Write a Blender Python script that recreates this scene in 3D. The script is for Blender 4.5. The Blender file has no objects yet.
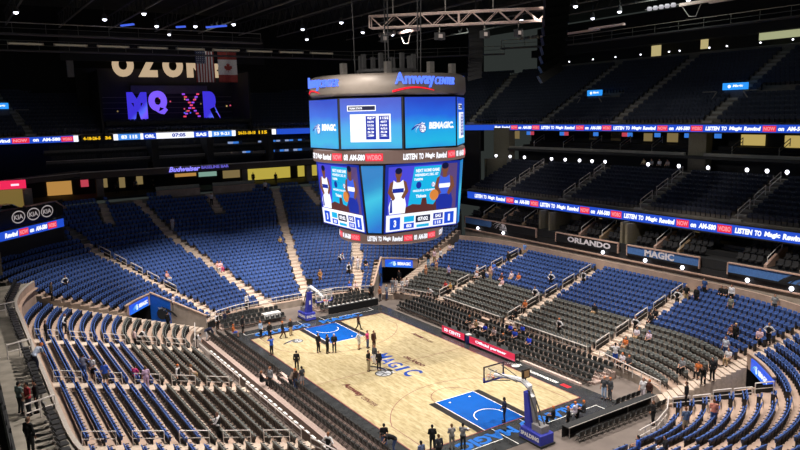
import bpy, math, random
import numpy as np
from mathutils import Matrix, Vector
random.seed(7)
D = bpy.data
SC = bpy.context.scene
COL = SC.collection
PI = math.pi
def R_(d): return math.radians(d)

# ------------------------------------------------------------------ materials
def lin(h):
    h = h.lstrip('#'); c = [int(h[i:i+2], 16)/255 for i in (0, 2, 4)]
    return tuple(x/12.92 if x <= .04045 else ((x+.055)/1.055)**2.4 for x in c)
MATS = {}
def mat(name, col, rough=.6, metal=0, noise=.12, scale=6., emit=0, spec=.4, alpha=1):
    if name in MATS: return MATS[name]
    if isinstance(col, str): col = lin(col)
    m = D.materials.new(name); m.use_nodes = True
    nt = m.node_tree; b = nt.nodes['Principled BSDF']
    b.inputs['Roughness'].default_value = rough
    b.inputs['Metallic'].default_value = metal
    b.inputs['Specular IOR Level'].default_value = spec
    b.inputs['Base Color'].default_value = (*col, 1)
    if alpha < 1: b.inputs['Alpha'].default_value = alpha
    if emit:
        b.inputs['Emission Color'].default_value = (*col, 1)
        b.inputs['Emission Strength'].default_value = emit
        b.inputs['Base Color'].default_value = tuple(.15*c for c in col)+(1,)
    elif noise:
        tc = nt.nodes.new('ShaderNodeTexCoord'); n = nt.nodes.new('ShaderNodeTexNoise')
        n.inputs['Scale'].default_value = scale; n.inputs['Detail'].default_value = 3
        r = nt.nodes.new('ShaderNodeValToRGB')
        r.color_ramp.elements[0].position = .3; r.color_ramp.elements[1].position = .7
        r.color_ramp.elements[0].color = tuple(c*(1-noise) for c in col)+(1,)
        r.color_ramp.elements[1].color = tuple(min(1, c*(1+noise)) for c in col)+(1,)
        nt.links.new(tc.outputs['Object'], n.inputs['Vector'])
        nt.links.new(n.outputs['Fac'], r.inputs['Fac'])
        nt.links.new(r.outputs['Color'], b.inputs['Base Color'])
    MATS[name] = m
    return m
def glow(name, col, s=1.): return mat(name, col, emit=s, rough=.4)

# ------------------------------------------------------------------ mesh helpers
class MB:
    def __init__(s): s.v = []; s.f = []; s.m = []
    def add(s, vs, fs, mi=0):
        o = len(s.v); s.v += [tuple(v) for v in vs]
        for f in fs: s.f.append(tuple(i+o for i in f)); s.m.append(mi)
        return s
    def quad(s, a, b, c, d, mi=0): return s.add([a, b, c, d], [(0, 1, 2, 3)], mi)
    def box(s, c, d, rz=0, mi=0, ry=0, rx=0):
        x, y, z = d[0]/2, d[1]/2, d[2]/2
        M = Matrix.Translation(c) @ Matrix.Rotation(rz, 4, 'Z') @ Matrix.Rotation(ry, 4, 'Y') @ Matrix.Rotation(rx, 4, 'X')
        vs = [M @ Vector(p) for p in ((-x,-y,-z),(x,-y,-z),(x,y,-z),(-x,y,-z),(-x,-y,z),(x,-y,z),(x,y,z),(-x,y,z))]
        return s.add(vs, [(3,2,1,0),(4,5,6,7),(0,1,5,4),(1,2,6,5),(2,3,7,6),(3,0,4,7)], mi)
    def bar(s, p, q, w=.05, h=None, mi=0):
        p = Vector(p); q = Vector(q); h = h or w
        t = (q-p); L = t.length
        if L < 1e-6: return s
        t /= L
        up = Vector((0, 0, 1)) if abs(t.z) < .95 else Vector((0, 1, 0))
        sd = t.cross(up).normalized(); up = sd.cross(t)
        a = sd*w/2; b = up*h/2
        vs = [p-a-b, p+a-b, p+a+b, p-a+b, q-a-b, q+a-b, q+a+b, q-a+b]
        return s.add(vs, [(3,2,1,0),(4,5,6,7),(0,1,5,4),(1,2,6,5),(2,3,7,6),(3,0,4,7)], mi)
    def tube(s, pts, r, n=6, mi=0):
        pts = [Vector(p) for p in pts]; k = len(pts); o = len(s.v)
        rr = r if isinstance(r, (list, tuple)) else [r]*k
        for i, p in enumerate(pts):
            t = (pts[min(i+1, k-1)]-pts[max(i-1, 0)]).normalized()
            up = Vector((0, 0, 1)) if abs(t.z) < .9 else Vector((0, 1, 0))
            sd = t.cross(up).normalized(); u2 = sd.cross(t)
            for j in range(n):
                a = 2*PI*j/n; s.v.append(tuple(p+(sd*math.cos(a)+u2*math.sin(a))*rr[i]))
        for i in range(k-1):
            for j in range(n):
                s.f.append((o+i*n+j, o+i*n+(j+1) % n, o+(i+1)*n+(j+1) % n, o+(i+1)*n+j)); s.m.append(mi)
        s.f.append(tuple(o+j for j in range(n))[::-1]); s.m.append(mi)
        s.f.append(tuple(o+(k-1)*n+j for j in range(n))); s.m.append(mi)
        return s
    def lathe(s, prof, n=16, c=(0, 0, 0), mi=0, a0=0, a1=2*PI):
        o = len(s.v); full = abs(a1-a0-2*PI) < 1e-6; m = n if full else n+1
        for r, z in prof:
            for j in range(m):
                a = a0+(a1-a0)*j/n; s.v.append((c[0]+r*math.cos(a), c[1]+r*math.sin(a), c[2]+z))
        for i in range(len(prof)-1):
            for j in range(n):
                k = (j+1) % m if full else j+1
                s.f.append((o+i*m+j, o+i*m+k, o+(i+1)*m+k, o+(i+1)*m+j)); s.m.append(mi)
        return s
    def prism(s, poly, z0, z1, mi=0):
        n = len(poly); o = len(s.v)
        s.v += [(p[0], p[1], z0) for p in poly]+[(p[0], p[1], z1) for p in poly]
        s.f.append(tuple(o+i for i in range(n))[::-1]); s.m.append(mi)
        s.f.append(tuple(o+n+i for i in range(n))); s.m.append(mi)
        for i in range(n):
            j = (i+1) % n; s.f.append((o+i, o+j, o+n+j, o+n+i)); s.m.append(mi)
        return s
    def xform(s, M):
        s.v = [tuple(M @ Vector(v)) for v in s.v]; return s
    def mesh(s, name, smooth=False):
        me = D.meshes.new(name); me.from_pydata(s.v, [], s.f)
        if any(s.m): me.polygons.foreach_set('material_index', s.m)
        if smooth: me.polygons.foreach_set('use_smooth', [True]*len(s.f))
        me.update(); return me
    def build(s, name, mats, parent=None, smooth=False, loc=None, bevel=0):
        return link(name, s.mesh(name, smooth), mats, parent, loc, bevel)
def link(name, me, mats=None, parent=None, loc=None, bevel=0):
    if mats is not None:
        if not isinstance(mats, (list, tuple)): mats = [mats]
        for m in mats: me.materials.append(m)
    o = D.objects.new(name, me); COL.objects.link(o)
    if parent: o.parent = parent
    if loc is not None: o.location = loc
    if bevel:
        b = o.modifiers.new('bevel', 'BEVEL'); b.width = bevel; b.segments = 2; b.limit_method = 'ANGLE'
    return o
def tag(o, label, cat, group=None, kind=None):
    o['label'] = label; o['category'] = cat
    if group: o['group'] = group
    if kind: o['kind'] = kind
    return o
def thing(name, label, cat, loc=(0, 0, 0), rz=0, group=None):
    o = D.objects.new(name, None); COL.objects.link(o); o.empty_display_size = .2
    o.location = loc; o.rotation_euler = (0, 0, rz)
    return tag(o, label, cat, group)
def struct(name, mb, mats, label=None, smooth=False):
    o = mb.build(name, mats, None, smooth); o['kind'] = 'structure'
    if label: o['label'] = label
    o['category'] = name.split('_')[0]
    return o
ORD = ['zeroth', 'first', 'second', 'third', 'fourth', 'fifth', 'sixth', 'seventh', 'eighth', 'ninth', 'tenth', 'eleventh', 'twelfth',
       'thirteenth', 'fourteenth', 'fifteenth', 'sixteenth', 'seventeenth', 'eighteenth', 'nineteenth', 'twentieth']
def nth(n):
    if n <= 20: return ORD[n]
    return str(n)+('th' if 10 <= n % 100 <= 20 else {1: 'st', 2: 'nd', 3: 'rd'}.get(n % 10, 'th'))

# ------------------------------------------------------------------ lettering
TXT = {}
def text_geo(s, bold=.0, shear=0., extr=.0, res=2):
    k = (s, bold, shear, extr)
    if k in TXT: return TXT[k]
    cu = D.curves.new('lettering', 'FONT'); cu.body = s; cu.size = 1; cu.offset = bold; cu.shear = shear
    cu.extrude = extr; cu.resolution_u = 5 if s in ('O', 'Q', 'R') else res; cu.align_x = 'LEFT'
    ob = D.objects.new('lettering', cu); COL.objects.link(ob)
    bpy.context.view_layer.update()
    me = D.meshes.new_from_object(ob.evaluated_get(bpy.context.evaluated_depsgraph_get()))
    v = np.array([x.co[:] for x in me.vertices]) if len(me.vertices) else np.zeros((1, 3))
    f = [tuple(p.vertices) for p in me.polygons]
    D.objects.remove(ob); D.curves.remove(cu); D.meshes.remove(me)
    lo, hi = v.min(0), v.max(0); v = v-np.array([lo[0], lo[1], 0])
    TXT[k] = (v, f, hi[0]-lo[0], hi[1]-lo[1]); return TXT[k]
def text_fit(mb, s, w, h, fn, mi=0, **k):
    """letters filling a w x h box; fn(x, y, d) gives the point in space for x, y in the box, d proud of it"""
    v, f, W, H = text_geo(s, **k)
    mb.add([fn(a[0]*w/W, a[1]*h/H, a[2]) for a in v], f, mi); return mb
def plane_fn(o, t, up, d=0.):
    o = Vector(o); t = Vector(t).normalized(); up = Vector(up).normalized(); n = t.cross(up)
    return lambda x, y, z=0: tuple(o+t*x+up*y+n*(z+d))
def cyl_fn(R, a0, z0, d=0., taper=0):
    return lambda x, y, z=0: ((R+z+d)*math.cos(a0+x/R), (R+z+d)*math.sin(a0+x/R), z0+y)
def poly_on(mb, pts, fn, d=0, mi=0):
    mb.add([fn(p[0], p[1], d) for p in pts], [tuple(range(len(pts)))], mi)
def ell(cx, cy, rx, ry, n=20, a0=0, a1=2*PI):
    return [(cx+rx*math.cos(a0+(a1-a0)*i/n), cy+ry*math.sin(a0+(a1-a0)*i/n)) for i in range(n)]
def ring_on(mb, cx, cy, rx, ry, w, fn, d=0, mi=0, n=28, a0=0, a1=2*PI):
    o = len(mb.v); full = abs(a1-a0-2*PI) < 1e-6
    for i in range(n+1):
        a = a0+(a1-a0)*i/n
        mb.v.append(fn(cx+rx*math.cos(a), cy+ry*math.sin(a), d)); mb.v.append(fn(cx+(rx-w)*math.cos(a), cy+(ry-w)*math.sin(a), d))
    for i in range(n): mb.f.append((o+2*i+1, o+2*i, o+2*i+2, o+2*i+3)); mb.m.append(mi)
def ball_logo(mb, cx, cy, s, fn, d, mi_dark, mi_light, mi_blue):
    """a flying basketball with swept streaks behind it, as on the club's signs; s = overall width"""
    r = s*.2; bx, by = cx+s*.22, cy-s*.08
    st = []
    for i in range(13):
        t = i/12; a = PI*.5+t*1.9
        st.append((bx+(r*1.15+t*s*.42)*math.cos(a), by+(r*1.35-t*s*.02)*math.sin(a)))
    for i in range(13):
        t = 1-i/12; a = PI*.5+t*1.75
        st.append((bx+(r*.95+t*s*.30)*math.cos(a), by+(r*1.02-t*s*.05)*math.sin(a)))
    for i in range(12):
        mb.add([fn(*st[i], d), fn(*st[i+1], d), fn(*st[24-i], d), fn(*st[25-i], d)], [(0, 1, 2, 3)], mi_dark)
    for k in range(3):
        t0 = []; t1 = []
        for i in range(9):
            t = i/8; a = PI*(.62+.12*k)+t*1.1
            rr = r*(1.05+.12*k)+t*s*(.30-.06*k)
            t0.append((bx+rr*math.cos(a), by+rr*.8*math.sin(a)))
            t1.append((bx+(rr-.035*s*(1-t))*math.cos(a), by+(rr-.045*s*(1-t))*.8*math.sin(a)))
        for i in range(8):
            mb.add([fn(*t0[i], d*1.5), fn(*t0[i+1], d*1.5), fn(*t1[i+1], d*1.5), fn(*t1[i], d*1.5)], [(0, 1, 2, 3)], mi_blue if k == 1 else mi_light)
    poly_on(mb, ell(bx, by, r, r), fn, d*2, mi_dark)
    poly_on(mb, ell(bx, by, r*.84, r*.84), fn, d*3, mi_light)
    for k in (-1, 0, 1):
        ring_on(mb, bx+k*r*.9, by, r*.75, r*.85, r*.13, fn, d*4, mi_dark, 10, R_(-50) if k < 0 else R_(130), R_(50) if k < 0 else R_(230))
    mb.add([fn(bx-r*.85, by-r*.05, d*4), fn(bx+r*.85, by-r*.05, d*4), fn(bx+r*.85, by+r*.05, d*4), fn(bx-r*.85, by+r*.05, d*4)], [(0, 1, 2, 3)], mi_dark)
    sp = [(bx+r*(1.05+(.35 if i % 2 == 0 else .1))*math.cos(R_(60+18*i)), by+r*(1.05+(.35 if i % 2 == 0 else .1))*math.sin(R_(60+18*i))) for i in range(5)]
    sp += [(bx+r*.95*math.cos(R_(60+18*i)), by+r*.95*math.sin(R_(60+18*i))) for i in range(4, -1, -1)]
    for i in range(4): mb.add([fn(*sp[i], d), fn(*sp[i+1], d), fn(*sp[8-i], d), fn(*sp[9-i], d)], [(0, 1, 2, 3)], mi_light)

# ------------------------------------------------------------------ camera and light
cd = D.cameras.new('camera'); cam = D.objects.new('camera', cd); COL.objects.link(cam); SC.camera = cam
cd.sensor_width = 36; cd.lens = 691.72/800*36; cd.clip_end = 500
_p, _y, _r = .159106, .578552, -.0223668
f_ = Vector((math.sin(_y)*math.cos(_p), math.cos(_y)*math.cos(_p), -math.sin(_p)))
r_ = Vector((math.cos(_y), -math.sin(_y), 0)); u_ = r_.cross(f_)
r2 = r_*math.cos(_r)+u_*math.sin(_r); u2 = u_*math.cos(_r)-r_*math.sin(_r)
M = Matrix(((r2.x, u2.x, -f_.x, -30.9204), (r2.y, u2.y, -f_.y, -48.7417), (r2.z, u2.z, -f_.z, 21.6505), (0, 0, 0, 1)))
cam.matrix_world = M
w = D.worlds.new('world'); SC.world = w; w.use_nodes = True
w.node_tree.nodes['Background'].inputs[0].default_value = (.85, 1, .92, 1)
w.node_tree.nodes['Background'].inputs[1].default_value = .03
SC.view_settings.view_transform = 'Standard'; SC.view_settings.look = 'None'
SC.view_settings.gamma = 1; SC.view_settings.use_curve_mapping = False
SC.view_settings.exposure = 0

# ------------------------------------------------------------------ plan of the bowl
def dline(x): return 19.4+.33*(x-13)
def az_lim(Rr, off):
    lo, hi = 0, PI/2
    for _ in range(40):
        a = (lo+hi)/2
        if 13+Rr*math.sin(a) < dline(4+Rr*math.cos(a))+off: lo = a
        else: hi = a
    return lo
def side_path(Rr, sx, off=-.65, n=8, near=True):
    A = az_lim(Rr, off); p = []
    for i in range(n+1):
        a = A*(1-i/n); p.append((sx*(4+Rr*math.cos(a)), -13-Rr*math.sin(a)))
    for i in range(n+1):
        a = A*i/n; p.append((sx*(4+Rr*math.cos(a)), 13+Rr*math.sin(a)))
    return p          # from near end to far end
def end_path(Rr, sy, off=.65, n=14, amin=None, right=True, left=True, xl=None):
    A = az_lim(Rr, off) if amin is None else amin; p = []
    if right:
        for i in range(n+1):
            a = A+(PI/2-A)*i/n; p.append((4+Rr*math.cos(a), sy*(13+Rr*math.sin(a))))
    else: p.append((4, sy*(13+Rr)))
    if left:
        for i in range(n+1):
            a = A+(PI/2-A)*(1-i/n); p.append((-4-Rr*math.cos(a), sy*(13+Rr*math.sin(a))))
    elif xl is not None: p.append((xl, sy*(13+Rr)))
    return p          # from right to left
# ------------------------------------------------------------------ common materials
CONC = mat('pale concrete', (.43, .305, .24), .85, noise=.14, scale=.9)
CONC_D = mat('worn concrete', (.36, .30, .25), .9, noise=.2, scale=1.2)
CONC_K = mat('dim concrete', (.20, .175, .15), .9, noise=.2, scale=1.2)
FLOORM = mat('event floor', (.16, .13, .115), .7, noise=.16, scale=.7)
BLACK = mat('black drape', (.010, .010, .011), .9, noise=.1)
DARK = mat('dark paint', (.025, .026, .028), .7)
DARK2 = mat('charcoal paint', (.06, .06, .062), .7)
STEEL = mat('brushed rail', (.62, .56, .52), .35, metal=.3, noise=.05)
STEELD = mat('dull steel', (.30, .28, .26), .4, metal=.5)
WHITE = mat('white paint', (.82, .80, .78), .5, noise=.04)
APRON = mat('court apron', (.040, .042, .044), .22, noise=.25, scale=1.5)
BLUE = mat('royal blue paint', (.008, .055, .34), .4, noise=.05)
BLUEL = mat('court letter blue', (.02, .14, .52), .3, noise=.05)
KEY = mat('key blue', (.006, .085, .38), .25, noise=.06, scale=1)
NAVY = mat('navy paint', (.02, .05, .20), .6)
SILVER = mat('silver paint', (.55, .57, .60), .4, metal=.2)
LINE = mat('maroon line', (.20, .04, .05), .4)
RED = mat('red paint', (.55, .02, .03), .45)
TAN = mat('tan panel', (.40, .28, .17), .7)
GREENISH = mat('ledge glass', (.20, .21, .18), .25)

def wood():
    m = D.materials.new('maple hardwood'); m.use_nodes = True; nt = m.node_tree; b = nt.nodes['Principled BSDF']
    tc = nt.nodes.new('ShaderNodeTexCoord'); mp = nt.nodes.new('ShaderNodeMapping'); mp.inputs['Rotation'].default_value = (0, 0, PI/2)
    br = nt.nodes.new('ShaderNodeTexBrick'); br.inputs['Scale'].default_value = 1
    br.inputs['Brick Width'].default_value = 2.4; br.inputs['Row Height'].default_value = .24; br.inputs['Mortar Size'].default_value = .003
    br.inputs['Color1'].default_value = (.545, .465, .29, 1); br.inputs['Color2'].default_value = (.455, .375, .215, 1); br.inputs['Mortar'].default_value = (.34, .25, .13, 1)
    n = nt.nodes.new('ShaderNodeTexNoise'); n.inputs['Scale'].default_value = 2.2; n.inputs['Detail'].default_value = 6
    mp2 = nt.nodes.new('ShaderNodeMapping'); mp2.inputs['Scale'].default_value = (2.2, .6, 1)
    r = nt.nodes.new('ShaderNodeValToRGB'); r.color_ramp.elements[0].position = .3; r.color_ramp.elements[1].position = .6
    r.color_ramp.elements[0].color = (.55, .49, .36, 1); r.color_ramp.elements[1].color = (1, 1, 1, 1)
    mx = nt.nodes.new('ShaderNodeMixRGB'); mx.blend_type = 'MULTIPLY'; mx.inputs[0].default_value = .75
    L = nt.links.new
    L(tc.outputs['Object'], mp.inputs['Vector']); L(mp.outputs['Vector'], br.inputs['Vector'])
    L(tc.outputs['Object'], mp2.inputs['Vector']); L(mp2.outputs['Vector'], n.inputs['Vector']); L(n.outputs['Fac'], r.inputs['Fac'])
    L(br.outputs['Color'], mx.inputs[1]); L(r.outputs['Color'], mx.inputs[2]); L(mx.outputs['Color'], b.inputs['Base Color'])
    b.inputs['Roughness'].default_value = .38; b.inputs['Specular IOR Level'].default_value = .35
    return m
WOOD = wood()

# ------------------------------------------------------------------ event floor and court
fl = MB(); fl.box((0, 0, -.15), (64, 90, .3)); struct('floor', fl, FLOORM, 'brown concrete event floor around the court')
court = thing('basketball_court', 'pale maple basketball court with blue keys in the middle of the arena', 'court')
a = MB(); a.box((0, 0, .012), (18.6, 34.4, .024)); a.build('apron', APRON, court)
a = MB(); a.box((0, 0, .016), (15.24, 28.65, .032)); a.build('hardwood', WOOD, court)
FL = lambda z: (lambda x, y, d=0: (x, y, z))
def rect(mb, x0, y0, x1, y1, z, mi=0): mb.quad((x0, y0, z), (x1, y0, z), (x1, y1, z), (x0, y1, z), mi)
for s in (-1, 1):
    k = MB(); rect(k, -1.83, min(s*14.325, s*8.535), 1.83, max(s*14.325, s*8.535), .036)
    ko = k.build('key', KEY, court)
    for t in (-1, 1):
        b = MB(); rect(b, min(t*1.83, t*2.44), min(s*14.325, s*8.535), max(t*1.83, t*2.44), max(s*14.325, s*8.535), .0365)
        b.build('lane_border', mat('lane black', (.022, .02, .02), .35), court)
    l = MB()
    for t in (-1, 1): rect(l, t*1.83-.035, min(s*14.325, s*8.535), t*1.83+.035, max(s*14.325, s*8.535), .039)
    rect(l, -1.83, s*8.535-.035, 1.83, s*8.535+.035, .039)
    ring_on(l, 0, s*12.75, 1.22, 1.22, .07, FL(.039), 0, 0, 24, PI if s > 0 else 0, 2*PI if s > 0 else PI)
    l.build('key_line', WHITE, court)
    for t in (-1, 1): m = MB(); m.box((t*.95, s*9.2, .04), (.14, .14, .004)); m.build('key_marking', WHITE, court)
    q = MB()
    ring_on(q, 0, s*8.535, 1.83, 1.83, .05, FL(.0385), 0, 0, 32, 0 if s < 0 else PI, PI if s < 0 else 2*PI)
    a3 = math.acos(6.71/7.24)
    ring_on(q, 0, s*12.75, 7.24, 7.24, .05, FL(.0385), 0, 0, 60, (a3 if s < 0 else PI+a3), (PI-a3 if s < 0 else 2*PI-a3))
    for t in (-1, 1): rect(q, t*6.71-.025, min(s*14.325, s*(12.75-7.24*math.sin(a3))), t*6.71+.025, max(s*14.325, s*(12.75-7.24*math.sin(a3))), .0385)
    q.build('three_point_line', LINE, court)
q = MB()
for t in (-1, 1): rect(q, t*7.6-.04, -14.325, t*7.6+.04, 14.325, .0385); rect(q, -7.6, t*14.3-.04, 7.6, t*14.3+.04, .0385)
rect(q, -7.6, -.025, 7.6, .025, .038)
q.build('boundary_line', LINE, court)
g = lambda o, t, up: plane_fn((*o, .040), t, up)
for st, w, o, t, up in (('ORLANDO', 6.1, (6.75, -14.75), (-1, 0, 0), (0, -1, 0)), ('MAGIC', 4.9, (.0, -14.75), (-1, 0, 0), (0, -1, 0)), ('ORLANDO', 6.1, (-6.75, 14.75), (1, 0, 0), (0, 1, 0)), ('MAGIC', 4.9, (.6, 14.75), (1, 0, 0), (0, 1, 0))):
    q = MB(); text_fit(q, st, w, 1.15, g(o, t, up), bold=.05); q.build('baseline_lettering', BLUEL, court)
q = MB(); vs = 'MAGIC'
W_, B_ = 1.12, 1.75
for i, ch in enumerate(vs):
    y0 = 3.0-i*1.22; hh = [1.75, 1.45, 1.35, 1.45, 1.75][i]
    text_fit(q, ch, W_ if ch != 'I' else .4, hh, plane_fn((-.65, y0-(.3 if ch == 'I' else 0), .0405), (0, -1, 0), (1, 0, 0)), bold=.02)
q.build('center_lettering', BLUE, court)
for st, w, h, o, kw in (('ORLANDO', 3.1, .5, (1.65, 1.3), dict(bold=.05)), ('Amway', 3.0, .8, (-6.1, -1.2), dict(bold=.05)), ('CENTER', 2.1, .42, (-6.0, -4.35), dict(bold=.02, shear=.2)), ('Amway', 2.0, .6, (5.9, 6.3), dict(bold=.05)), ('CENTER', 1.4, .35, (5.95, 4.2), dict(bold=.02, shear=.2))):
    q = MB(); text_fit(q, st, w, h, plane_fn((*o, .0405), (0, -1, 0), (1, 0, 0)), **kw); q.build('dark_lettering', mat('floor print brown', (.12, .035, .03), .4), court)
q = MB(); LG = [mat('logo black', (.015, .015, .02), .4), SILVER, BLUE]
ball_logo(q, .3, -1.5, 3.8, plane_fn((0, 0, .040), (0, -1, 0), (1, 0, 0)), .0006, 0, 1, 2)
q.build('center_logo', LG, court)
q = MB(); ball_logo(q, 0, 0, 2.6, plane_fn((-4.6, 11.3, .040), (1, 0, 0), (0, 1, 0)), .0006, 0, 1, 2)
q.build('corner_logo', LG, court)
q = MB(); ball_logo(q, 0, 0, 2.2, plane_fn((8.5, -5.9, .0245), (0, -1, 0), (1, 0, 0)), .0006, 0, 1, 2); q.build('sideline_logo', [DARK, WHITE, SILVER], court)
q = MB(); text_fit(q, 'ORLANDOMAGIC.COM', 3.6, .38, plane_fn((8.2, -7.6, .0255), (0, -1, 0), (1, 0, 0)), bold=.05); q.build('sideline_lettering', WHITE, court)
q = MB(); rect(q, 8.2, -12.5, 8.65, -11.6, .0255); q.build('sideline_mark', RED, court)
for s in (-1, 1):
    for t in (-1, 1):
        q = MB(); rect(q, t*7.5-.03, min(s*15.95, s*17.1), t*7.5+.03, max(s*15.95, s*17.1), .0255)
        rect(q, min(t*1.6, t*7.5), s*15.95-.03, max(t*1.6, t*7.5), s*15.95+.03, .0255); q.build('apron_line', WHITE, court)
        q = MB(); rect(q, t*1.3-.03, min(s*14.4, s*17.1), t*1.3+.03, max(s*14.4, s*17.1), .0255); q.build('apron_line', WHITE, court)

# ------------------------------------------------------------------ stands
SDEP = .855; NSIDE = 16
def zside(k): return .75+.235*k
def zend(k): return .75+.265*k
def zter(k): return 6.05+.45*k
DEP = .81
CORE_A = [.8, -10.4, 12.2]
def stand_rows(mb, rows, path, dep, zf, zb=0., mi=0, r0=9.5, wall=True):
    """treads and risers following the bowl's curve; zb: how far the first riser drops"""
    for k in rows:
        z = zf(k); P = path(r0+k*dep); Q = path(r0+(k+1)*dep)
        zl = zf(k-1) if k != rows[0] else z-zb
        o = len(mb.v); n = len(P)
        mb.v += [(x, y, zl) for x, y in P]+[(x, y, z) for x, y in P]+[(x, y, z) for x, y in Q]
        for i in range(n-1):
            mb.f.append((o+i, o+i+1, o+n+i+1, o+n+i)); mb.m.append(mi+1)
            mb.f.append((o+n+i, o+n+i+1, o+2*n+i+1, o+2*n+i)); mb.m.append(mi)
        for i in (0, n-1):
            mb.add([(*P[i], -.0), (*P[i], z), (*Q[i], z), (*Q[i], -.0)], [(0, 1, 2, 3)], 1)
def sidestand(sx):
    mb = MB(); stand_rows(mb, range(NSIDE), lambda r: side_path(r, sx), SDEP, zside, .75)
    return mb
struct('stand_left', sidestand(-1), [CONC, CONC_D], 'stepped concrete stand along the left sideline')
struct('stand_right', sidestand(1), [CONC, CONC_D], 'stepped concrete stand along the right sideline')
VOM_R = 15.97; VOM_A = R_(50)
def endstand(sy, left):
    mb = MB()
    lo = [k for k in range(20) if 9.5+k*DEP < VOM_R]; hi = [k for k in range(20) if k not in lo]
    stand_rows(mb, lo, lambda r: end_path(r, sy, amin=VOM_A, left=left, xl=-6), DEP, zend, .75)
    stand_rows(mb, hi, lambda r: end_path(r, sy, left=left, xl=-6), DEP, zend, .0)
    return mb
struct('stand_far_end', endstand(1, True), [CONC, CONC_D], 'stepped concrete stand behind the far basket')
struct('stand_near_end', endstand(-1, False), [CONC, CONC_D], 'stepped concrete stand at the near right corner')
# upper terrace at the far end; its corners are cut off by the deck above
def ter_path(Rr, n=12):
    p = []
    for s in (1, -1):
        q = []
        for i in range(n+1):
            az = R_(28)+(PI/2-R_(28))*i/n; x, y = 4+Rr*math.cos(az), 13+Rr*math.sin(az)
            q.append((s*x, y))
        p += q if s > 0 else q[::-1]
    return p
def ter_clip(Rr):
    p = [q for q in ter_path(Rr) if abs(q[0]) <= xmax_ter(Rr)]
    return p
def xmax_ter(Rr): return 27.5 if Rr < 29.7 else 20.4
def terrace():
    mb = MB()
    for k in range(12):
        r0 = 26+.85*k
        az0 = R_(30) if k < 4 else math.acos(min(1, 16.2/(r0+.85)))
        path = lambda r: end_path(r, 1, amin=az0)
        stand_rows(mb, [k], path, .85, zter, .45 if k else .25, r0=26)
    return mb
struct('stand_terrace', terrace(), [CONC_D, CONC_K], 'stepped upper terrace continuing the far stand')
# ------------------------------------------------------------------ seats
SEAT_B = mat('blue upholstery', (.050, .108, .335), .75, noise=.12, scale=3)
SEAT_G = mat('grey upholstery', (.16, .168, .16), .7, noise=.15, scale=3)
SEAT_F = mat('seat frame black', (.016, .016, .018), .5, noise=0)
def panel(mb, w, x0, z0, x1, z1, th, bow, n=4, mi=0, round_=.06, back_mi=None):
    """a curved slab from (x0,z0) at the bottom to (x1,z1) at the top, w wide along y"""
    rows = [(0, .80), (.5, 1), (.86, 1), (1, .8)]
    F = []; B = []
    for t, ww in rows:
        for j in range(n+1):
            u = j/n*2-1; y = u*w/2*ww
            x = x0+(x1-x0)*t+bow*u*u; z = z0+(z1-z0)*t-(round_*u*u if t == 1 else 0)
            F.append((x+th/2, y, z)); B.append((x-th/2, y, z))
    o = len(mb.v); k = len(F); mb.v += F+B
    bm = mi if back_mi is None else back_mi
    for i in range(len(rows)-1):
        for j in range(n):
            a = o+i*(n+1)+j
            mb.f.append((a, a+1, a+n+2, a+n+1)); mb.m.append(mi)
            mb.f.append((k+a+1, k+a, k+a+n+1, k+a+n+2)); mb.m.append(bm if i < 1 else mi)
        a = o+i*(n+1); mb.f.append((a, a+n+1, k+a+n+1, k+a)); mb.m.append(mi)
        a = o+i*(n+1)+n; mb.f.append((a+n+1, a, k+a, k+a+n+1)); mb.m.append(mi)
    for j in range(n):
        a = o+j; mb.f.append((a+1, a, k+a, k+a+1)); mb.m.append(mi)
        a = o+(len(rows)-1)*(n+1)+j; mb.f.append((a, a+1, k+a+1, k+a)); mb.m.append(mi)
def seat_meshes():
    b = MB(); panel(b, .445, -.0, .34, -.09, .79, .05, .035, 4, 0, .05, 1)
    p = MB(); panel(p, .43, .09, .36, .13, .63, .07, -.01, 2, 0, .03)
    f = MB()
    for s in (-1, 1):
        f.bar((0, s*.255, 0), (.02, s*.255, .62), .035, .07); f.bar((-.04, s*.255, .62), (.26, s*.255, .62), .05, .03)
    f.box((-.02, 0, .25), (.04, .46, .26))
    return b, p, f
bM, pM, fM = seat_meshes()
def lowseat():
    b = MB()
    b.add([(.03, -.212, .36), (.03, .212, .36), (-.07, .212, .74), (-.07, .14, .80), (-.07, -.14, .80), (-.07, -.212, .74)], [(0, 1, 2, 3, 4, 5)], 0)
    b.add([(-.085, -.212, .64), (-.085, .212, .64), (-.13, .212, .74), (-.13, .14, .80), (-.13, -.14, .80), (-.13, -.212, .74), (-.02, -.212, .34), (-.02, .212, .34)],
          [(5, 4, 3, 2, 1, 0)], 0)
    b.add([(-.085, -.212, .64), (-.085, .212, .64), (-.02, .212, .34), (-.02, -.212, .34)], [(0, 1, 2, 3)], 1)
    b.quad((-.07, -.14, .80), (-.07, .14, .80), (-.13, .14, .80), (-.13, -.14, .80), 0)
    for s in (-1, 1):
        q = [(.03, s*.212, .36), (-.07, s*.212, .74), (-.13, s*.212, .74), (-.02, s*.212, .36)]
        b.quad(*(q if s < 0 else q[::-1]), 0)
        q = [(-.07, s*.212, .74), (-.07, s*.14, .80), (-.13, s*.14, .80), (-.13, s*.212, .74)]
        b.quad(*(q if s < 0 else q[::-1]), 0)
    b.box((.12, 0, .50), (.07, .39, .30), 0, 0, .15)
    b.box((.09, .262, .33), (.24, .035, .62), 0, 1)
    return b
lowM = lowseat()
def farseat():
    b = MB(); b.box((-.04, 0, .62), (.06, .46, .5), 0, 0, -.18); b.box((.14, 0, .55), (.07, .42, .34), 0, 0, .2); b.box((.05, .262, .33), (.2, .03, .6), 0, 1)
    return b
farM = farseat()
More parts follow.
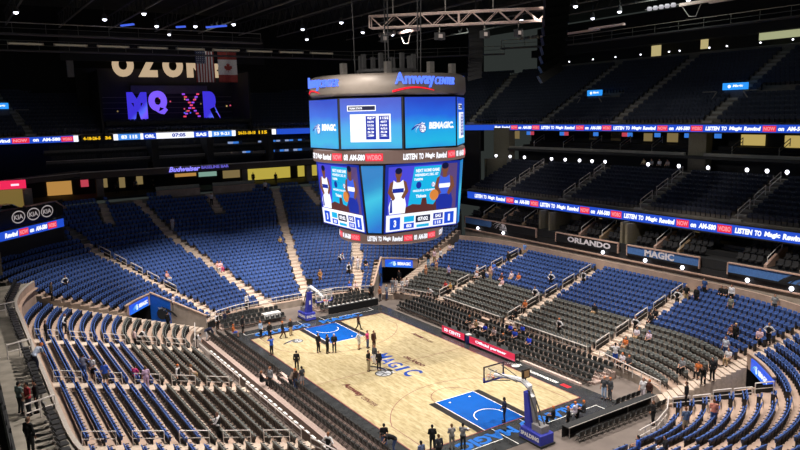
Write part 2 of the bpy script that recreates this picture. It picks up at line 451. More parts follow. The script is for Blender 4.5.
# every seat place: (x, y, z, facing, upholstery, detail, label or None)
PLACES = []
def along(path_fn, Rs, step=.53):
    P = path_fn(Rs); acc = 0; out = []; nxt = step/2
    for (a, b) in zip(P[:-1], P[1:]):
        L = math.dist(a, b)
        if L < 1e-9: continue
        while nxt <= acc+L:
            t = (nxt-acc)/L; out.append((a[0]+(b[0]-a[0])*t, a[1]+(b[1]-a[1])*t, math.atan2(b[1]-a[1], b[0]-a[0]))); nxt += step
        acc += L
    return out
def off_aisle(x, y, lines, w):
    for fn in lines:
        if abs(x-fn(y)) < w: return False
    return True
for sx in (-1, 1):
    for k in range(NSIDE):
        Rs = 9.5+k*SDEP+.60; z = zside(k); n = {}
        pts = along(lambda r: side_path(r, sx, -.95, 10), Rs)
        pts = [p for p in pts if not any(abs(p[1]-a) < (.62 if sx > 0 else .5) for a in CORE_A)]
        if k in (0,) : pass
        sides = {}
        for (x, y, t) in sorted(pts, key=lambda q: q[1]):
            sec = 0 if y < -10.4 else 1 if y < .8 else 2 if y < 12.2 else 3
            sides.setdefault(sec, []).append((x, y, t))
        for sec, L in sides.items():
            L = L[::-1] if sec < 2 else L
            for i, (x, y, t) in enumerate(L):
                face = t+PI/2 if sx > 0 else t-PI/2       # path runs near -> far
                g = 'grey' if k < 7 else 'blue'
                row = nth(16-k)+' row from top' if k > 7 else nth(k+1)+' row from front'
                wh = ['nearer than near aisle', 'nearer than middle aisle', 'beyond middle aisle', 'beyond far aisle'][sec]
                PLACES.append((x, y, z, face, g, 1, f"{g} tip-up seat in {'left' if sx < 0 else 'right'} stand, {row}, {nth(i+1)} seat {wh}"))
AIS_E = [lambda y: 2.8+.3*(abs(y)-24), lambda y: -2.8-.3*(abs(y)-24), lambda y: 11.2+.588*(abs(y)-25.9), lambda y: -11.2-.588*(abs(y)-25.9)]
for sy in (1, -1):
    for k in range(20):
        Rs = 9.5+k*DEP+.60
        am = VOM_A+.05 if 9.5+k*DEP < VOM_R else None
        i = 0
        for (x, y, t) in along(lambda r: end_path(r, sy, .9, 16, am, True, sy > 0, -6), Rs):
            if not off_aisle(x, y, AIS_E, .68): continue
            if sy < 0 and k in (6, 7) and math.atan2(abs(y)-13, x-4) < R_(57): continue
            i += 1
            face = t+PI/2 if sy > 0 else t-PI/2
            PLACES.append((x, y, zend(k), face, 'blue', 1, f"blue tip-up seat in near right corner stand, {nth(k+1)} row from front, {nth(i)} from stairs" if sy < 0 else None))
AIS_T = AIS_E+[lambda y: 0 if y > 43.5 else 99, lambda y: 14.6 if y > 42 else 99, lambda y: -14.6 if y > 42 else 99]
for k in range(12):
    r0 = 26+.85*k; az0 = R_(30) if k < 4 else math.acos(min(1, 16.2/(r0+.85)))
    for (x, y, t) in along(lambda r: end_path(r, 1, .9, 18, az0), r0+.62):
        if not off_aisle(x, y, AIS_T, .7): continue
        if k > 8 and (-13.5 < x < -8.2 or (-5.5 < x < 6.2)) and k > 9: continue
        PLACES.append((x, y, zter(k), t+PI/2, 'blue', 1, None))
# middle deck on the right, straight rows
MIDX, MIDZ, MDEP = 30.6, 11.0, .85
MID_A = [20, 9.5, -1.5, -12.4, -23.4]
for k in range(9):
    y = -34
    while y < 26.5:
        if not any(abs(y-a) < .75 for a in MID_A): PLACES.append((MIDX+MDEP*k+.6, y, MIDZ+.37*k, PI, 'blue', 0, None))
        y += .53
# upper deck, right side and round the far end
UPX, UPY, UPR, UDEP = 14, 28, 26.3, .95
def zup(k): return 19.9+.5*k
def up_path(Rr, n=14, ymin=-32, azl=30):
    p = [(UPX+Rr, ymin), (UPX+Rr, UPY)]
    p += [(UPX+Rr*math.cos(PI/2*i/n), UPY+Rr*math.sin(PI/2*i/n)) for i in range(1, n+1)]
    p += [(-UPX-Rr*math.cos(PI/2-(PI/2-R_(azl))*i/n), UPY+Rr*math.sin(PI/2-(PI/2-R_(azl))*i/n)) for i in range(n+1)]
    return p
UP_A = [23, 10.3, -2.5, -15.2]
for k in range(17):
    for (x, y, t) in along(up_path, UPR+UDEP*k+.65):
        if y < UPY and any(abs(y-a) < .7 for a in UP_A): continue
        if y > UPY:
            az = math.degrees(math.atan2(y-UPY, abs(x)-UPX)) if abs(x) > UPX else 90+0
            if abs(x) > UPX and any(abs(az-a) < 1.1 for a in (20, 48, 74)): continue
            if k >= 3 and -12.5 < x < 9.2: continue
        if k in (6, 7) and y < UPY and any(abs(y-a) < 2.2 for a in (17, -2+.5-5)): continue
        PLACES.append((x, y, zup(k), t+PI/2, 'blue', 0, None))
camp = Vector((-30.92, -48.74, 21.65))
def in_view(p):
    d = Vector((p[0], p[1], p[2]+.6))-camp; w = d.dot(f_)
    if w < 1: return False
    return abs(d.dot(r2)/w*691.72) < 405 and abs(d.dot(u2)/w*691.72) < 230
near = {'blue': [], 'grey': []}
for i, p in enumerate(PLACES):
    if p[6] and in_view(p): near[p[4]].append((math.dist(p[:3], camp), i))
KEEP = set()
for c in near: KEEP |= {i for _, i in sorted(near[c])[:300]}
PROTO = {}
for c, m in (('blue', SEAT_B), ('grey', SEAT_G)):
    b = bM.mesh('backrest', True); b.materials.append(m); b.materials.append(SEAT_F)
    q = pM.mesh('seat_cushion'); q.materials.append(m)
    f = fM.mesh('seat_frame'); f.materials.append(SEAT_F)
    PROTO[c] = (b, q, f)
for i in sorted(KEEP):
    x, y, z, t, c, d, lab = PLACES[i]
    root = D.objects.new(c+'_stadium_seat', PROTO[c][2]); COL.objects.link(root)
    root.location = (x, y, z); root.rotation_euler = (0, 0, t)
    tag(root, lab, c+' seat', c+' seats in the lower stands')
    for nm, me in (('backrest', PROTO[c][0]), ('seat_cushion', PROTO[c][1])):
        o = D.objects.new(nm, me); o.parent = root; COL.objects.link(o)
def mass(name, items, mats, label):
    V = []; F = []; MI = []; o = 0
    for T in (lowM, farM):
        sel = [p for p in items if (p[5] == 1) == (T is lowM)]
        if not sel: continue
        tv = np.array(T.v); A = np.array([p[:4] for p in sel])
        c, s = np.cos(A[:, 3])[:, None], np.sin(A[:, 3])[:, None]
        X = tv[None, :, 0]*c-tv[None, :, 1]*s+A[:, 0:1]; Y = tv[None, :, 0]*s+tv[None, :, 1]*c+A[:, 1:2]; Z = tv[None, :, 2]+A[:, 2:3]
        V.append(np.stack([X, Y, Z], -1).reshape(-1, 3)); n = len(tv)
        for q in range(len(sel)):
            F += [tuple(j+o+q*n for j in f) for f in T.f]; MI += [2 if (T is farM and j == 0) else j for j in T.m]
        o += n*len(sel)
    V = np.concatenate(V)
    me = D.meshes.new(name); me.from_pydata(V.tolist(), [], F); me.polygons.foreach_set('material_index', MI); me.update()
    ob = link(name, me, mats); tag(ob, label, 'arena seats', None, 'stuff'); return ob
mass('blue_arena_seats', [p for i, p in enumerate(PLACES) if i not in KEEP and p[4] == 'blue'], [SEAT_B, SEAT_F, mat('upholstery with painted shade', (.040, .047, .075), .75, noise=.12, scale=3)], 'remaining rows of blue tip-up seats around the far stands and upper decks')  # deck seats are the same blue; their dim light is painted into a darker colour
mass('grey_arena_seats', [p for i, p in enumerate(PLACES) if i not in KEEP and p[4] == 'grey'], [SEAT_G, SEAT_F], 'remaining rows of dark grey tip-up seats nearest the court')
# ------------------------------------------------------------------ hanging video board
J_RING = mat('video board ring', (.27, .23, .20), .45, metal=.1, noise=.1, scale=.6)
LED_BR = glow('led brown', (.16, .10, .085), 1.0)
J_BLACK = mat('video board frame', (.008, .008, .009), .5, noise=0)
G = lambda n, c, s=1.: glow('screen '+n, lin(c), s)
SCRB = G('blue', '#1d4fd8'); SCRC = G('cyan', '#18b4e6'); SCRW = G('white', '#f4f6ff', 1.1); SCRN = G('navy', '#1a2f9e'); SCRR = G('red', '#ec2b3f', 1.1)
SCRD = G('dark', '#10163c'); SCRM = G('maroon', '#5a2e2c'); SCRS = G('skin', '#7a4a35'); SCRG = G('silver', '#b9c4dc'); SCRO = G('orange', '#d9853c'); SCRY = G('yellow', '#f7c21c', 1.1)
SCRV = G('violet', '#4a48d8'); TXTB = G('sign blue', '#5578ff', 1.5)
def grad(name, stops, ang=0., scale=1., nz=.25):
    """a lit screen picture: soft bands of colour, in the panel's own coordinates"""
    m = D.materials.new('screen '+name); m.use_nodes = True; nt = m.node_tree; b = nt.nodes['Principled BSDF']
    tc = nt.nodes.new('ShaderNodeTexCoord'); mp = nt.nodes.new('ShaderNodeMapping'); sp = nt.nodes.new('ShaderNodeSeparateXYZ')
    n = nt.nodes.new('ShaderNodeTexNoise'); n.inputs['Scale'].default_value = .45; ad = nt.nodes.new('ShaderNodeMath'); ad.operation = 'MULTIPLY_ADD'
    mp.inputs['Rotation'].default_value = (0, ang, 0)
    r = nt.nodes.new('ShaderNodeValToRGB'); els = r.color_ramp.elements
    while len(els) < len(stops): els.new(.5)
    for e, (p, c) in zip(els, stops): e.position = p; e.color = (*lin(c), 1)
    L = nt.links.new
    L(tc.outputs['Object'], mp.inputs['Vector']); L(mp.outputs['Vector'], sp.inputs['Vector']); L(tc.outputs['Object'], n.inputs['Vector'])
    k = nt.nodes.new('ShaderNodeMath'); k.operation = 'MULTIPLY_ADD'; k.inputs[1].default_value = scale; k.inputs[2].default_value = .5
    L(sp.outputs['Z'], k.inputs[0]); ad.inputs[1].default_value = nz; L(n.outputs['Fac'], ad.inputs[0]); L(k.outputs[0], ad.inputs[2])
    L(ad.outputs[0], r.inputs['Fac']); L(r.outputs['Color'], b.inputs['Emission Color']); b.inputs['Emission Strength'].default_value = 1
    b.inputs['Base Color'].default_value = (.02, .02, .03, 1)
    return m
SKYG = grad('sea sky', [(0, '#2a58d8'), (.3, '#12b6e4'), (.55, '#17a4e8'), (.75, '#1d66e0'), (1, '#2048c8')], 0, .24, .25)
WEDG = grad('teal beam', [(0, '#1a74d2'), (.35, '#1fa6dc'), (.6, '#35c4e4'), (.8, '#1790cc'), (1, '#0d7ec4')], .6, .3, .2)
JB = thing('video_board', 'eight-sided video board with blue screens hanging over centre court', 'video board', (0, 0, 11.4))
ZO = 11.4
def oct_(a, n=8): return [(a/math.cos(PI/8)*math.cos(PI/8+PI/4*i), a/math.cos(PI/8)*math.sin(PI/8+PI/4*i)) for i in range(n)]
b = MB(); b.lathe([(.2, 13.05), (6.0, 13.05), (6.32, 12.85), (6.36, 12.2), (6.36, 11.7), (6.2, 11.45), (.2, 11.45)], 72)
b.xform(Matrix.Translation((0,0,.2))); b.build('crown_ring', J_RING, JB, True)
b = MB(); b.prism(oct_(5.97), 7.6, 11.5); b.build('upper_body', J_BLACK, JB)
b = MB(); b.lathe([(.2, 7.62), (6.1, 7.62), (6.25, 7.55), (6.25, 6.65), (6.05, 6.6), (.2, 6.6)], 72); b.build('ticker_ring', LED_BR, JB)
def corner_box(at, ab, w, z0, z1):
    P = []
    for a, z in ((ab, z0), (at, z1)):
        P += [(x, y, z) for x, y in ((a, -w), (a, w), (w, a), (-w, a), (-a, w), (-a, -w), (-w, -a), (w, -a))]
    return P
b = MB(); P = corner_box(4.96, 4.46, 3.56, 1.15, 6.6); b.add(P, [tuple(range(8))[::-1], tuple(range(8, 16))]+[(i, (i+1) % 8, 8+(i+1) % 8, 8+i) for i in range(8)])
b.build('lower_body', J_BLACK, JB)
b = MB(); b.lathe([(.2, 1.1), (4.2, 1.1), (4.32, 1.0), (4.32, .2), (4.15, .1), (.2, .1)], 60); b.build('bottom_ring', LED_BR, JB)
b = MB()
for a in range(0, 360, 45): b.bar((2.2*math.cos(R_(a)), 2.2*math.sin(R_(a)), 13.0), (2.2*math.cos(R_(a)), 2.2*math.sin(R_(a)), 15.0), .3)
b.lathe([(2.5, 13.6), (2.5, 13.8), (2.1, 13.8), (2.1, 13.6)], 24)
b.build('roof_plant', DARK2, JB)
for a in (200, 238, 275, 310):
    b = MB(); b.bar((5.4*math.cos(R_(a)), 5.4*math.sin(R_(a)), 13.0), (5.4*math.cos(R_(a)), 5.4*math.sin(R_(a)), 14.1), .42); b.build('hoist_motor', STEELD, JB)
for a in (0, 60, 120, 180, 240, 300):
    b = MB(); b.tube([(3*math.cos(R_(a)), 3*math.sin(R_(a)), 13), (3.2*math.cos(R_(a)), 3.2*math.sin(R_(a)), 24.5)], .05, 5); b.build('hanging_cable', DARK2, JB)
# crown lettering, one sign for each side of the building
for c in (89, 180, 267.5, 359):
    b = MB(); t = TXT
    a0 = R_(c-25); fn = cyl_fn(6.38, a0, 12.15, .0)
    text_fit(b, 'Amway', 3.15, 1.1, fn, bold=.022, extr=.08); l = b.build('crown_lettering', TXTB, JB)
    b = MB(); text_fit(b, 'CENTER', 2.1, .55, cyl_fn(6.38, a0+3.2/6.38, 12.38, .0), bold=.008, shear=.25, extr=.08); b.build('crown_lettering', TXTB, JB)
    b = MB(); pts = [(x/20*3.3-.2, .25*math.sin(x/20*PI)-.18) for x in range(21)]
    for i in range(20):
        b.add([fn(pts[i][0], pts[i][1]-.16+.1*i/20, .03), fn(pts[i+1][0], pts[i+1][1]-.16+.1*(i+1)/20, .03), fn(pts[i+1][0], pts[i+1][1], .03), fn(pts[i][0], pts[i][1], .03)], [(0, 1, 2, 3)])
    b.build('crown_swoosh', G('sign red', '#ff1830', 1.2), JB)
# tickers
def ticker(Rr, z, h, starts, per):
    for a in starts:
        sc = per
        r = Rr
        for s, x, w in (('LISTEN', 0, .13), ('TO', .145, .045), ('Magic', .205, .10), ('Rewind', .32, .13), ('on', .60, .045), ('AM-580', .66, .15)):
            b = MB(); text_fit(b, s, sc*w, h*.52, cyl_fn(r, R_(a)+sc*x/r, z+h*.24, .02), bold=.05, shear=.12); b.build('ticker_lettering', SCRW, JB)
        for s, x0, x1 in (('NOW', .465, .58), ('WDBO', .815, .97)):
            p = MB()
            for i in range(6):
                xa, xb = sc*(x0+(x1-x0)*i/6), sc*(x0+(x1-x0)*(i+1)/6)
                f = cyl_fn(r, R_(a), z, .012); p.add([f(xa, h*.2), f(xb, h*.2), f(xb, h*.82), f(xa, h*.82)], [(0, 1, 2, 3)])
            t2 = p.build('ticker_box', SCRR, JB)
            q = MB(); text_fit(q, s, sc*(x1-x0)*.86, h*.45, cyl_fn(r, R_(a)+sc*(x0+.01)/r, z+h*.28, .03), bold=.04); q.build('ticker_lettering', G('soft pink', '#ff8f98'), t2)
ticker(6.26, 6.65, .9, [247, 157, 67, -23], 8.6)
ticker(4.33, .2, .8, [212, 122, 302, 32], 6.3)
# upper screens
def screen(name, fn, w, h, m, z=0):
    """panel made in its own coordinates (x across, z up) so its picture stays with it"""
    o0 = Vector(fn(0, 0)); t = (Vector(fn(1, 0))-o0); u = (Vector(fn(0, 1))-o0); n = t.cross(u)
    b = MB(); b.add([(-w/2, -.0, -h/2), (w/2, -.0, -h/2), (w/2, -.0, h/2), (-w/2, -.0, h/2), (-w/2, .05, -h/2), (w/2, .05, -h/2), (w/2, .05, h/2), (-w/2, .05, h/2)],
        [(0, 1, 2, 3), (7, 6, 5, 4), (0, 4, 5, 1), (1, 5, 6, 2), (2, 6, 7, 3), (3, 7, 4, 0)])
    ob = b.build(name, m, JB)
    Mx = Matrix((( t.x, -n.x, u.x), (t.y, -n.y, u.y), (t.z, -n.z, u.z))).to_4x4()
    Mx.translation = Vector(fn(w/2, h/2)); ob.matrix_local = Mx
    return ob
def loc_fn(w, h, d=0): return lambda x, y, z=0: (x-w/2, -.004-z-d, y-h/2)
for i in range(8):
    a = R_(180+45*i); nx, ny = math.cos(a), math.sin(a); tx, ty = -ny, nx
    W, H = 4.66, 3.72
    fn = plane_fn((nx*6.02-tx*W/2, ny*6.02-ty*W/2, 7.74), (tx, ty, 0), (0, 0, 1))
    s = screen('upper_screen', fn, W, H, SKYG); lf = loc_fn(W, H)
    if i % 2 == 0:
        b = MB(); ball_logo(b, 1.15, 1.55, 1.7, lf, .006, 0, 1, 2); b.build('screen_emblem', [SCRN, SCRW, SCRG], s)
        b = MB(); text_fit(b, 'BEMAGIC.', 2.35, .52, lambda x, y, z: lf(2.1+x, 1.35+y, .01), bold=.06, shear=.12); b.build('screen_lettering', SCRW, s)
    else:
        b = MB(); poly_on(b, [(.75, .5), (3.85, .5), (3.85, 2.55), (.75, 2.55)], lf, .005); tb = b.build('score_table', SCRW, s)
        for x0 in (1.95, 2.95):
            b = MB(); poly_on(b, [(x0, .68), (x0+.78, .68), (x0+.78, 2.42), (x0, 2.42)], lf, .01); c = b.build('score_column', SCRN, tb)
            for j, st in enumerate(('SJ7', '34/75', '21/26', '4/10', '53', '3') if x0 < 2.5 else ('115S', '43/77', '16/30', '9/21', '53', '2')):
                b = MB(); text_fit(b, st, .5 if j else .62, .15 if j else .2, lambda x, y, z, j=j, x0=x0: lf(x0+.12+x, 2.15-j*.25+y, .015), bold=.04); b.build('score_lettering', SCRW, tb)
        for j in range(5):
            b = MB(); text_fit(b, ('FIELD GOALS', 'FREE THROWS', 'THREES', 'REBOUNDS', 'STEALS')[j], .85, .1, lambda x, y, z, j=j: lf(.95+x, 1.9-j*.25+y, .01), bold=.02); b.build('score_lettering', SCRG, tb)
        b = MB(); poly_on(b, [(.55, 2.78), (2.75, 2.78), (2.75, 3.2), (.55, 3.2)], lf, .005); hd = b.build('score_heading', SCRW, s)
        b = MB(); poly_on(b, [(.62, 2.84), (2.68, 2.84), (2.68, 3.14), (.62, 3.14)], lf, .008); b.build('score_heading_fill', SCRD, hd)
        b = MB(); text_fit(b, 'TEAM STATS', 1.0, .15, lambda x, y, z: lf(.7+x, 2.91+y, .012), bold=.04); b.build('score_lettering', SCRW, hd)
# lower screens
def figure(lf, ox, oy, s, parent, mirror=1, ball=False, J=None):
    J = J or (SCRW, SCRG, SCRN)
    """a flat player on the screen: head, white jersey, arms, shorts"""
    X = lambda x: ox+mirror*x*s
    def sh(pts, m, d, nm):
        b = MB(); P = [(X(x), oy+y*s) for x, y in pts]
        if mirror < 0: P = P[::-1]
        poly_on(b, P, lf, d); b.build(nm, m, parent)
    sh([(-.62, .0), (.55, .0), (.62, .55), (.5, 1.05), (-.5, 1.05), (-.68, .5)], J[0], .010, 'player_shorts')
    sh([(-.48, .95), (.48, .95), (.52, 1.75), (.36, 2.15), (.12, 2.0), (-.12, 2.0), (-.36, 2.15), (-.55, 1.75)], J[1], .012, 'player_jersey')
    sh([(-.42, 1.35), (.42, 1.35), (.42, 1.62), (-.42, 1.62)], J[2], .016, 'jersey_band')
    sh([(-.14, 1.95), (.14, 1.95), (.16, 2.3), (-.16, 2.3)], SCRS, .011, 'player_neck')
    sh(ell(0, 2.55, .25, .34, 16), SCRS, .014, 'player_head')
    sh(ell(0, 2.72, .26, .2, 14), SCRD, .016, 'player_hair')
    sh([(-.62, 2.0), (-.36, 2.12), (-.45, 1.5), (-.2, 1.0), (-.38, .85), (-.78, 1.4)], SCRS, .018, 'player_arm')
    sh([(.36, 2.12), (.6, 2.0), (.78, 1.4), (.42, .9), (.24, 1.05), (.5, 1.5)], SCRS, .018, 'player_arm')
    sh([(-.6, .1), (-.4, .1), (-.45, .95), (-.55, .95)], SCRN, .020, 'shorts_stripe')
    if ball:
        b = MB(); poly_on(b, ell(X(.78), oy+.95*s, .34*s, .34*s, 20), lf, .022); b.build('player_ball', SCRO, parent)
for i in range(4):
    a = R_(180+90*i); n = Vector((math.cos(a), math.sin(a), 0)); t = Vector((-n.y, n.x, 0)); W = 7.0
    p0 = n*4.50-t*W/2+Vector((0, 0, 1.25)); p1 = n*4.99-t*W/2+Vector((0, 0, 6.5)); up = (p1-p0); H = up.length
    fn = plane_fn(p0, t, up, .03)
    s = screen('lower_screen', fn, W, H, SCRN if i % 2 else SCRN); lf = loc_fn(W, H)
    b = MB(); poly_on(b, [(.25, 1.3), (6.75, 1.3), (6.75, 5.1), (.25, 5.1)], lf, .003); b.build('picture', SCRV, s)
    b = MB(); poly_on(b, [(2.0, 1.4), (4.6, 1.4), (5.2, 5.0), (2.6, 5.0)], lf, .006); b.build('picture_panel', SCRC, s)
    b = MB(); poly_on(b, [(1.3, 1.3), (6.0, 1.3), (5.6, 1.75), (5.1, 1.95), (4.9, 2.4), (4.5, 1.9), (3.9, 2.0), (3.8, 2.5), (3.4, 2.5), (3.3, 2.0), (2.5, 2.1), (1.9, 1.9)], lf, .008); b.build('picture_skyline', SCRM, s)
    for st, x, y, w, h in (('NEXT HOME GAME', 2.75, 4.55, 2.25, .26), ('WEDNESDAY, DEC. 1ST', 2.65, 4.2, 2.25, .24), ('7:00PM', 2.6, 3.9, .8, .2), ('GRIZZLIES @ ORLANDO', 2.5, 3.0, 2.1, .2), ('Tickets', 2.8, 2.55, 1.0, .25)):
        b = MB(); text_fit(b, st, w, h, lambda X, Y, z, x=x, y=y: lf(x+X, y+Y, .011), bold=.05); b.build('screen_lettering', SCRW, s)
    b = MB(); poly_on(b, ell(3.05, 3.55, .25, .28, 14), lf, .011); b.build('screen_emblem', SCRN, s)
    b = MB(); ball_logo(b, 4.2, 3.6, 1.1, lf, .003, 0, 1, 2); b.build('screen_emblem', [SCRN, SCRW, SCRG], s)
    figure(lf, 1.15, 1.45, 1.22, s, 1, False, (SCRW, SCRW, SCRN)); b = MB(); poly_on(b, [(4.6, 1.4), (6.75, 1.3), (6.75, 5.1), (5.2, 5.1)], lf, .005); b.build('picture_side', G('dusk', '#5a4478'), s); figure(lf, 5.55, 1.45, 1.28, s, -1, True, (SCRN, G('jersey blue', '#3f63e0'), SCRW))
    b = MB(); poly_on(b, [(.12, .1), (6.88, .1), (6.88, 1.4), (.12, 1.4)], lf, .024); sb = b.build('score_strip', SCRW, s)
    for st, x, y, w, h, m, tw in (('3', .45, .22, .95, .95, SCRB, .25), ('83', 1.75, .2, .95, .42, SCRB, .5), ('07:02', 2.85, .58, 1.4, .55, SCRD, 1.0), ('115', 4.55, .2, .95, .42, SCRB, .6),
            ('', 1.75, .72, .95, .45, SCRC, 0), ('SAS', 4.55, .72, .95, .45, SCRN, .6), ('', 2.95, .2, 1.2, .22, SCRC, 0), ('1', 5.65, .22, .95, .95, SCRB, .2)):
        b = MB(); poly_on(b, [(x, y), (x+w, y), (x+w, y+h), (x, y+h)], lf, .028); c = b.build('score_cell', m, sb)
        if st:
            b = MB(); text_fit(b, st, tw, h*.6, lambda X, Y, z, x=x, y=y, w=w, h=h, tw=tw: lf(x+(w-tw)/2+X, y+h*.2+Y, .032), bold=.05); b.build('score_lettering', SCRW, c)
    # narrow wedge screen at the next corner
    aw = a+PI/4; nw = Vector((math.cos(aw), math.sin(aw), 0)); tw = Vector((-nw.y, nw.x, 0))
    rb, rt = (4.46+3.56)/math.sqrt(2), (4.96+3.56)/math.sqrt(2); wb, wt = (4.46-3.56)/math.sqrt(2), (4.96-3.56)/math.sqrt(2)
    b = MB(); q = [nw*(rb+.03)-tw*(wb*.82)+Vector((0, 0, 1.3)), nw*(rb+.03)+tw*(wb*.82)+Vector((0, 0, 1.3)), nw*(rt+.03)+tw*(wt*.86)+Vector((0, 0, 6.45)), nw*(rt+.03)-tw*(wt*.86)+Vector((0, 0, 6.45))]
    c0 = sum(q, Vector())/4
    b.add([v-c0 for v in q]+[v-c0-nw*.06 for v in q], [(0, 1, 2, 3), (7, 6, 5, 4), (0, 4, 5, 1), (1, 5, 6, 2), (2, 6, 7, 3), (3, 7, 4, 0)]); b.build('wedge_screen', WEDG, JB, loc=c0)
# ------------------------------------------------------------------ decks, fascias and ribbon boards
FASC = mat('fascia grey', (.30, .285, .26), .7, noise=.12, scale=1.5)
FASCD = mat('fascia dark', (.035, .035, .036), .7)
SALM = mat('salmon cap', (.55, .36, .28), .7)
SUITE = mat('suite dark', (.02, .02, .021), .8)
LITP = glow('lit suite wall', lin('#a08a5a'), .55); LITY = glow('lit concourse wall', lin('#c8b44a'), .8); LITO = glow('lit orange wall', lin('#d09a50'), .7)
TVB = glow('tv blue', lin('#3b7fe0'), .9); TVR = glow('tv red', lin('#d0485a'), .8)
GLB = glow('globe light', (.9, .9, 1.0), 3.5)
RIBB = glow('ribbon blue', lin('#2350d0'), .95); RIBW = glow('ribbon white', lin('#f2f5ff'), 1.25); RIBR = glow('ribbon red', lin('#e8263f'), 1.0); RIBP = glow('ribbon pink', lin('#ff9aa5'), 1.0)
SGN = glow('exit sign blue', lin('#2f9cff'), 1.0)
def wallx(mb, x, y0, y1, z0, z1, th=.25, mi=0): mb.box((x, (y0+y1)/2, (z0+z1)/2), (th, abs(y1-y0), z1-z0), 0, mi)
def wally(mb, y, x0, x1, z0, z1, th=.25, mi=0): mb.box(((x0+x1)/2, y, (z0+z1)/2), (abs(x1-x0), th, z1-z0), 0, mi)
def wallp(mb, pts, z0, z1, th=.25, mi=0):
    for a, b in zip(pts[:-1], pts[1:]):
        mb.bar((*a, (z0+z1)/2), (*b, (z0+z1)/2), th, z1-z0, mi)
# walkways behind the lower stands
b = MB()
for sx, z in ((1, 4.6), (-1, 6.9)):
    P = side_path(23.3, sx); Q = [(sx*29.2 if sx > 0 else -29.7, y) for x, y in P]
    for i in range(len(P)-1): b.add([(*P[i], z), (*P[i+1], z), (*Q[i+1], z), (*Q[i], z)], [(0, 1, 2, 3) if sx > 0 else (3, 2, 1, 0)])
    b.box((29.3 if sx > 0 else -29.4, 0, z/2-.05), (4.2 if sx > 0 else .6, 42, z-.1))
struct('floor_walkway', b, mat('walkway floor', (.28, .25, .21), .8, noise=.25, scale=1), 'worn concrete walkways behind the side stands')
b = MB(); wallp(b, side_path(23.35, 1), 4.2, 5.55, .2); wallp(b, side_path(23.35, -1), 4.2, 6.98, .2)
struct('wall_walkway', b, CONC, 'low concrete walls behind the last rows of the side stands')
b = MB(); wallp(b, side_path(23.35, -1), 6.98, 7.04, .22); struct('trim_1', b, mat('pale cap', (.46, .41, .37), .6), 'pale cap on the left walkway wall')
b = MB(); wallp(b, side_path(23.12, -1), 6.3, 6.38, .26); struct('trim_ledge', b, CONC, 'pale ledge inside the left walkway wall')
# suite front on the right
b = MB()
wallx(b, 28.5, -34, 25.5, 4.6, 5.82, .3, 1); wallx(b, 28.4, -34, 25.5, 5.8, 5.9, .5, 2); wallx(b, 28.55, -34, 25.5, 5.8, 6.5, .2, 0)
b.box((31.2, -4, 7.0), (5.2, 60, .9), 0, 0); b.box((32.1, -4, 7.5), (3.4, 60, .8), 0, 0); b.box((33.0, -4, 7.9), (1.6, 60, .9), 0, 0)
wallx(b, 34, -34, 29, 6, 10, .3, 0); b.box((32.1, -4, 9.72), (4.0, 64, .3), 0, 0)
struct('wall_right_suites', b, [SUITE, CONC_D, SALM], 'dark shell of the suites behind the right stand')
BANN = [('ball emblem fading from blue to black', 25.3, 11.7), ('ORLANDO', 8.3, -.6), ('MAGIC', -1.9, -10.2), ('ball emblem on blue', -13.2, -24)]
for i, (nm, ya, yb) in enumerate(BANN):
    lab = ['suite front banner with a silver ball emblem, blue at one end and black beyond', 'black suite front banner reading ORLANDO in silver', 'blue suite front banner reading MAGIC in silver', 'blue suite front banner with a dark ball emblem, nearest the right edge'][i]
    t = thing('suite_banner', lab, 'banner', (28.3, (ya+yb)/2, 6.45), 0, 'banners along the suite fronts')
    L = ya-yb; cyy = (ya+yb)/2
    BLK = mat('banner black', (.012, .012, .013), .7); BLB = mat('banner blue', (.08, .20, .50), .7)
    b = MB(); b.box((0, 0, .5), (.10, L, 1.0)); b.build('banner_panel', BLK if i == 1 else BLB, t)
    b = MB(); b.box((0, 0, 1.05), (.3, L+.1, .1)); b.build('banner_cap', SALM, t)
    b = MB()
    for s in (-1, 1): b.box((0, s*(L/2+.06), .5), (.2, .12, 1.1))
    b.build('banner_end', SALM, t)
    b = MB(); b.box((-.06, 0, .08), (.04, L, .18)); b.build('banner_skirt', BLK, t)
    if i == 0:
        b = MB(); b.box((-.056, -L*.2, .5), (.01, L*.6, .98)); b.build('banner_black_end', BLK, t)
    fn = plane_fn((-.066, L/2, 0), (0, -1, 0), (0, 0, 1))
    b = MB()
    if i == 1:
        text_fit(b, 'ORLANDO', L*.70, .66, lambda x, y, z: fn(L*.2+x, .2+y, .005), bold=.05)
    elif i == 2: text_fit(b, 'MAGIC', L*.42, .74, lambda x, y, z: fn(L*.26+x, .2+y, .005), bold=.045)
    if i in (1, 2): b.build('banner_lettering', mat('banner silver', (.85, .80, .84), .6), t)
    else:
        k = 4.2 if i == 0 else 6
        ball_logo(b, L*(.5 if i == 0 else .62), .58, k, lambda x, y, d: fn(x, max(.03, min(.97, y)), d+.004), .004, 0, 1, 2)
        b.build('banner_emblem', [BLK, mat('banner silver', (.85, .80, .84), .6), SILVER] if i == 0 else [BLK, mat('banner slate', (.10, .13, .22), .7), BLK], t)
SUD = [22.6, 18.6, 14.8, 5.4, 2.4, -4.7, -7.4, -16.2, -19.3]
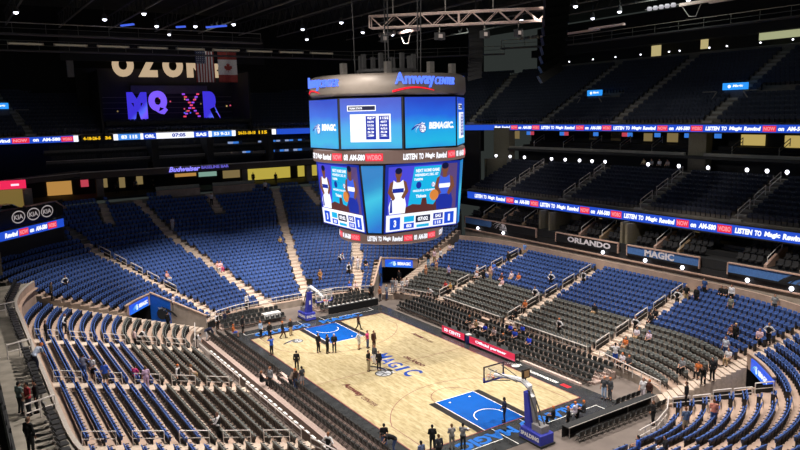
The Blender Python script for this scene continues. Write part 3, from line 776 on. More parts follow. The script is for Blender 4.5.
for i, y in enumerate(SUD):
    t = thing('suite_divider', f"low tan wall with white handrail between suites, {nth(i+1)} along from the far corner", 'divider', (29, y, 7.45), 0, 'suite dividers along the right side')
    b = MB(); b.add([(0, -.14, 0), (3.4, -.14, 0), (3.4, -.14, 1.5), (2.4, -.14, 1.35), (0, -.14, .25), (0, .14, 0), (3.4, .14, 0), (3.4, .14, 1.5), (2.4, .14, 1.35), (0, .14, .25)],
        [(0, 1, 2, 3, 4), (9, 8, 7, 6, 5), (0, 4, 9, 5), (4, 3, 8, 9), (3, 2, 7, 8)]); b.build('divider_wall', SALM if i % 2 else TAN, t)
    b = MB(); b.tube([(.3, 0, .35), (.3, 0, .9), (2.6, 0, 1.95), (2.6, 0, 1.4)], .045, 5); b.build('handrail', WHITE, t)
for y0, y1 in ((11.6, 8.4), (-.6, -1.9), (-10.3, -13.1)):
    b = MB(); b.box((31, (y0+y1)/2, 7.8), (4.4, .3, 3.6)); b.box((30.8, y0, 7.9), (4, .3, 3.6)); b.box((32.6, (y0+y1)/2, 8), (.3, abs(y0-y1), 3.6))
    if y0 > -5:
        struct('wall_suite_stair', b, mat('stair wall tan', (.22, .19, .13), .8), 'tan stair wall between suites')
    else:
        c = MB()
        for k in range(9): c.box((28.8+k*.45, (y0+y1)/2, 6.1+k*.13), (.5, abs(y0-y1), .3+k*.26))
        struct('stair_suites', c, CONC_K, 'dim concrete stair climbing between the two blue banners')
SUS = []
for k, (x, z) in enumerate(((29.5, 7.45), (30.7, 7.9), (31.9, 8.35))):
    y = -26.
    while y < 25:
        if not any(abs(y-d) < .5 for d in SUD) and not (8 < y < 12 or -2.2 < y < -.3 or -13.4 < y < -10): SUS.append((x, y, z))
        y += .62
b = MB()
for x, y, z in SUS: b.box((x, y, z+.62), (.1, .5, .55), 0, 0, .2); b.box((x-.2, y, z+.42), (.4, .48, .1)); b.box((x-.1, y, z+.2), (.08, .4, .4))
SUITE_SEATS = b
o = b.build('suite_seats', mat('suite seat black', (.03, .03, .032), .7)); tag(o, 'dark rows of suite armchairs behind the banners on the right', 'suite seats', None, 'stuff')
for i, (y, z, w, h, m) in enumerate(((21, 9.2, 1.2, .7, LITP), (16.8, 9.3, .7, .8, LITP), (6.3, 9.2, .8, .9, LITP), (-6, 9.1, 1.0, .6, LITP), (-9.1, 9.3, 1.6, .7, LITP), (-16.6, 9.25, 1.3, .6, LITP), (-19.9, 9.2, 1.5, .6, LITP))):
    b = MB(); b.box((0, 0, 0), (.08, w, h)); o = b.build('wall_light_panel', m, None, loc=(33.8, y, z)); tag(o, f"dim amber lit panel at the back of the suites, {nth(i+1)} from the far corner", 'light panel', 'lit panels at the back of the suites')

# ribbon boards
def ribbon(label, a, c, z0, z1, texts, th=.22):
    """board from plan point a to c (left to right as read) carrying the radio message"""
    a = Vector((*a, 0)); c = Vector((*c, 0)); t = (c-a).normalized(); n = t.cross(Vector((0, 0, 1))); L = (c-a).length; h = z1-z0
    r = thing('ribbon_board', label, 'ribbon board', (a.x, a.y, z0), 0, 'ribbon boards around the decks')
    b = MB(); b.bar(tuple(t*0+Vector((0, 0, h/2))-n*th/2), tuple(t*L+Vector((0, 0, h/2))-n*th/2), th, h); b.build('led_panel', RIBB, r)
    b = MB(); b.bar(tuple(Vector((0, 0, -.06))-n*th/2), tuple(t*L+Vector((0, 0, -.06))-n*th/2), th+.1, .1); b.bar(tuple(Vector((0, 0, h+.06))-n*th/2), tuple(t*L+Vector((0, 0, h+.06))-n*th/2), th+.1, .1); b.build('panel_frame', FASCD, r)
    fn = plane_fn((0, 0, 0), t, (0, 0, 1))
    per = 12.68
    for s0 in texts:
        def put(s, x, w, hh=.56, m=RIBW, y=.22):
            x0 = s0+x*per; w = w*per
            if x0 < 0 or x0+w > L: return
            q = MB(); text_fit(q, s, w, h*hh, lambda X, Y, z: fn(x0+X, h*y+Y, .02), bold=.055, shear=.15); return q.build('ribbon_lettering', m, r)
        put('LISTEN', 0, .135); put('TO', .15, .05); put('Magic', .22, .115, .62, RIBW, .16); put('Rewind', .35, .145); put('on', .635, .05, .4); put('AM-580', .705, .145)
        for s, x, w in (('NOW', .51, .11), ('WDBO', .86, .115)):
            x0 = s0+x*per; w0 = w*per
            if x0 < 0 or x0+w0 > L: continue
            q = MB(); q.add([fn(x0, h*.12, .01), fn(x0+w0, h*.12, .01), fn(x0+w0, h*.88, .01), fn(x0, h*.88, .01)], [(0, 1, 2, 3)]); q = q.build('red_box', RIBR, r)
            p = MB(); text_fit(p, s, w0*.86, h*.5, lambda X, Y, z: fn(x0+w0*.07+X, h*.25+Y, .02), bold=.03); p.build('box_lettering', RIBP, q)
    return r
ribbon('long lower ribbon board above the right suites with a radio message', (30, 27), (30, -34), 9.78, 10.72, [27-25.4, 27-12.75, 27-.07, 27+12.6, 27+25.3])
ribbon('long upper ribbon board on the right with a radio message', (40, 33), (40, -34), 18.92, 19.72, [-2.5, 10.2, 22.9, 35.6, 48.3])
ribbon('ribbon board on the cut corner beyond the right stand', (20.2, 38.5), (27, 31.5), 9.72, 10.66, [])
ribbon('short ribbon board on the far left corner below the car platform', (-27.6, 30.9), (-20.2, 38.5), 9.72, 10.66, [-3.0])
UPC = [(40*0+14+26*math.cos(R_(a)), 28+26*math.sin(R_(a))) for a in (10, 35, 62, 90)]
b = MB(); wallp(b, [(40, 33)]+UPC[1:], 18.9, 19.7, .2); o = b.build('ribbon_board', RIBB); tag(o, 'upper ribbon board round the far right corner behind the video board', 'ribbon board')
# far upper ribbon with statistics
r = thing('ribbon_board', 'upper ribbon board across the far end with statistics and a game clock', 'ribbon board', (-26, 54, 18.92), 0, 'ribbon boards around the decks')
SEG = [(-3.2, 9.9, 'led_panel', RIBB), (9.9, 10.5, 'led_panel', RIBW), (10.9, 15.0, 'dark_panel', FASCD), (15.0, 15.6, 'led_panel', RIBW), (15.6, 18.6, 'led_panel', glow('ribbon sky', lin('#4a8fe8'), 1)), (18.6, 19.0, 'led_panel', RIBW), (19.0, 20.8, 'led_panel', RIBB),
       (20.8, 26.2, 'led_panel', RIBW), (26.2, 28.4, 'led_panel', RIBB), (28.4, 28.9, 'led_panel', RIBW), (28.9, 32.0, 'led_panel', glow('ribbon sky', lin('#4a8fe8'), 1)), (32.0, 32.6, 'led_panel', RIBW), (32.6, 38.2, 'dark_panel', FASCD), (38.6, 39.2, 'led_panel', RIBW), (39.4, 46, 'led_panel', RIBB)]
for x0, x1, nm, m in SEG:
    b = MB(); b.box(((x0+x1)/2, .1, .4), (x1-x0, .2, .82)); b.build(nm, m, r)
fe = plane_fn((0, 0, 0), (1, 0, 0), (0, 0, 1))
for s, x, w, m, y, h in (('TO', -3.0, .8, RIBW, .2, .45), ('Magic', -1.9, 1.6, RIBW, .2, .5), ('Rewind', 0, 2.4, RIBW, .2, .45), ('on', 5.0, .7, RIBW, .2, .35), ('AM-580', 6.1, 2.2, RIBW, .2, .45),
        ('4-18-26-5', 11.1, 2.2, SCRY, .15, .45), ('36', 13.9, .8, SCRY, .15, .45), ('83 115', 16, 2.2, RIBW, .15, .5), ('ORL', 19.2, 1.4, RIBW, .15, .5), ('07:05', 23, 2.0, SCRN, .15, .55), ('SAS', 26.5, 1.6, RIBW, .15, .5),
        ('53 9-21', 29.2, 2.4, RIBW, .15, .5), ('24-31-18-10', 33, 2.8, SCRY, .15, .5), ('115', 36.3, 1.4, SCRY, .15, .5), ('LISTEN', 40, 2.4, RIBW, .2, .5)):
    b = MB(); text_fit(b, s, w, h, lambda X, Y, z: fe(x+X, y+Y, .03), bold=.05); b.build('ribbon_lettering', m, r)
for x0, x1, s in ((2.6, 4.6, 'NOW'), (8.4, 9.85, 'WDBO')):
    b = MB(); b.box(((x0+x1)/2, -.01, .4), (x1-x0, .02, .66)); q = b.build('red_box', RIBR, r)
    b = MB(); text_fit(b, s, (x1-x0)*.8, .4, lambda X, Y, z: fe(x0+.15+X, .2+Y, .04), bold=.03); b.build('box_lettering', RIBP, q)

# middle deck on the right
b = MB()
for k in range(9):
    x = MIDX-.3+MDEP*k; z = MIDZ+.37*k
    b.box((x+MDEP/2, -4, z-.35), (MDEP, 63, .7), 0, 0)
b.box((38.6, -4, 14.05), (1.0, 63, .7), 0, 0)
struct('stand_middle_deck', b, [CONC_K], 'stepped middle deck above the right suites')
b = MB()
for ya in MID_A:
    for k in range(9):
        x = MIDX-.3+MDEP*k; z = MIDZ+.37*k
        b.box((x+.2, ya, z+.1), (.4, 1.1, .2)); b.box((x+.6, ya, z+.015), (.5, 1.1, .03))
struct('stair_middle_deck', b, FASC, 'aisle steps of the middle deck')
for i, ya in enumerate(MID_A[:4]):
    t = thing('aisle_railing', f"white aisle railing on the middle deck, {nth(i+1)} from the far corner", 'railing', (30.4, ya, 11), 0, 'aisle railings of the middle deck')
    for s in range(3):
        b = MB(); x0 = .3+s*2.6; x1 = x0+1.9; zf = .435
        b.tube([(x0, 0, x0*zf), (x0, 0, x0*zf+.95), (x1, 0, x1*zf+.95), (x1, 0, x1*zf)], .05, 5); b.tube([(x0, 0, x0*zf+.5), (x1, 0, x1*zf+.5)], .04, 5); b.build('rail', STEEL, t)
b = MB(); wallx(b, 38.35, -34, -14.2, 14.1, 14.75, .2); wallx(b, 38.35, -11.4, -2.2, 14.1, 14.75, .2); wallx(b, 38.35, -.8, 9, 14.1, 14.75, .2); wallx(b, 38.35, 10.2, 19.4, 14.1, 14.75, .2); wallx(b, 38.35, 20.6, 28, 14.1, 14.75, .2)
struct('wall_middle_ledge', b, FASC, 'grey ledge wall behind the middle deck')
b = MB(); wallx(b, 42.6, -34, 30, 14.2, 16.2, .3); b.box((41, -4, 14.3), (4, 64, .2)); b.box((41.5, -4, 16.1), (4.4, 66, .3)); wallx(b, 45.2, -34, 30, 16, 19, .3); b.box((42.6, -4, 19.2), (5, 66, .5))
b.box((42.6, -4, 16.5), (2.2, 64, .5)); b.box((43.6, -4, 16.9), (1.5, 64, .6))
wallx(b, 33.9, -34, 29, 9.9, 11, .2)
struct('wall_upper_suites', b, SUITE, 'dark shell of the upper suites')
b = MB(); wallx(b, 40, -34, -2.6, 15.98, 16.58, .3); wallx(b, 40, -.2, 30, 15.98, 16.58, .3); struct('trim_2', b, FASC, 'grey fascia under the upper suites')
b = MB(); b.box((41.0, -1.4, 17), (1.2, 2.2, 5.4)); struct('column_suites', b, mat('column concrete', (.20, .18, .13), .85), 'concrete column between the upper suites')
b = MB(); b.box((40.4, 31.0, 16.5), (1.2, 3.4, 5.5)); b.box((37.5, 29.2, 13.2), (4.5, .6, 3.4)); struct('column_corner', b, mat('column concrete', (.20, .18, .13), .85), 'concrete corner pier beyond the middle deck')
for i, y in enumerate((30.5, 27.4, 24.4, 19.1, 16.6, 14.1, 12.0, 9.9, 3.5, -.6, -4.2, -8.6, -10.7, -12.7)):
    t = thing('globe_lamp', f"round white ledge lamp above the middle deck, {nth(i+1)} from the video board", 'lamp', (38.35, y, 14.75), 0, 'globe lamps on the middle ledge')
    b = MB(); b.lathe([(.0, .17), (.1, .2), (.17, .3), (.2, .4), (.17, .5), (.1, .58), (0, .6)], 10); b.build('globe', GLB, t, True)
    b = MB(); b.lathe([(0, 0), (.1, 0), (.1, .04), (.04, .06), (.04, .2), (0, .2)], 8); b.build('lamp_stem', STEELD, t)
for i, (y, z) in enumerate(((22.6, 6.0), (17.5, 6.2), (1.3, 6.3), (-4.2, 6.3), (-8.5, 6.2), (-15.1, 6.2), (-19.0, 6.2))):
    t = thing('globe_lamp', f"round white lamp at the foot of the suite banners, {nth(i+1)} from the video board", 'lamp', (28.2, y, 5.9), 0, 'globe lamps below the banners')
    b = MB(); b.lathe([(.0, .1), (.1, .13), (.17, .22), (.2, .32), (.17, .42), (.1, .5), (0, .52)], 10); b.build('globe', GLB, t, True)
    b = MB(); b.lathe([(0, 0), (.1, 0), (.1, .04), (.04, .06), (.04, .14), (0, .14)], 8); b.build('lamp_stem', STEELD, t)
# upper suite interiors: lit walls, screens and stair rails
for i, (y, z, w, h, m) in enumerate(((33.5, 18.1, 1.6, 1.4, LITP), (17.6, 18, 1.1, 1.0, mat('amber wall', (.3, .22, .1), .8)), (13.7, 18, 1.3, 1.1, mat('amber wall', (.3, .22, .1), .8)), (8.6, 18, 1.0, 1.0, LITP), (5.0, 18.0, 1.2, 1.1, LITP), (-5.3, 17.9, 2.2, 1.2, glow('suite bright', lin('#c0a860'), .9)), (-9.9, 17.8, 1.7, 1.3, glow('suite bright', lin('#c0a860'), .9)))):
    b = MB(); b.box((0, 0, 0), (.1, w*1.25, h)); o = b.build('wall_light_panel', m, None, loc=(44.9, y, z)); tag(o, f"amber wall panel inside the upper suites, {nth(i+1)} from the video board", 'light panel', 'lit panels inside the upper suites')
for i, (y, m) in enumerate(((29.0, TVB), (28.3, TVR), (22.2, TVB), (21.4, TVR), (16.0, TVB), (11.2, TVR), (10.4, TVB), (6.2, TVB), (2.0, TVB), (1.2, TVB), (-1.9, TVB))):
    t = thing('suite_television', f"small glowing television hung in the upper suites, {nth(i+1)} from the video board", 'television', (43.6, y, 18.35), 0, 'televisions in the upper suites')
    b = MB(); b.box((0, 0, 0), (.08, .95, .58)); b.build('television_case', DARK, t); b = MB(); b.box((-.05, 0, 0), (.02, .88, .52)); b.build('television_screen', m, t)
for i, y in enumerate((24.6, 18.9, 14.0, 9.3, 4.6, -5.6, -10.7)):
    t = thing('stair_rail', f"slanting steel stair rail in the upper suites, {nth(i+1)} from the video board", 'railing', (40.4, y, 16.55), 0, 'stair rails in the upper suites')
    b = MB(); b.tube([(0, 0, 0), (0, 0, .8), (2, 0, 1.7), (2, 0, .9)], .05, 5); b.build('rail', STEELD, t); b = MB(); b.tube([(0, .0, .4), (2, 0, 1.3)], .04, 5); b.build('lower_rail', STEELD, t)
# upper deck
b = MB()
for k in range(17):
    z = zup(k); P = up_path(UPR+UDEP*k); Q = up_path(UPR+UDEP*(k+1)); n = len(P)
    for i in range(n-1):
        mid = ((P[i][0]+P[i+1][0])/2, (P[i][1]+P[i+1][1])/2)
        if k >= 3 and P[i][0] <= 14.01 and P[i+1][0] >= -14.01 and mid[1] > 50: continue
        b.add([(*P[i], z), (*P[i+1], z), (*Q[i+1], z), (*Q[i], z)], [(3, 2, 1, 0)]); zl = z-.18 if k == 0 else z-.6; b.add([(*P[i], zl), (*P[i+1], zl), (*P[i+1], z), (*P[i], z)], [(3, 2, 1, 0)])
b.f = [f[::-1] for f in b.f]
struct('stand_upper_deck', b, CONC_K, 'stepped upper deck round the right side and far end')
b = MB()
for ya in UP_A:
    for k in range(17): b.box((40.3+UDEP*k+.25, ya, zup(k)+.12), (.5, 1.2, .25)); b.box((40.3+UDEP*k+.7, ya, zup(k)+.02), (.6, 1.2, .04))
for az in (20, 48, 74):
    for sx in (1, -1):
        for k in range(17):
            rr = UPR+UDEP*k+.3; b.box((sx*(14+rr*math.cos(R_(az))), 28+rr*math.sin(R_(az)), zup(k)+.12), (.6, 1.3, .25), R_(az) if sx > 0 else PI-R_(az))
struct('stair_upper_deck', b, FASC, 'aisle steps of the upper deck')
for i, (y, sz) in enumerate(((18.35, 2.5), (-2.6+.3, 3.0), (34.5, 2.5))):
    if i < 2: x = 46; rz = 0; p = (x, y, 22.0)
    else: p = (-24.4, 57.0, 21.9); rz = PI/2+.25
    lab = ['blue lit section sign over a doorway in the upper right deck, left one', 'blue lit section sign over a doorway in the upper right deck, nearest the right edge', 'blue lit section sign over a doorway in the far left upper deck'][i]
    t = thing('section_doorway', lab, 'doorway', p, rz, 'doorways in the upper deck')
    b = MB(); b.box((.6, 0, .6), (1.4, 2.7, 2.2)); b.build('doorway_wall', mat('doorway grey', (.10, .11, .14), .8), t)
    b = MB(); b.box((-.15, 0, 1.95), (.25, sz, .78)); s = b.build('sign_box', SGN, t)
    b = MB(); fn = plane_fn((-.285, sz/2, 1.6), (0, -1, 0), (0, 0, 1)); text_fit(b, 'Magic', sz*.42, .36, lambda X, Y, z: fn(sz*.42+X, .18+Y, .01), bold=.04, shear=.2); poly_on(b, ell(sz*.28, .34, .2, .2, 10), fn, .01); b.build('sign_lettering', RIBW, s)
    b = MB(); b.box((-1.2, .3, -.75), (.2, 6.4, .5)); b.build('front_parapet', FASC, t)
    for s in (-1, 1):
        b = MB(); b.tube([(-1.2, s*1.6+.0, 1.35), (-1.2, s*1.6, 1.4), (-1.2, s*3.4, 1.4)], .06, 5); b.tube([(-1.2, s*1.6, 1.35), (-1.2, s*2.9, -.4)], .07, 5); b.build('guard_rail', STEELD, t)
b = MB(); wallx(b, 56.6, -32, 40, 27.5, 28.9, .3, 0); b.box((57.6, 4, 31.4), (2.2, 76, 1.2), 0, 1); wallx(b, 60, -34, 44, 27, 36, .3, 1)
b.tube([(56.4, -32, 29.0), (56.4, 40, 29.0)], .09, 5, 0)
struct('wall_right', b, [mat('back rail grey', (.16, .155, .14), .7), SUITE], 'dark back wall and press row above the upper deck')
for i, (y, w, z, h, m) in enumerate(((17.3, 1.6, 29.9, 1.6, glow('press amber', lin('#c8b880'), .8)), (9.6, 1.1, 30.2, 1.3, glow('press amber', lin('#c8b880'), .8)), (1.2, 13.5, 30.5, 1.2, glow('press lime', lin('#b8bc90'), .75)))):
    b = MB(); b.box((0, 0, 0), (.1, w, h)); o = b.build('press_window', m, None, loc=(57.6, y-(6 if i == 2 else 0), z)); tag(o, ['small amber lit press window above the upper right deck, left one', 'narrow amber lit press window right of the first', 'long pale lit press window at the top right'][i], 'window', 'lit press windows')
for i, y in enumerate((33, 28, 23.6, 19, 14.2, 12.5, 8, 5.5, 1, -3)):
    b = MB(); b.lathe([(0, -.12), (.1, -.06), (.13, 0), (.1, .06), (0, .12)], 8); o = b.build('press_lamp', GLB, None, True, (56.3, y, 29.5-.05*i*0)); tag(o, f"small white lamp along the press row, {nth(i+1)} from the left", 'lamp', 'lamps along the press row')

# far end: concourse, fascias, loge tiers
b = MB(); b.box((0, 53.4, 11.35), (44, 8, .3)); wally(b, 57.2, -30, 30, 11, 19, .3); b.box((2, 53.4, 14.2), (54, 7.4, .3))
wallp(b, [(-34, 30), (-34, 44), (-26, 57)], 5, 19, .3); wallp(b, [(34, 29), (34, 44), (26, 57)], 8, 19, .3); b.prism([(-34, 30), (-34, 49), (-20.9, 49), (-20.9, 39.2), (-27.9, 31.6)], 10.05, 10.35); b.prism([(34, 30), (27.9, 31.6), (20.9, 39.2), (20.9, 49), (34, 49)], 10.05, 10.35)
wallp(b, [(-30.5, 27.6), (-27.4, 30.9), (-20.4, 38.3)], 7.2, 9.7, .2)
struct('wall_far', b, SUITE, 'dark concourse shell at the far end')
b = MB(); b.bar((-16.4, 49.8, 14.55), (20, 49.8, 14.55), .3, .8, 0); b.bar((-16.4, 49.65, 15.02), (20, 49.65, 15.02), .36, .12, 1)
b.bar((-28, 38.6, 14.9), (-16.4, 49.8, 14.9), .3, .8, 0); b.bar((-28, 38.5, 15.3), (-16.4, 49.65, 15.0), .3, .08, 1)
for y, z in ((51.2, 16.35), (52.8, 17.7)): b.bar((-20, y, z), (21, y, z), .2, .45, 2); b.box((0.5, y+.8, z-.3), (41, 1.8, .4), 0, 3)
b.bar((-20, 51.1, 16.6), (21, 51.1, 16.6), .1, .06, 1)
struct('trim_3', b, [mat('fascia brown', (.075, .06, .05), .7), mat('fascia light line', (.5, .46, .42), .6), mat('fascia mid', (.12, .12, .115), .7), SUITE], 'stacked fascias of the loge tiers at the far end')
b = MB()
for y, z in ((51.9, 16.4), (53.4, 17.7)):
    x = -19.
    while x < 20:
        if (x+40) % 6.5 > .8: b.box((x, y, z+.5), (.5, .12, .6))
        x += .62
o = b.build('loge_seats', mat('suite seat black', (.03, .03, .032), .7)); tag(o, 'dark seats in the two loge tiers at the far end', 'loge seats', None, 'stuff')
for i, x in enumerate((-6.5, -.5, 10.5)):
    b = MB(); b.box((x if i != 1 else 1.2, 51.4, 16.9), (.9, 3.0, 4.0)); struct('column_loge', b, SUITE, 'dark column through the far loge tiers')
for i, (x0, x1, y, z, h) in enumerate(((4.8, 7.0, 52.6, 17.95, .5), (9.5, 17.5, 52.6, 17.95, .42), (6.3, 8.0, 51.0, 16.55, .4), (10, 17.5, 51.0, 16.5, .5))):
    b = MB(); n = max(2, int((x1-x0)/.8))
    b.box(((x0+x1)/2, y, z), (x1-x0, .12, h)); t = b.build('loge_screen', mat('loge screen back', (.05, .09, .2), .5)); tag(t, ['short blue lit screen strip in the upper loge tier', 'long blue lit screen strip in the upper loge tier', 'short blue lit screen strip in the lower loge tier', 'long blue lit screen strip in the lower loge tier'][i], 'screen', 'screen strips in the loge tiers')
    for j in range(n):
        if j % 3 == 2: continue
        q = MB(); q.box((x0+.4+(x1-x0-.6)*j/n, y-.08, z), ((x1-x0)/n*.8, .03, h*.6)); q.build('lit_panel', TVB if j % 2 else glow('tv pale', lin('#9fb6e8'), .7), t)
for i, (x0, x1, z0, z1, m) in enumerate(((-19.6, -16.5, 11.6, 13.9, LITO), (-15.3, -14.3, 12.5, 14, TVR), (-12.6, -11.8, 12.2, 13.7, LITP), (-10.2, -9.4, 12.0, 13.5, LITP), (-7.8, -6.9, 12.3, 13.9, LITP), (-2.2, 1.0, 13.0, 13.8, LITO), (1.4, 4.2, 12.8, 13.9, glow('concourse cyan', lin('#8fb8a8'), .7)), (9.0, 16.6, 11.7, 14.0, LITY), (18.0, 21.5, 11.7, 14.0, LITY), (5.2, 8.6, 12.3, 13.9, LITP))):
    b = MB(); b.box(((x0+x1)/2, 56.9, (z0+z1)/2), (x1-x0, .1, z1-z0)); o = b.build('concourse_light_panel', m); tag(o, f"lit wall panel in the concourse behind the far terrace, {nth(i+1)} from the left", 'light panel', 'lit panels along the far concourse')
for i, x in enumerate((-13.8, 6.6, 17.3)):
    b = MB(); b.box((x, 51.5, 12.8), (.9, .9, 2.8)); struct('column_concourse', b, CONC_K, 'concourse column behind the far terrace')
for i, (x0, x1, z) in enumerate(((-7.2, -1.2, 11.9), (.7, 7.0, 11.9))):
    t = thing('drink_ledge', ['pale drink ledge behind the terrace, left one', 'pale drink ledge behind the terrace, right one'][i], 'ledge', ((x0+x1)/2, 48.4, 11.0), 0, 'drink ledges')
    b = MB(); b.box((0, 0, .45), (x1-x0, .25, .9)); b.build('ledge_wall', CONC_D, t); b = MB(); b.box((0, -.1, .93), (x1-x0+.1, .6, .08)); b.build('ledge_top', CONC, t)
    b = MB(); b.box((0, .1, 1.25), (x1-x0, .04, .55)); b.build('glass_panel', GREENISH, t)
t = thing('neon_sign', 'glowing violet beer bar sign reading Budweiser Baseline Bar on the far fascia', 'sign', (-5.0, 49.5, 14.45), 0)
fn = plane_fn((0, 0, 0), (1, 0, 0), (0, 0, 1)); NEO = glow('neon violet', lin('#8f86ff'), 1.2)
b = MB(); text_fit(b, 'Budweiser', 4.4, .72, lambda X, Y, z: fn(X, Y-.12, .03+z), bold=.03, shear=.3, extr=.03); b.build('neon_lettering', NEO, t)
b = MB(); text_fit(b, 'BASELINE BAR', 4.0, .42, lambda X, Y, z: fn(4.6+X, .08+Y, .03+z), bold=.02, extr=.03); b.build('neon_lettering', glow('neon dim violet', lin('#6d64d8'), .9), t)
# car platform in the far left corner
b = MB(); wallp(b, [(-28.3, 31.8), (-24.2, 36.2), (-20.9, 39.6), (-19.8, 42)], 10.7, 12.55, .2, 0); b.bar((-24.2, 36.2, 12.6), (-20.9, 39.6, 12.6), .45, .12, 1); b.bar((-20.9, 39.6, 12.6), (-19.4, 43, 11.3), .45, .12, 1)
struct('wall_platform', b, [mat('platform black', (.014, .012, .012), .6), SALM], 'black curved parapet below the display car')
tdir = (Vector((-20.9, 39.6, 0))-Vector((-24.2, 36.2, 0))).normalized()
for i, s in enumerate((-1.9, .4, 2.6)):
    c = Vector((-24.2, 36.2, 11.65))+tdir*(s+.6)+Vector((.13, -.13, 0))
    t = thing('oval_sign', 'KIA oval sign on the black corner parapet, '+['leftmost', 'middle one', 'rightmost'][i], 'sign', tuple(c), 0, 'oval signs on the corner parapet')
    fn = plane_fn((0, 0, 0), tdir, (0, 0, 1), .02)
    b = MB(); ring_on(b, 0, 0, 1.0, .68, .12, fn, .02, 0, 28); b.build('oval_rim', glow('sign chrome', (.45, .40, .40), .8), t)
    b = MB(); poly_on(b, ell(0, 0, .98, .66, 28), fn, .0); b.build('oval_face', mat('sign maroon', (.03, .012, .012), .5), t)
    b = MB(); text_fit(b, 'KIA', 1.35, .5, lambda X, Y, z: fn(-.68+X, -.25+Y, .03), bold=.02); b.build('oval_lettering', glow('sign chrome', (.45, .40, .40), .8), t)
    b = MB(); b.lathe([(0, 0), (.02, 0)], 4); 
t = thing('display_car', 'pale silver saloon car on show behind the corner parapet', 'car', (-25.9, 39.4, 11.25), R_(25))
CARP = mat('car silver', (.42, .45, .50), .25, metal=.3, noise=.02)
b = MB(); prof = [(-2.2, .35), (-2.25, .75), (-1.9, .95), (-1.2, 1.0), (-.6, 1.42), (.55, 1.45), (1.2, 1.02), (2.0, .88), (2.25, .65), (2.2, .35)]
v = []
for yy, sc in ((-.88, .0), (-.8, 1), (.8, 1), (.88, .0)):
    for x, z in prof: v.append((x, yy if z < 1.1 else yy*.82, z if (sc or z < 1.05) else 1.0))
n = len(prof); b.add(v, [(j*n+i, j*n+i+1, (j+1)*n+i+1, (j+1)*n+i) for j in range(3) for i in range(n-1)]+[tuple(range(n)), tuple(range(3*n, 4*n))[::-1]]); b.build('car_body', CARP, t)
b = MB()
for s in (-1, 1): b.add([(-1.0, s*.80, 1.02), (1.05, s*.80, 1.02), (.5, s*.68, 1.38), (-.55, s*.68, 1.38)], [(0, 1, 2, 3)])
b.build('car_window', mat('car glass', (.01, .012, .015), .1), t)
for x in (-1.35, 1.4):
    for s in (-1, 1):
        b = MB(); b.lathe([(0, -.1), (.34, -.1), (.34, .1), (0, .1)], 16); b.xform(Matrix.Translation((x, s*.82, .34)) @ Matrix.Rotation(PI/2, 4, 'X')); wv = b.build('wheel', mat('tyre black', (.015, .015, .016), .7), t)
        b = MB(); b.lathe([(0, -.115), (.2, -.115), (.2, .115), (0, .115)], 12); b.xform(Matrix.Translation((x, s*.82, .34)) @ Matrix.Rotation(PI/2, 4, 'X')); b.build('hubcap', SILVER, wv)
t = thing('lightbox_sign', 'glowing red lightbox sign above the display car', 'sign', (-25.6, 40.2, 14.35), 0)
b = MB(); b.box((0, 0, .4), (4.2, .3, .95)); b.build('sign_box', glow('sign crimson', lin('#f02858'), 1.0), t)
b = MB()
for x in (-.9, 1.0): b.box((x, -.17, .38), (.8, .04, .22))
b.build('sign_lamp', glow('sign pink', lin('#ffc8d8'), 1.4), t)
b = MB(); b.box((-25.4, 41.6, 12.7), (3.6, .3, 2.8), 0, 0); b.box((-23.4, 40.6, 12.7), (.9, .9, 2.9), 0, 1); struct('wall_booth', b, [glow('booth amber', lin('#a08848'), .5), mat('booth cream', (.36, .33, .28), .8)], 'amber lit booth wall behind the display car')
# bar and giant letters over the far end
b = MB(); b.box((-1, 61.5, 25.2), (26, .3, 8), 0, 0); b.box((-1.3, 57, 21.2), (21, 6, .5), 0, 0); wally(b, 59.2, -16, 14, 30.05, 34, .3, 0); b.box((-1, 60.6, 26.1), (11.5, .3, 1.2), 0, 1)
b.box((-12.2, 58, 24), (.3, 8, 9), 0, 0); b.box((9.2, 58, 24), (.3, 8, 9), 0, 0)
struct('wall_bar', b, [SUITE, mat('bar wall grey', (.12, .115, .11), .8)], 'dark bar opening high at the far end')
t = thing('wall_letters', 'big cream letters reading OZONE above the far end bar, tops hidden', 'sign', (-9.1, 60.4, 27.95), 0)
fn = plane_fn((0, 0, 0), (1, 0, 0), (0, 0, 1)); CRM = glow('letter cream', lin('#d8bc98'), .75)
for i, ch in enumerate('OZONE'):
    b = MB(); text_fit(b, ch, 3.0 if ch != 'E' else 2.3, 3.5, lambda X, Y, z, i=i: fn(i*3.62+X, Y, z*2.), bold=.075, extr=.1); b.build('letter', CRM, t)
PUR = grad('purple lattice', [(0, '#4a38ff'), (.45, '#7a5cff'), (.6, '#5a6cff'), (1, '#3c30d8')], .8, .5, .9)
for i, (ch, x, w, h, z) in enumerate((('M', -8.1, 2.7, 4.0, 21.6), ('Q', -5.1, 2.6, 3.4, 22.4), ('X', -.1, 2.4, 3.3, 22.0), ('R', 3.0, 2.5, 4.1, 21.6))):
    t = thing('lit_letter', f"giant purple lit letter {ch} on the far end bar, {['leftmost', 'second', 'third', 'rightmost'][i]}", 'sign', (x, 57.2, z), 0, 'purple letters on the bar')
    if ch == 'X':
        b = MB()
        for j in range(9):
            for s in (-1, 1): b.box((w/2+s*(j/8-.5)*w*.9, 0, h*j/8), (.35, .3, .22), 0, (j+(s > 0)) % 2, 0)
        b.build('letter_face', [glow('letter violet', lin('#9a4cf0'), 1), glow('letter red', lin('#f04868'), 1)], t)
    else:
        b = MB(); text_fit(b, ch, w, h, lambda X, Y, z: (X, -z*2, Y), bold=.09, extr=.12); b.build('letter_face', PUR if ch != 'Q' else glow('letter purple', lin('#7f5cff'), 1), t)
random.seed(3)
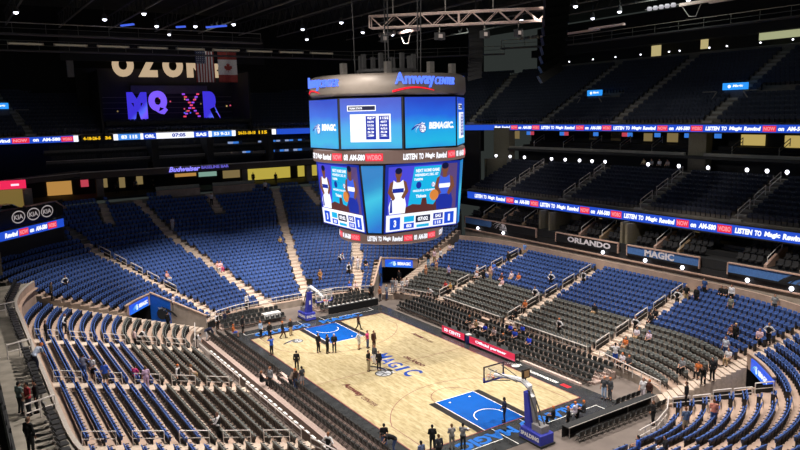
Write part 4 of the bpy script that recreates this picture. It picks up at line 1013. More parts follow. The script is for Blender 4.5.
for i in range(22):
    x = random.uniform(-11.5, 8.6); z = random.uniform(22.4, 25.0)
    b = MB(); b.lathe([(0, -.14), (.1, -.08), (.13, 0), (.1, .08), (0, .14)], 7); o = b.build('bar_lamp', [glow('lamp amber', lin('#d0b070'), .8), glow('lamp rose', lin('#d85070'), .9), glow('lamp blue', lin('#5060ff'), 1), LITP][i % 4], None, True, (x, 60.9, z)); tag(o, ['small amber', 'small rose', 'small blue', 'small dim'][i % 4]+' lamp glowing in the far end bar', 'lamp', ['amber', 'rose', 'blue', 'dim'][i % 4]+' bar lamps')
for i, z in enumerate((22.6, 23.4, 24.2, 25.0)):
    b = MB(); b.box((-1.2, 61.2, z), (20, .2, .07)); o = b.build('bar_shelf', mat('bar shelf', (.16, .15, .13), .6)); tag(o, f"long dim shelf at the back of the bar, {['lowest', 'second', 'third', 'top'][i]}", 'shelf', 'bar shelves')
# hanging flags
def cloth(w, h, nx, nz, fn):
    v = []; 
    for j in range(nz+1):
        for i in range(nx+1): v.append((w*(i/nx-.5), .10*math.sin(i/nx*9+j*.15)*(.3+j/nz), -h*j/nz))
    f = []; m = []
    for j in range(nz):
        for i in range(nx):
            a = j*(nx+1)+i; f.append((a, a+nx+1, a+nx+2, a+1)); m.append(fn((i+.5)/nx, (j+.5)/nz))
    return v, f, m
FW = mat('flag white', (.62, .58, .60), .8); FR = mat('flag red', (.28, .04, .035), .8); FB = mat('flag navy', (.03, .035, .09), .8)
for nm, lab, x, w in (('hanging_flag', 'striped star flag hanging upright at the far end', 0, 2.55), ('hanging_flag', 'red and white maple leaf flag hanging at the far end', 3.15, 2.65)):
    t = thing(nm, lab, 'flag', (-.35+x+.3, 46, 30.6), 0, 'flags hanging at the far end')
    b = MB()
    if x == 0: v, f, m = cloth(w, 4.1, 26, 20, lambda u, vv: 2 if (u < .54 and vv < .42) else (1 if int(u*13) % 2 == 0 else 0))
    else: v, f, m = cloth(w, 4.1, 20, 20, lambda u, vv: 0 if .25 < vv < .75 else 1)
    b.v = v; b.f = f; b.m = m; o = b.build('flag_cloth', [FW, FR, FB], t, True); s = o.modifiers.new('thick', 'SOLIDIFY'); s.thickness = .03
    if x == 0:
        q = MB()
        for j in range(6):
            for i in range(5): poly_on(q, ell(-w/2+.16+i*.25, -.2-j*.27, .055, .055, 5), plane_fn((0, -.16, 0), (1, 0, 0), (0, 0, 1)), 0)
        q.build('flag_stars', FW, o)
    else:
        leaf = [(0, .62), (.12, .38), (.26, .45), (.22, .1), (.38, .25), (.44, .12), (.62, .15), (.55, -.05), (.64, -.12), (.3, -.38), (.34, -.5), (.04, -.44), (.04, -.7)]
        leaf = leaf+[(-a, c) for a, c in leaf[::-1]]
        q = MB(); q.add([(a*.95, -.2, -2.05+c*.95) for a, c in leaf], [tuple(range(len(leaf)))[::-1]]); q.build('flag_leaf', FR, o)
    b = MB(); b.tube([(-w/2-.1, 0, .05), (w/2+.1, 0, .05)], .04, 6); b.build('flag_pole', STEELD, t)
for i, (x, y) in enumerate(((-24.0, 60), (-14.8, 60), (8.4, 60.5))):
    b = MB(); b.box((x, y, 29.3), (.9, .5, 3.0)); o = struct('column_upper', b, mat('column pale', (.25, .24, .24), .8), 'pale column above the far upper deck')
# ------------------------------------------------------------------ vomitories, stairs, railings
VBLUE = mat('tunnel blue', (.012, .13, .60), .5)
for sx, sy, nm in ((-1, 1, 'far left'), (1, 1, 'far right'), (1, -1, 'near right')):
    P = lambda R, a, z=0: (sx*(4+R*math.cos(a)), sy*(13+R*math.sin(a)), z)
    A0 = az_lim(15.9, .65)
    b = MB(); n = 8                                            # dark lining and fascia of the tunnel mouth
    for i in range(n):
        a, c = A0+(VOM_A-A0)*i/n, A0+(VOM_A-A0)*(i+1)/n
        b.add([P(15.95, a, 2.35), P(15.95, c, 2.35), P(15.95, c, 3.5), P(15.95, a, 3.5), P(16.1, a, 2.35), P(16.1, c, 2.35), P(16.1, c, 3.5), P(16.1, a, 3.5)],
              [(0, 1, 2, 3), (7, 6, 5, 4), (3, 2, 6, 7), (0, 4, 5, 1)], 0)
        b.add([P(18.5, a, 0), P(18.5, c, 0), P(18.5, c, 2.5), P(18.5, a, 2.5)], [(0, 1, 2, 3)], 1)
        b.add([P(16, a, 2.5), P(16, c, 2.5), P(18.5, c, 2.5), P(18.5, a, 2.5)], [(0, 1, 2, 3)], 1)
    for a in (A0+.01, VOM_A-.005): b.add([P(15.9, a, 0), P(18.6, a, 0), P(18.6, a, 2.6), P(15.9, a, 2.6)], [(0, 1, 2, 3)], 1)
    struct('wall_tunnel', b, [CONC, BLACK], f"tunnel mouth under the {nm} seats")
    b = MB()                                                   # side wall following the rows down to the floor
    for k in range(8):
        r0, r1 = 9.4+.82*k, 9.4+.82*(k+1); z0, z1 = (zend(k)+.75, zend(k+1)+.75) if sy > 0 else (zend(k)+.04, zend(k+1)+.04); mi = 1 if k >= 5 and sy > 0 else 0
        q = [P(r0, VOM_A-.012, 0), P(r1, VOM_A-.012, 0), P(r1, VOM_A-.012, z1), P(r0, VOM_A-.012, z0)]
        b.add(q+[P(r0, VOM_A+.004, 0), P(r1, VOM_A+.004, 0), P(r1, VOM_A+.004, z1), P(r0, VOM_A+.004, z0)], [(0, 1, 2, 3), (7, 6, 5, 4), (3, 2, 6, 7)], mi)
    struct('wall_tunnel_side', b, [CONC_D, VBLUE], f"side wall of the {nm} tunnel")
    hh = .8 if sy > 0 else .08; b = MB(); b.bar(P(9.3, VOM_A-.006, zend(0)+hh), P(15.98, VOM_A-.006, zend(8)+hh), .22, .12)
    for i in range(n): b.bar(P(16.02, A0+(VOM_A-A0)*i/n, 3.53), P(16.02, A0+(VOM_A-A0)*(i+1)/n, 3.53), .25, .1)
    struct('trim_tunnel', b, CONC, f"pale cap of the {nm} tunnel walls")
    if sy > 0:
        t = Vector(P(15.5, VOM_A-.02, 0))-Vector(P(9.6, VOM_A-.02, 0)); L = t.length; org = Vector(P(9.6, VOM_A-.03, 0))
        if sx > 0: fn0 = plane_fn(org+t, -t, (0, 0, 1), .05); fn = lambda x, y, z=0: fn0(x, y, z)
        else: fn0 = plane_fn(org, t, (0, 0, 1), .05); fn = lambda x, y, z=0: fn0(x, y, z)
        e = thing('tunnel_emblem', f"black and silver ball emblem painted on the {nm} tunnel wall", 'emblem', (0, 0, 0), 0, 'tunnel wall emblems')
        org2 = Vector(fn(0, 0)); e.location = org2; b = MB()
        ball_logo(b, L*(.72 if sx < 0 else .28), 1.7, 3.0, lambda x, y, d=0: tuple(Vector(fn(max(.1, min(L-.1, x)), max(.05, min(1.35+.24*(L-x if sx > 0 else x)*.8, y)), d))-org2), .006, 0, 1, 2); b.build('emblem_paint', [DARK, SILVER, DARK], e)
    am = (A0+VOM_A)/2+(.03 if sy < 0 else 0); c = Vector(P(15.8, am, 2.45)); tt = Vector((-sx*sy*math.sin(am)*1, math.cos(am)*1, 0))
    ti = Vector((math.sin(am)*sx*-1, sy*math.cos(am), 0)).normalized()
    nn = Vector((-sx*math.cos(am), -sy*math.sin(am), 0))
    t = ti if ti.cross(Vector((0, 0, 1))).dot(nn) > 0 else -ti
    s = thing('lightbox_sign', f"bright blue lit sign with a ball emblem reading BEMAGIC over the {nm} tunnel", 'sign', tuple(c), 0, 'lit signs over the tunnels')
    W = 3.6 if sy > 0 else 4.3; fn = plane_fn(-t*W/2, t, (0, 0, 1), .08)
    b = MB(); b.bar(tuple(-t*W/2+Vector((0, 0, .45))), tuple(t*W/2+Vector((0, 0, .45))), .16, .92); b.build('sign_box', grad('sign glow '+nm, [(0, '#1648e0'), (.5, '#1f7cf4'), (1, '#1a58e8')], 0, .6, .3), s)
    b = MB(); ball_logo(b, .95, .5, 1.3, lambda x, y, d=0: fn(x, y, d+.01), .004, 0, 1, 2); b.build('sign_emblem', [SCRC, SCRW, SCRG], s)
    b = MB(); text_fit(b, 'BEMAGIC', 1.75, .42, lambda x, y, z: fn(1.65+x, .25+y, .015), bold=.06); b.build('sign_lettering', SCRW, s)
# stairs between side stands and tunnels, and up every aisle
b = MB()
for sx, sy in ((-1, 1), (1, 1), (1, -1), (-1, -1)):
    for k in range(NSIDE):
        for h in (0, 1):
            r = 9.5+SDEP*(k+.25+.5*h-.5); z = zside(k)-(.117 if h == 0 else 0); a = az_lim(max(r, 8.6), 0)
            b.box((sx*(4+r*math.cos(a)), sy*(13+r*math.sin(a)), z/2), (.42, 1.35, z), sx*sy*a)
for sx in (-1, 1):
    for ya in CORE_A:
        for k in range(NSIDE):
            x = 13.5+SDEP*k; b.box((sx*(x-.2), ya, zside(k)-.117), (.42, 1.1, .235-.02 if k else .235))
            b.box((sx*(x+.2), ya, zside(k)+.012), (.62, 1.15, .03))
def endsteps(fnx, sx, k0, k1, zf, r0, dep, rise):
    for k in range(k0, k1):
        R0 = r0+dep*k
        y = 30.
        for _ in range(12):
            x = abs(fnx(y)); y = 13+math.sqrt(max(R0*R0-max(x-4, 0)**2, 1))
        az = math.atan2(y-13, max(x-4, 1e-6)); tx = sx*x
        b.box((tx-sx*.2*math.cos(az), y-.2*math.sin(az), zf(k)-rise/2), (.42, 1.15, rise), az if sx > 0 else PI-az)
        b.box((tx+sx*.2*math.cos(az), y+.2*math.sin(az), zf(k)+.012), (.6, 1.15, .03), az if sx > 0 else PI-az)
for f, sx in zip(AIS_E, (1, -1, 1, -1)):
    endsteps(f, sx, 0, 20, zend, 9.5, DEP, .265)
for f, sx in zip(AIS_E[:2], (1, -1)): endsteps(f, sx, 0, 12, zter, 26, .85, .45)
for f, sx in zip(AIS_E[2:], (1, -1)): endsteps(f, sx, 0, 4, zter, 26, .85, .45)
for f, sx in ((lambda y: 0.0, 1), (lambda y: 14.6, 1), (lambda y: 14.6, -1)): endsteps(f, sx, 7, 12, zter, 26, .85, .45)
struct('stair_aisles', b, mat('aisle step', (.56, .45, .37), .85, noise=.12), 'pale concrete aisle steps of the stands')
RAILW = mat('rail white', (.66, .60, .57), .4); RAILK = mat('rail infill black', (.012, .012, .012), .6)
def railing(label, p, q, group, h=.95, posts=2, infill=False, r=.035, capw=None):
    p = Vector(p); q = Vector(q); d = q-p
    t = thing('guard_railing', label, 'railing', tuple(p), 0, group)
    U = Vector((0, 0, 1))
    for i in range(posts): o = d*(i/(posts-1)); b = MB(); b.tube([o, o+U*h], r, 5); b.build('post', RAILW, t)
    b = MB(); b.tube([U*h, d+U*h], r*1.3, 5); b.build('top_rail', RAILW, t)
    b = MB(); b.tube([U*h*.5, d+U*h*.5], r, 5); b.build('middle_rail', RAILW, t)
    if infill:
        b = MB(); b.bar(tuple(U*h*.42), tuple(d+U*h*.42), .03, h*.7); b.build('infill_panel', RAILK, t)
    return t
for sx, snm in ((-1, 'left'), (1, 'right')):
    for j, ya in enumerate((12.2, .8, -10.4)):
        anm = ['far', 'middle', 'near'][j]
        for i, k in enumerate((1, 4, 7, 10, 13)):
            x0 = 13.5+SDEP*k; x1 = x0+SDEP*2; yo = ya+.5
            railing(f"white handrail on the {anm} aisle of {snm} stand, {nth(i+1)} up from the court", (sx*x0, yo, zside(k)), (sx*x1, yo, zside(k)+.47), f"{snm} stand aisle handrails", .9, 2, sx > 0, .035 if sx > 0 else .024)
for j, (ya, yb) in enumerate(((18.3, 12.9), (11.5, 1.5), (.1, -9.7), (-11.1, -18.2))):
    for sx, snm in ((-1, 'left'), (1, 'right')):
        y0, y1 = (ya, yb)
        p0 = (13.45, y0) if y0 < 13 else (4+9.45*math.cos(math.asin(min(1, (y0-13)/9.45))), y0)
        p1 = (13.45, y1) if y1 > -13 else (4+9.45*math.cos(math.asin(min(1, (-13-y1)/9.45))), y1)
        railing(f"pale front railing of the {snm} stand, {['farthest', 'second', 'third', 'nearest'][j]} length", (sx*p0[0], p0[1], .72), (sx*p1[0], p1[1], .72), 'front railings of the side stands', .85, 8)
EP = [(4+9.42*math.cos(a), 13+9.42*math.sin(a)) for a in (R_(50), R_(63), R_(77), R_(90))]
EP = EP+[(-x, y) for x, y in EP[::-1]]
for i, (a, c) in enumerate(zip(EP[:-1], EP[1:])):
    railing(f"pale front railing below the far end seats, {nth(i+1)} length from the right", (*a, .72), (*c, .72), 'front railings of the far end', .8, 4)
for i, (a, c) in enumerate(zip(EP[:3], EP[1:4])):
    railing(f"pale front railing at the near right corner, {nth(i+1)} length from the stairs", (a[0], -a[1], .72), (c[0], -c[1], .72), 'front railings of the near corner', .8, 4)
for i in range(5):
    P = lambda R: (4+R*math.cos(VOM_A+.03), -13-R*math.sin(VOM_A+.03))
    r0 = 9.7+1.28*i; z = zend(int((r0-9.5)/DEP))
    railing(f"white panel rail beside the near right tunnel, {nth(i+1)} from the court", (*P(r0), z+.05), (*P(r0+1.1), z+.3), 'panel rails by the near right tunnel', .8, 2, True, .04)
for sx in (-1, 1):
    for i in range(5):
        y0 = 27+i*2.1; x0 = 11.2+.588*(y0-25.9)-.75; k = int((math.hypot(x0-4, y0-13)-9.5)/DEP); y1 = y0+1.5; x1 = x0+.88
        railing(f"dark and white aisle rail, {'left' if sx < 0 else 'right'} part of far stand, {nth(i+1)} from front", (sx*x0, y0, zend(k)), (sx*x1, y1, zend(k)+.55), 'aisle rails of the far stand', .9, 2, True)
# ------------------------------------------------------------------ left walkway fittings
b = MB(); wallx(b, -29.75, -34, 27, 6.9, 7.3, .12); 
for y in range(-30, 27, 3): b.box((-29.75, y, 7.6), (.08, .08, 1.4))
b.box((-29.75, -4, 8.05), (.1, 60, .08)); struct('wall_left', b, DARK, 'dark glazed wall edge of the left walkway')
b = MB(); b.box((-33, -2, 6.6), (6.3, 58, .3)); struct('floor_lounge', b, mat('lounge carpet', (.07, .055, .045), .9, noise=.3), 'dark lounge floor beyond the left walkway')
b = MB(); b.box((-28.6, 26.9, 8.3), (2.4, .3, 2.2)); struct('wall_left_end', b, mat('end wall tan', (.30, .25, .17), .8), 'tan end wall of the left walkway')
STOOL = mat('stool black', (.018, .018, .019), .5)
sb = MB(); panel(sb, .44, -.16, .72, -.24, 1.10, .05, .03, 4, 0, .03); sbM = sb.mesh('backrest', True); sbM.materials.append(STOOL)
sc = MB(); sc.box((.02, 0, .66), (.44, .44, .08)); scM = sc.mesh('seat'); scM.materials.append(mat('stool seat', (.03, .03, .032), .5))
sf = MB(); sf.tube([(0, 0, .02), (0, 0, .63)], .035, 6); sf.lathe([(0, .0), (.22, 0), (.2, .03), (.05, .06)], 10); sf.lathe([(.17, .26), (.19, .27), (.17, .28)], 10); sfM = sf.mesh('stool_base'); sfM.materials.append(STEELD)
yy = -21.; ns = 0
while yy < 20:
    if not any(abs(yy-a) < 1.1 for a in CORE_A):
        ns += 1; sec = 'beyond far gap' if yy > 12 else 'past middle gap' if yy > .8 else 'past near gap' if yy > -10.4 else 'before near gap'
        xx = -27.95 if abs(yy) < 13 else -27.9
        r = D.objects.new('bar_stool', sfM); COL.objects.link(r); r.location = (xx+(0 if yy < 13 else .18*(yy-13)), yy, 6.9); r.rotation_euler = (0, 0, random.uniform(-.2, .2) if yy < 13 else -(yy-13)*.05)
        tag(r, f"black stool, left walkway {sec}, {nth(ns)} from near end", 'bar stool', 'bar stools on the left walkway')
        for nm, me in (('backrest', sbM), ('seat', scM)): o = D.objects.new(nm, me); o.parent = r; COL.objects.link(o)
    yy += .66
for i, y in enumerate((12.2, .8, -10.4)):
    railing(f"curved pale gate rail on the left walkway by the {['far', 'middle', 'near'][i]} aisle", (-27.5, y-.4, 6.9), (-28.9, y-.9, 6.9), 'gate rails on the left walkway', .95, 3)
for i, (x, y) in enumerate(((-29.5, 17), (-29.5, 8.5), (-29.5, -1))):
    b = MB(); b.lathe([(0, 0), (.12, 0), (.12, .06), (0, .08)], 8); o = b.build('floor_lamp', GLB, None, True, (x, y, 7.4)); tag(o, f"small lamp on the dark edge of the left walkway, {['far', 'middle', 'near'][i]} one", 'lamp', 'lamps along the left walkway')

# ------------------------------------------------------------------ baskets
HB = mat('padding blue', (.035, .045, .36), .6); HWH = mat('arm white', (.74, .74, .76), .5)
def glassmat():
    m = mat('backboard glass', (.6, .65, .7), .05, noise=0, alpha=.12); return m
def hoop(sy, label):
    t = thing('basketball_hoop', label, 'basketball hoop', (0, sy*17.3, .03), 0 if sy < 0 else PI)
    # local: +y towards centre court
    b = MB(); b.add([(-.6, -1.1, .05), (.6, -1.1, .05), (.6, .95, .05), (-.6, .95, .05), (-.6, -1.1, .78), (.6, -1.1, .78), (.6, .8, .86), (-.6, .8, .86)],
        [(3, 2, 1, 0), (4, 5, 6, 7), (0, 1, 5, 4), (1, 2, 6, 5), (2, 3, 7, 6), (3, 0, 4, 7)]); base = b.build('base', HB, t, bevel=.05)
    for (o, tx, w) in (((-.61, .75, .32), (0, -1, 0), 1.7), ((.61, -.9, .32), (0, 1, 0), 1.7), ((.52, .93, .34), (-1, 0, 0), 1.05)):
        if not w: continue
        b = MB(); text_fit(b, 'SPALDING', w, .3, plane_fn(o, tx, (0, 0, 1), .01), bold=.05); b.build('base_lettering', WHITE, base)
    b = MB(); b.box((0, -.2, .06), (1.3, 2.0, .12)); b.build('wheel_tray', DARK, t)
    b = MB(); b.add([(-.34, .05, .8), (.34, .05, .8), (.34, .66, .8), (-.34, .66, .8), (-.22, .55, 3.15), (.22, .55, 3.15), (.22, .95, 3.15), (-.22, .95, 3.15)],
        [(3, 2, 1, 0), (4, 5, 6, 7), (0, 1, 5, 4), (1, 2, 6, 5), (2, 3, 7, 6), (3, 0, 4, 7)]); c = b.build('column_padding', HB, t, bevel=.04)
    b = MB(); b.box((0, .82, 2.0), (.2, .03, .45)); b.build('padding_mark', WHITE, c)
    b = MB(); b.tube([(0, .3, 2.9), (0, .55, 3.5), (0, 1.2, 3.75), (0, 2.4, 3.6), (0, 4.05, 3.25)], [.2, .22, .2, .16, .13], 8); b.build('arm', HWH, t)
    b = MB(); b.box((0, -.45, 1.0), (.7, .9, .5)); b.box((0, .1, 1.9), (.3, .25, 1.9), 0, 0, 0, -.2); b.build('lift_mechanism', mat('mechanism grey', (.25, .24, .25), .5, metal=.3), t)
    b = MB()
    for s in (-1, 1): b.tube([(s*.2, -.75, 1.0), (s*.18, .5, 3.3)], .05, 6); b.tube([(s*.25, 1.5, 3.6), (s*.6, 4.05, 3.85)], .035, 6); b.tube([(s*.25, 2.2, 3.5), (s*.7, 4.05, 3.0)], .035, 6)
    b.build('strut', DARK2, t)
    b = MB(); b.box((0, 4.18, 3.43), (1.8, .03, 1.05)); b.build('backboard_glass', glassmat(), t)
    fr = mat('backboard frame', (.045, .03, .045), .5) if sy < 0 else mat('backboard frame white', (.62, .58, .55), .5)
    b = MB(); y = 4.18
    for s in (-1, 1): b.box((s*.9, y, 3.43), (.07, .08, 1.12)); b.box((0, y, 3.43+s*.53), (1.86, .08, .07))
    f = b.build('backboard_frame', fr, t)
    b = MB(); b.box((0, y, 2.87), (1.9, .12, .1)); b.box((-.9, y, 3.0), (.1, .12, .34)); b.box((.9, y, 3.0), (.1, .12, .34)); b.build('edge_padding', HB, t)
    b = MB()
    for s in (-1, 1): b.box((s*.3, y+.03, 3.28), (.05, .02, .45)); b.box((0, y+.03, 3.28+s*.22), (.6, .02, .05))
    b.build('target_square', WHITE, t)
    b = MB(); rg = [(.23*math.cos(i*PI/8), 4.58+.23*math.sin(i*PI/8), 3.02) for i in range(17)]; b.tube(rg, .018, 6); b.box((0, 4.27, 3.0), (.16, .18, .1)); b.build('rim', mat('rim orange', (.65, .10, .02), .4), t)
    b = MB(); NR = 12
    for i in range(NR):
        for s in (1, -1):
            pts = []
            for j in range(5):
                a = 2*PI*(i+s*j*.5)/NR; rr = .225-.09*j/4; pts.append((rr*math.cos(a), 4.58+rr*math.sin(a), 3.0-.42*j/4))
            b.tube(pts, .008, 3)
    b.build('net', WHITE, t)
    sh = MB(); sh.box((0, .95, 4.32), (.62, .16, .62)); s = sh.build('shot_clock', mat('clock black', (.02, .016, .014), .5), t)
    sh = MB(); sh.box((0, .86, 4.32), (.42, .02, .44)); sh.build('clock_panel', mat('clock tan', (.42, .26, .12), .6), s)
    sh = MB(); sh.tube([(0, 1.0, 3.7), (0, .95, 4.05)], .04, 6); sh.build('clock_post', DARK2, t)
    return t
hoop(-1, 'near basketball hoop on a blue SPALDING stand, seen from behind'); hoop(1, 'far basketball hoop on a blue stand facing the court')

# ------------------------------------------------------------------ courtside seating
CH = mat('chair black', (.024, .025, .025), .55); CHF = mat('chair frame', (.10, .095, .09), .4, metal=.4)
cb = MB(); panel(cb, .44, -.2, .46, -.26, .86, .035, .03, 3, 0, .04); cbM = cb.mesh('backrest', True); cbM.materials.append(CH)
cs = MB(); cs.box((.03, 0, .44), (.42, .43, .06)); csM = cs.mesh('seat'); csM.materials.append(CH)
cf = MB()
for s in (-1, 1): cf.bar((.2, s*.22, 0), (-.25, s*.22, .84), .025, .025); cf.bar((-.22, s*.22, 0), (.18, s*.22, .42), .025, .025)
cf.bar((.12, -.22, .15), (.12, .22, .15), .02); cfM = cf.mesh('chair_frame'); cfM.materials.append(CHF)
CHAIRS = []
for i, (x, z) in enumerate(((-9.36, .16), (-10.26, .34), (-11.16, .52))):
    n = 0; y = -19.
    while y < 16.2:
        n += 1
        if not abs(y-2.2) < .75: CHAIRS.append((x, y, z, 0, f"black chair, left courtside platform, {['front', 'middle', 'back'][i]} row, {nth(n)} from near end"))
        y += .57
for i, (x, z) in enumerate(((9.95, .0), (10.62, .18), (11.47, .36), (12.32, .54))):
    n = 0; y = 14.4-.25*i
    while y > -13.2:
        n += 1
        if not (abs(y-2.4) < .7 and i > 0) and not (i == 0 and -13.3 < y < -9.5 and False): CHAIRS.append((x, y, z, PI, f"black chair, right courtside platform, {nth(i+1)} row, {nth(n)} from far end"))
        y -= .57
for i, (y, z) in enumerate(((18.4, .0), (19.25, .18), (20.1, .36))):
    for j in range(12):
        CHAIRS.append((-8.6+.57*j, y, z, -PI/2, f"black chair behind far baseline, left block, {nth(i+1)} row, {nth(j+1)} from left"))
        CHAIRS.append((2.4+.57*j, y, z, -PI/2, f"black chair behind far baseline, right block, {nth(i+1)} row, {nth(j+1)} from left"))
for j in range(16): CHAIRS.append((2.2+.57*j, -19.2, 0, PI/2, f"black chair at the long press table by the near baseline, {nth(j+1)} from the left"))
for i, y in enumerate((-16.9, -17.7)):
    for j in range(5): CHAIRS.append((8.3+.57*j+.3*i, y-.2, 0, PI/2, f"black chair on the near right apron, {['front', 'back'][i]} row, {nth(j+1)} from the left"))
order = sorted(range(len(CHAIRS)), key=lambda i: (not in_view(CHAIRS[i][:3]), math.dist(CHAIRS[i][:3], camp)))
near_c = set(order[:300]); rest = MB()
for i, (x, y, z, rz, lab) in enumerate(CHAIRS):
    if i in near_c:
        if not in_view((x, y, z)): continue
        r = D.objects.new('folding_chair', cfM); COL.objects.link(r); r.location = (x, y, z+.03); r.rotation_euler = (0, 0, rz); tag(r, lab, 'chair', 'courtside folding chairs')
        for nm, me in (('backrest', cbM), ('seat', csM)): o = D.objects.new(nm, me); o.parent = r; COL.objects.link(o)
    else:
        Mx = Matrix.Translation((x, y, z+.03)) @ Matrix.Rotation(rz, 4, 'Z')
        for src, mi in ((cb, 0), (cs, 0), (cf, 1)): rest.add([Mx @ Vector(v) for v in src.v], src.f, mi)
if rest.v: tag(rest.build('folding_chairs', [CH, CHF]), 'remaining black folding chairs in the far rows round the court', 'chairs', None, 'stuff')
for nm, lab, boxes in (('courtside_platform', 'stepped pale platform under the left courtside chairs', [(-9.6, -1.4, .0, .9, 35.4, .17), (-10.5, -1.4, 0, .9, 35.4, .35), (-11.4, -1.4, 0, .9, 35.4, .53)]),
        ('courtside_platform', 'stepped pale platform under the right courtside chairs', [(10.8, .7, 0, .84, 28, .19), (11.65, .7, 0, .84, 28, .37), (12.5, .7, 0, .84, 28, .55)]),
        ('courtside_platform', 'low platform behind the far baseline left of the hoop', [(-5.4, 19.3, 0, 7.2, .84, .19), (-5.4, 20.15, 0, 7.2, .84, .37)]),
        ('courtside_platform', 'low platform behind the far baseline right of the hoop', [(5.6, 19.3, 0, 7.2, .84, .19), (5.6, 20.15, 0, 7.2, .84, .37)])):
    b = MB()
    for x, y, z, w, l, h in boxes: b.box((x, y, h/2), (w, l, h))
    tag(b.build(nm, mat('platform deck', (.40, .30, .265), .8, noise=.15)), lab, 'platform', 'courtside platforms')
for i, (x, y0, y1) in enumerate(((-8.98, -19, 16.2), (-9.98, -19, 16.2), (-10.9, -19, 16.2))):
    t = thing('platform_kerb', f"pink kerb strip along left courtside chairs, {['nearest the court', 'second from court', 'third from court'][i]}", 'kerb', (x, (y0+y1)/2, [.03, .17, .35][i]), 0, 'kerb strips by the left chairs')
    b = MB(); b.box((0, 0, .09), (.30, y1-y0, .16)); b.build('kerb_top', mat('kerb pink', (.62, .47, .42), .7), t)
for i, (x, y0, y1) in enumerate(((9.35, -12.8, -6.2), (10.35, -13, 14), (11.2, -13, 14), (12.05, -13, 14))):
    t = thing('platform_kerb', f"pink kerb strip along right courtside chairs, {nth(i+1)} from the court", 'kerb', (x, (y0+y1)/2, [.03, .0, .19, .37][i]), 0, 'kerb strips by the right chairs')
    b = MB(); b.box((0, 0, .1), (.22, y1-y0, .2)); b.build('kerb_top', mat('kerb pink', (.62, .47, .42), .7), t)
t = thing('barrier_rail', 'low barrier with a line of white plates below the left stand', 'barrier', (-12.55, -.2, .02), 0)
b = MB(); b.box((0, 0, .35), (.08, 23, .7)); b.build('barrier_panel', mat('barrier brown', (.30, .23, .20), .7), t)
for j in range(26):
    b = MB(); b.box((-.0, -11.2+.9*j, .74), (.16, .55, .07)); b.build('barrier_plate', WHITE, t)
# scorer's tables with lit fronts
for i, (ya, yb, s, w) in enumerate(((4.6, 1.0, '50 CENTS', 2.6), (.3, -6.0, 'Official partner', 4.3))):
    t = thing('scorers_table', ['short red lit scorers table on the right sideline', 'long red lit scorers table on the right sideline'][i], 'table', (8.75, (ya+yb)/2, .03), 0, 'lit scorers tables')
    L = ya-yb
    b = MB(); b.box((.3, 0, .78), (.8, L, .06)); b.build('tabletop', DARK, t)
    b = MB(); b.box((-.06, 0, .42), (.14, L, .82)); b.build('table_cabinet', DARK, t)
    b = MB(); b.box((-.14, 0, .50), (.03, L-.08, .66)); p = b.build('lit_front', grad('table red', [(0, '#d41238'), (.4, '#f06a90'), (.6, '#f488a4'), (1, '#e01c48')], 0, 1.0, .3), t)
    b = MB(); text_fit(b, s, w, .34, plane_fn((-.165, w/2+.1, .34), (0, -1, 0), (0, 0, 1)), bold=.05); b.build('front_lettering', SCRW, p)
    for e in (-1, 1):
        b = MB(); b.box((.55, e*(L/2-.2), .38), (.06, .06, .76)); b.build('table_leg', DARK, t)
    for j in range(int(L/1.5)):
        m = thing('table_monitor', f"small black monitor on the {['short', 'long'][i]} scorers table, {nth(j+1)} from the far end", 'monitor', (8.95, ya-.8-1.5*j, .84), 0, 'monitors on the scorers tables')
        q = MB(); q.box((0, 0, .2), (.05, .5, .32)); q.build('monitor_case', DARK, m); q = MB(); q.box((.06, 0, .02), (.2, .22, .03)); q.build('monitor_foot', DARK2, m)
b = thing('corner_cooler', 'blue and white cooler between the two scorers tables', 'cooler', (8.8, .62, .03))
q = MB(); q.box((0, 0, .4), (.45, .4, .8)); q.build('cooler_body', mat('cooler blue', (.05, .08, .5), .5), b); q = MB(); q.box((0, 0, .84), (.47, .42, .1)); q.build('cooler_lid', WHITE, b)
t = thing('press_table', 'long black draped press table by the near baseline', 'table', (6.3, -18.35, .03))
q = MB(); q.box((0, .28, .42), (9.2, .05, .84)); q.build('table_drape', BLACK, t); q = MB(); q.box((0, 0, .82), (9.2, .65, .05)); q.build('tabletop', DARK, t); q = MB(); q.box((0, -.33, .86), (9.2, .04, .04)); q.build('table_edge', STEEL, t)
for s in (-4.4, -1.5, 1.5, 4.4):
    q = MB(); q.box((s, -.2, .4), (.05, .05, .8)); q.build('table_leg', STEELD, t)
t = thing('press_table', 'white folding table among the chairs left of the far hoop', 'table', (-3.4, 19.0, .2))
q = MB(); q.box((0, 0, .72), (1.9, .8, .05)); q.build('tabletop', WHITE, t); q = MB(); q.box((0, -.38, .45), (1.9, .03, .55)); q.build('table_drape', WHITE, t)
for s in (-.85, .85):
    q = MB(); q.box((s, 0, .35), (.05, .6, .7)); q.build('table_leg', STEELD, t)
t = thing('press_table', 'black press table right of the far hoop', 'table', (5.8, 17.6, .03))
q = MB(); q.box((0, 0, .75), (6.4, .55, .05)); q.build('tabletop', DARK2, t); q = MB(); q.box((0, -.26, .38), (6.4, .03, .72)); q.build('table_drape', BLACK, t)
for j in range(11):
    q = MB(); q.box((-2.9+.57*j, .05, .79), (.28, .2, .03)); o = q.build('paper_sheet', WHITE, None, loc=(5.8, 17.6, .03)); tag(o, f"white paper sheet on black table right of far hoop, {nth(j+1)} from left", 'paper', 'papers on the far press table')
b = MB(); AP = lambda s, a: (s*(4+9.36*math.cos(R_(a))), 13+9.36*math.sin(R_(a)))
wallp(b, [AP(-1, a) for a in (51, 60, 70, 80, 90)], .03, .7, .06); wallp(b, [AP(1, a) for a in (51, 60, 70)], .03, .7, .06); struct('wall_drape', b, BLACK, 'black drapes along the front wall of the far stand')

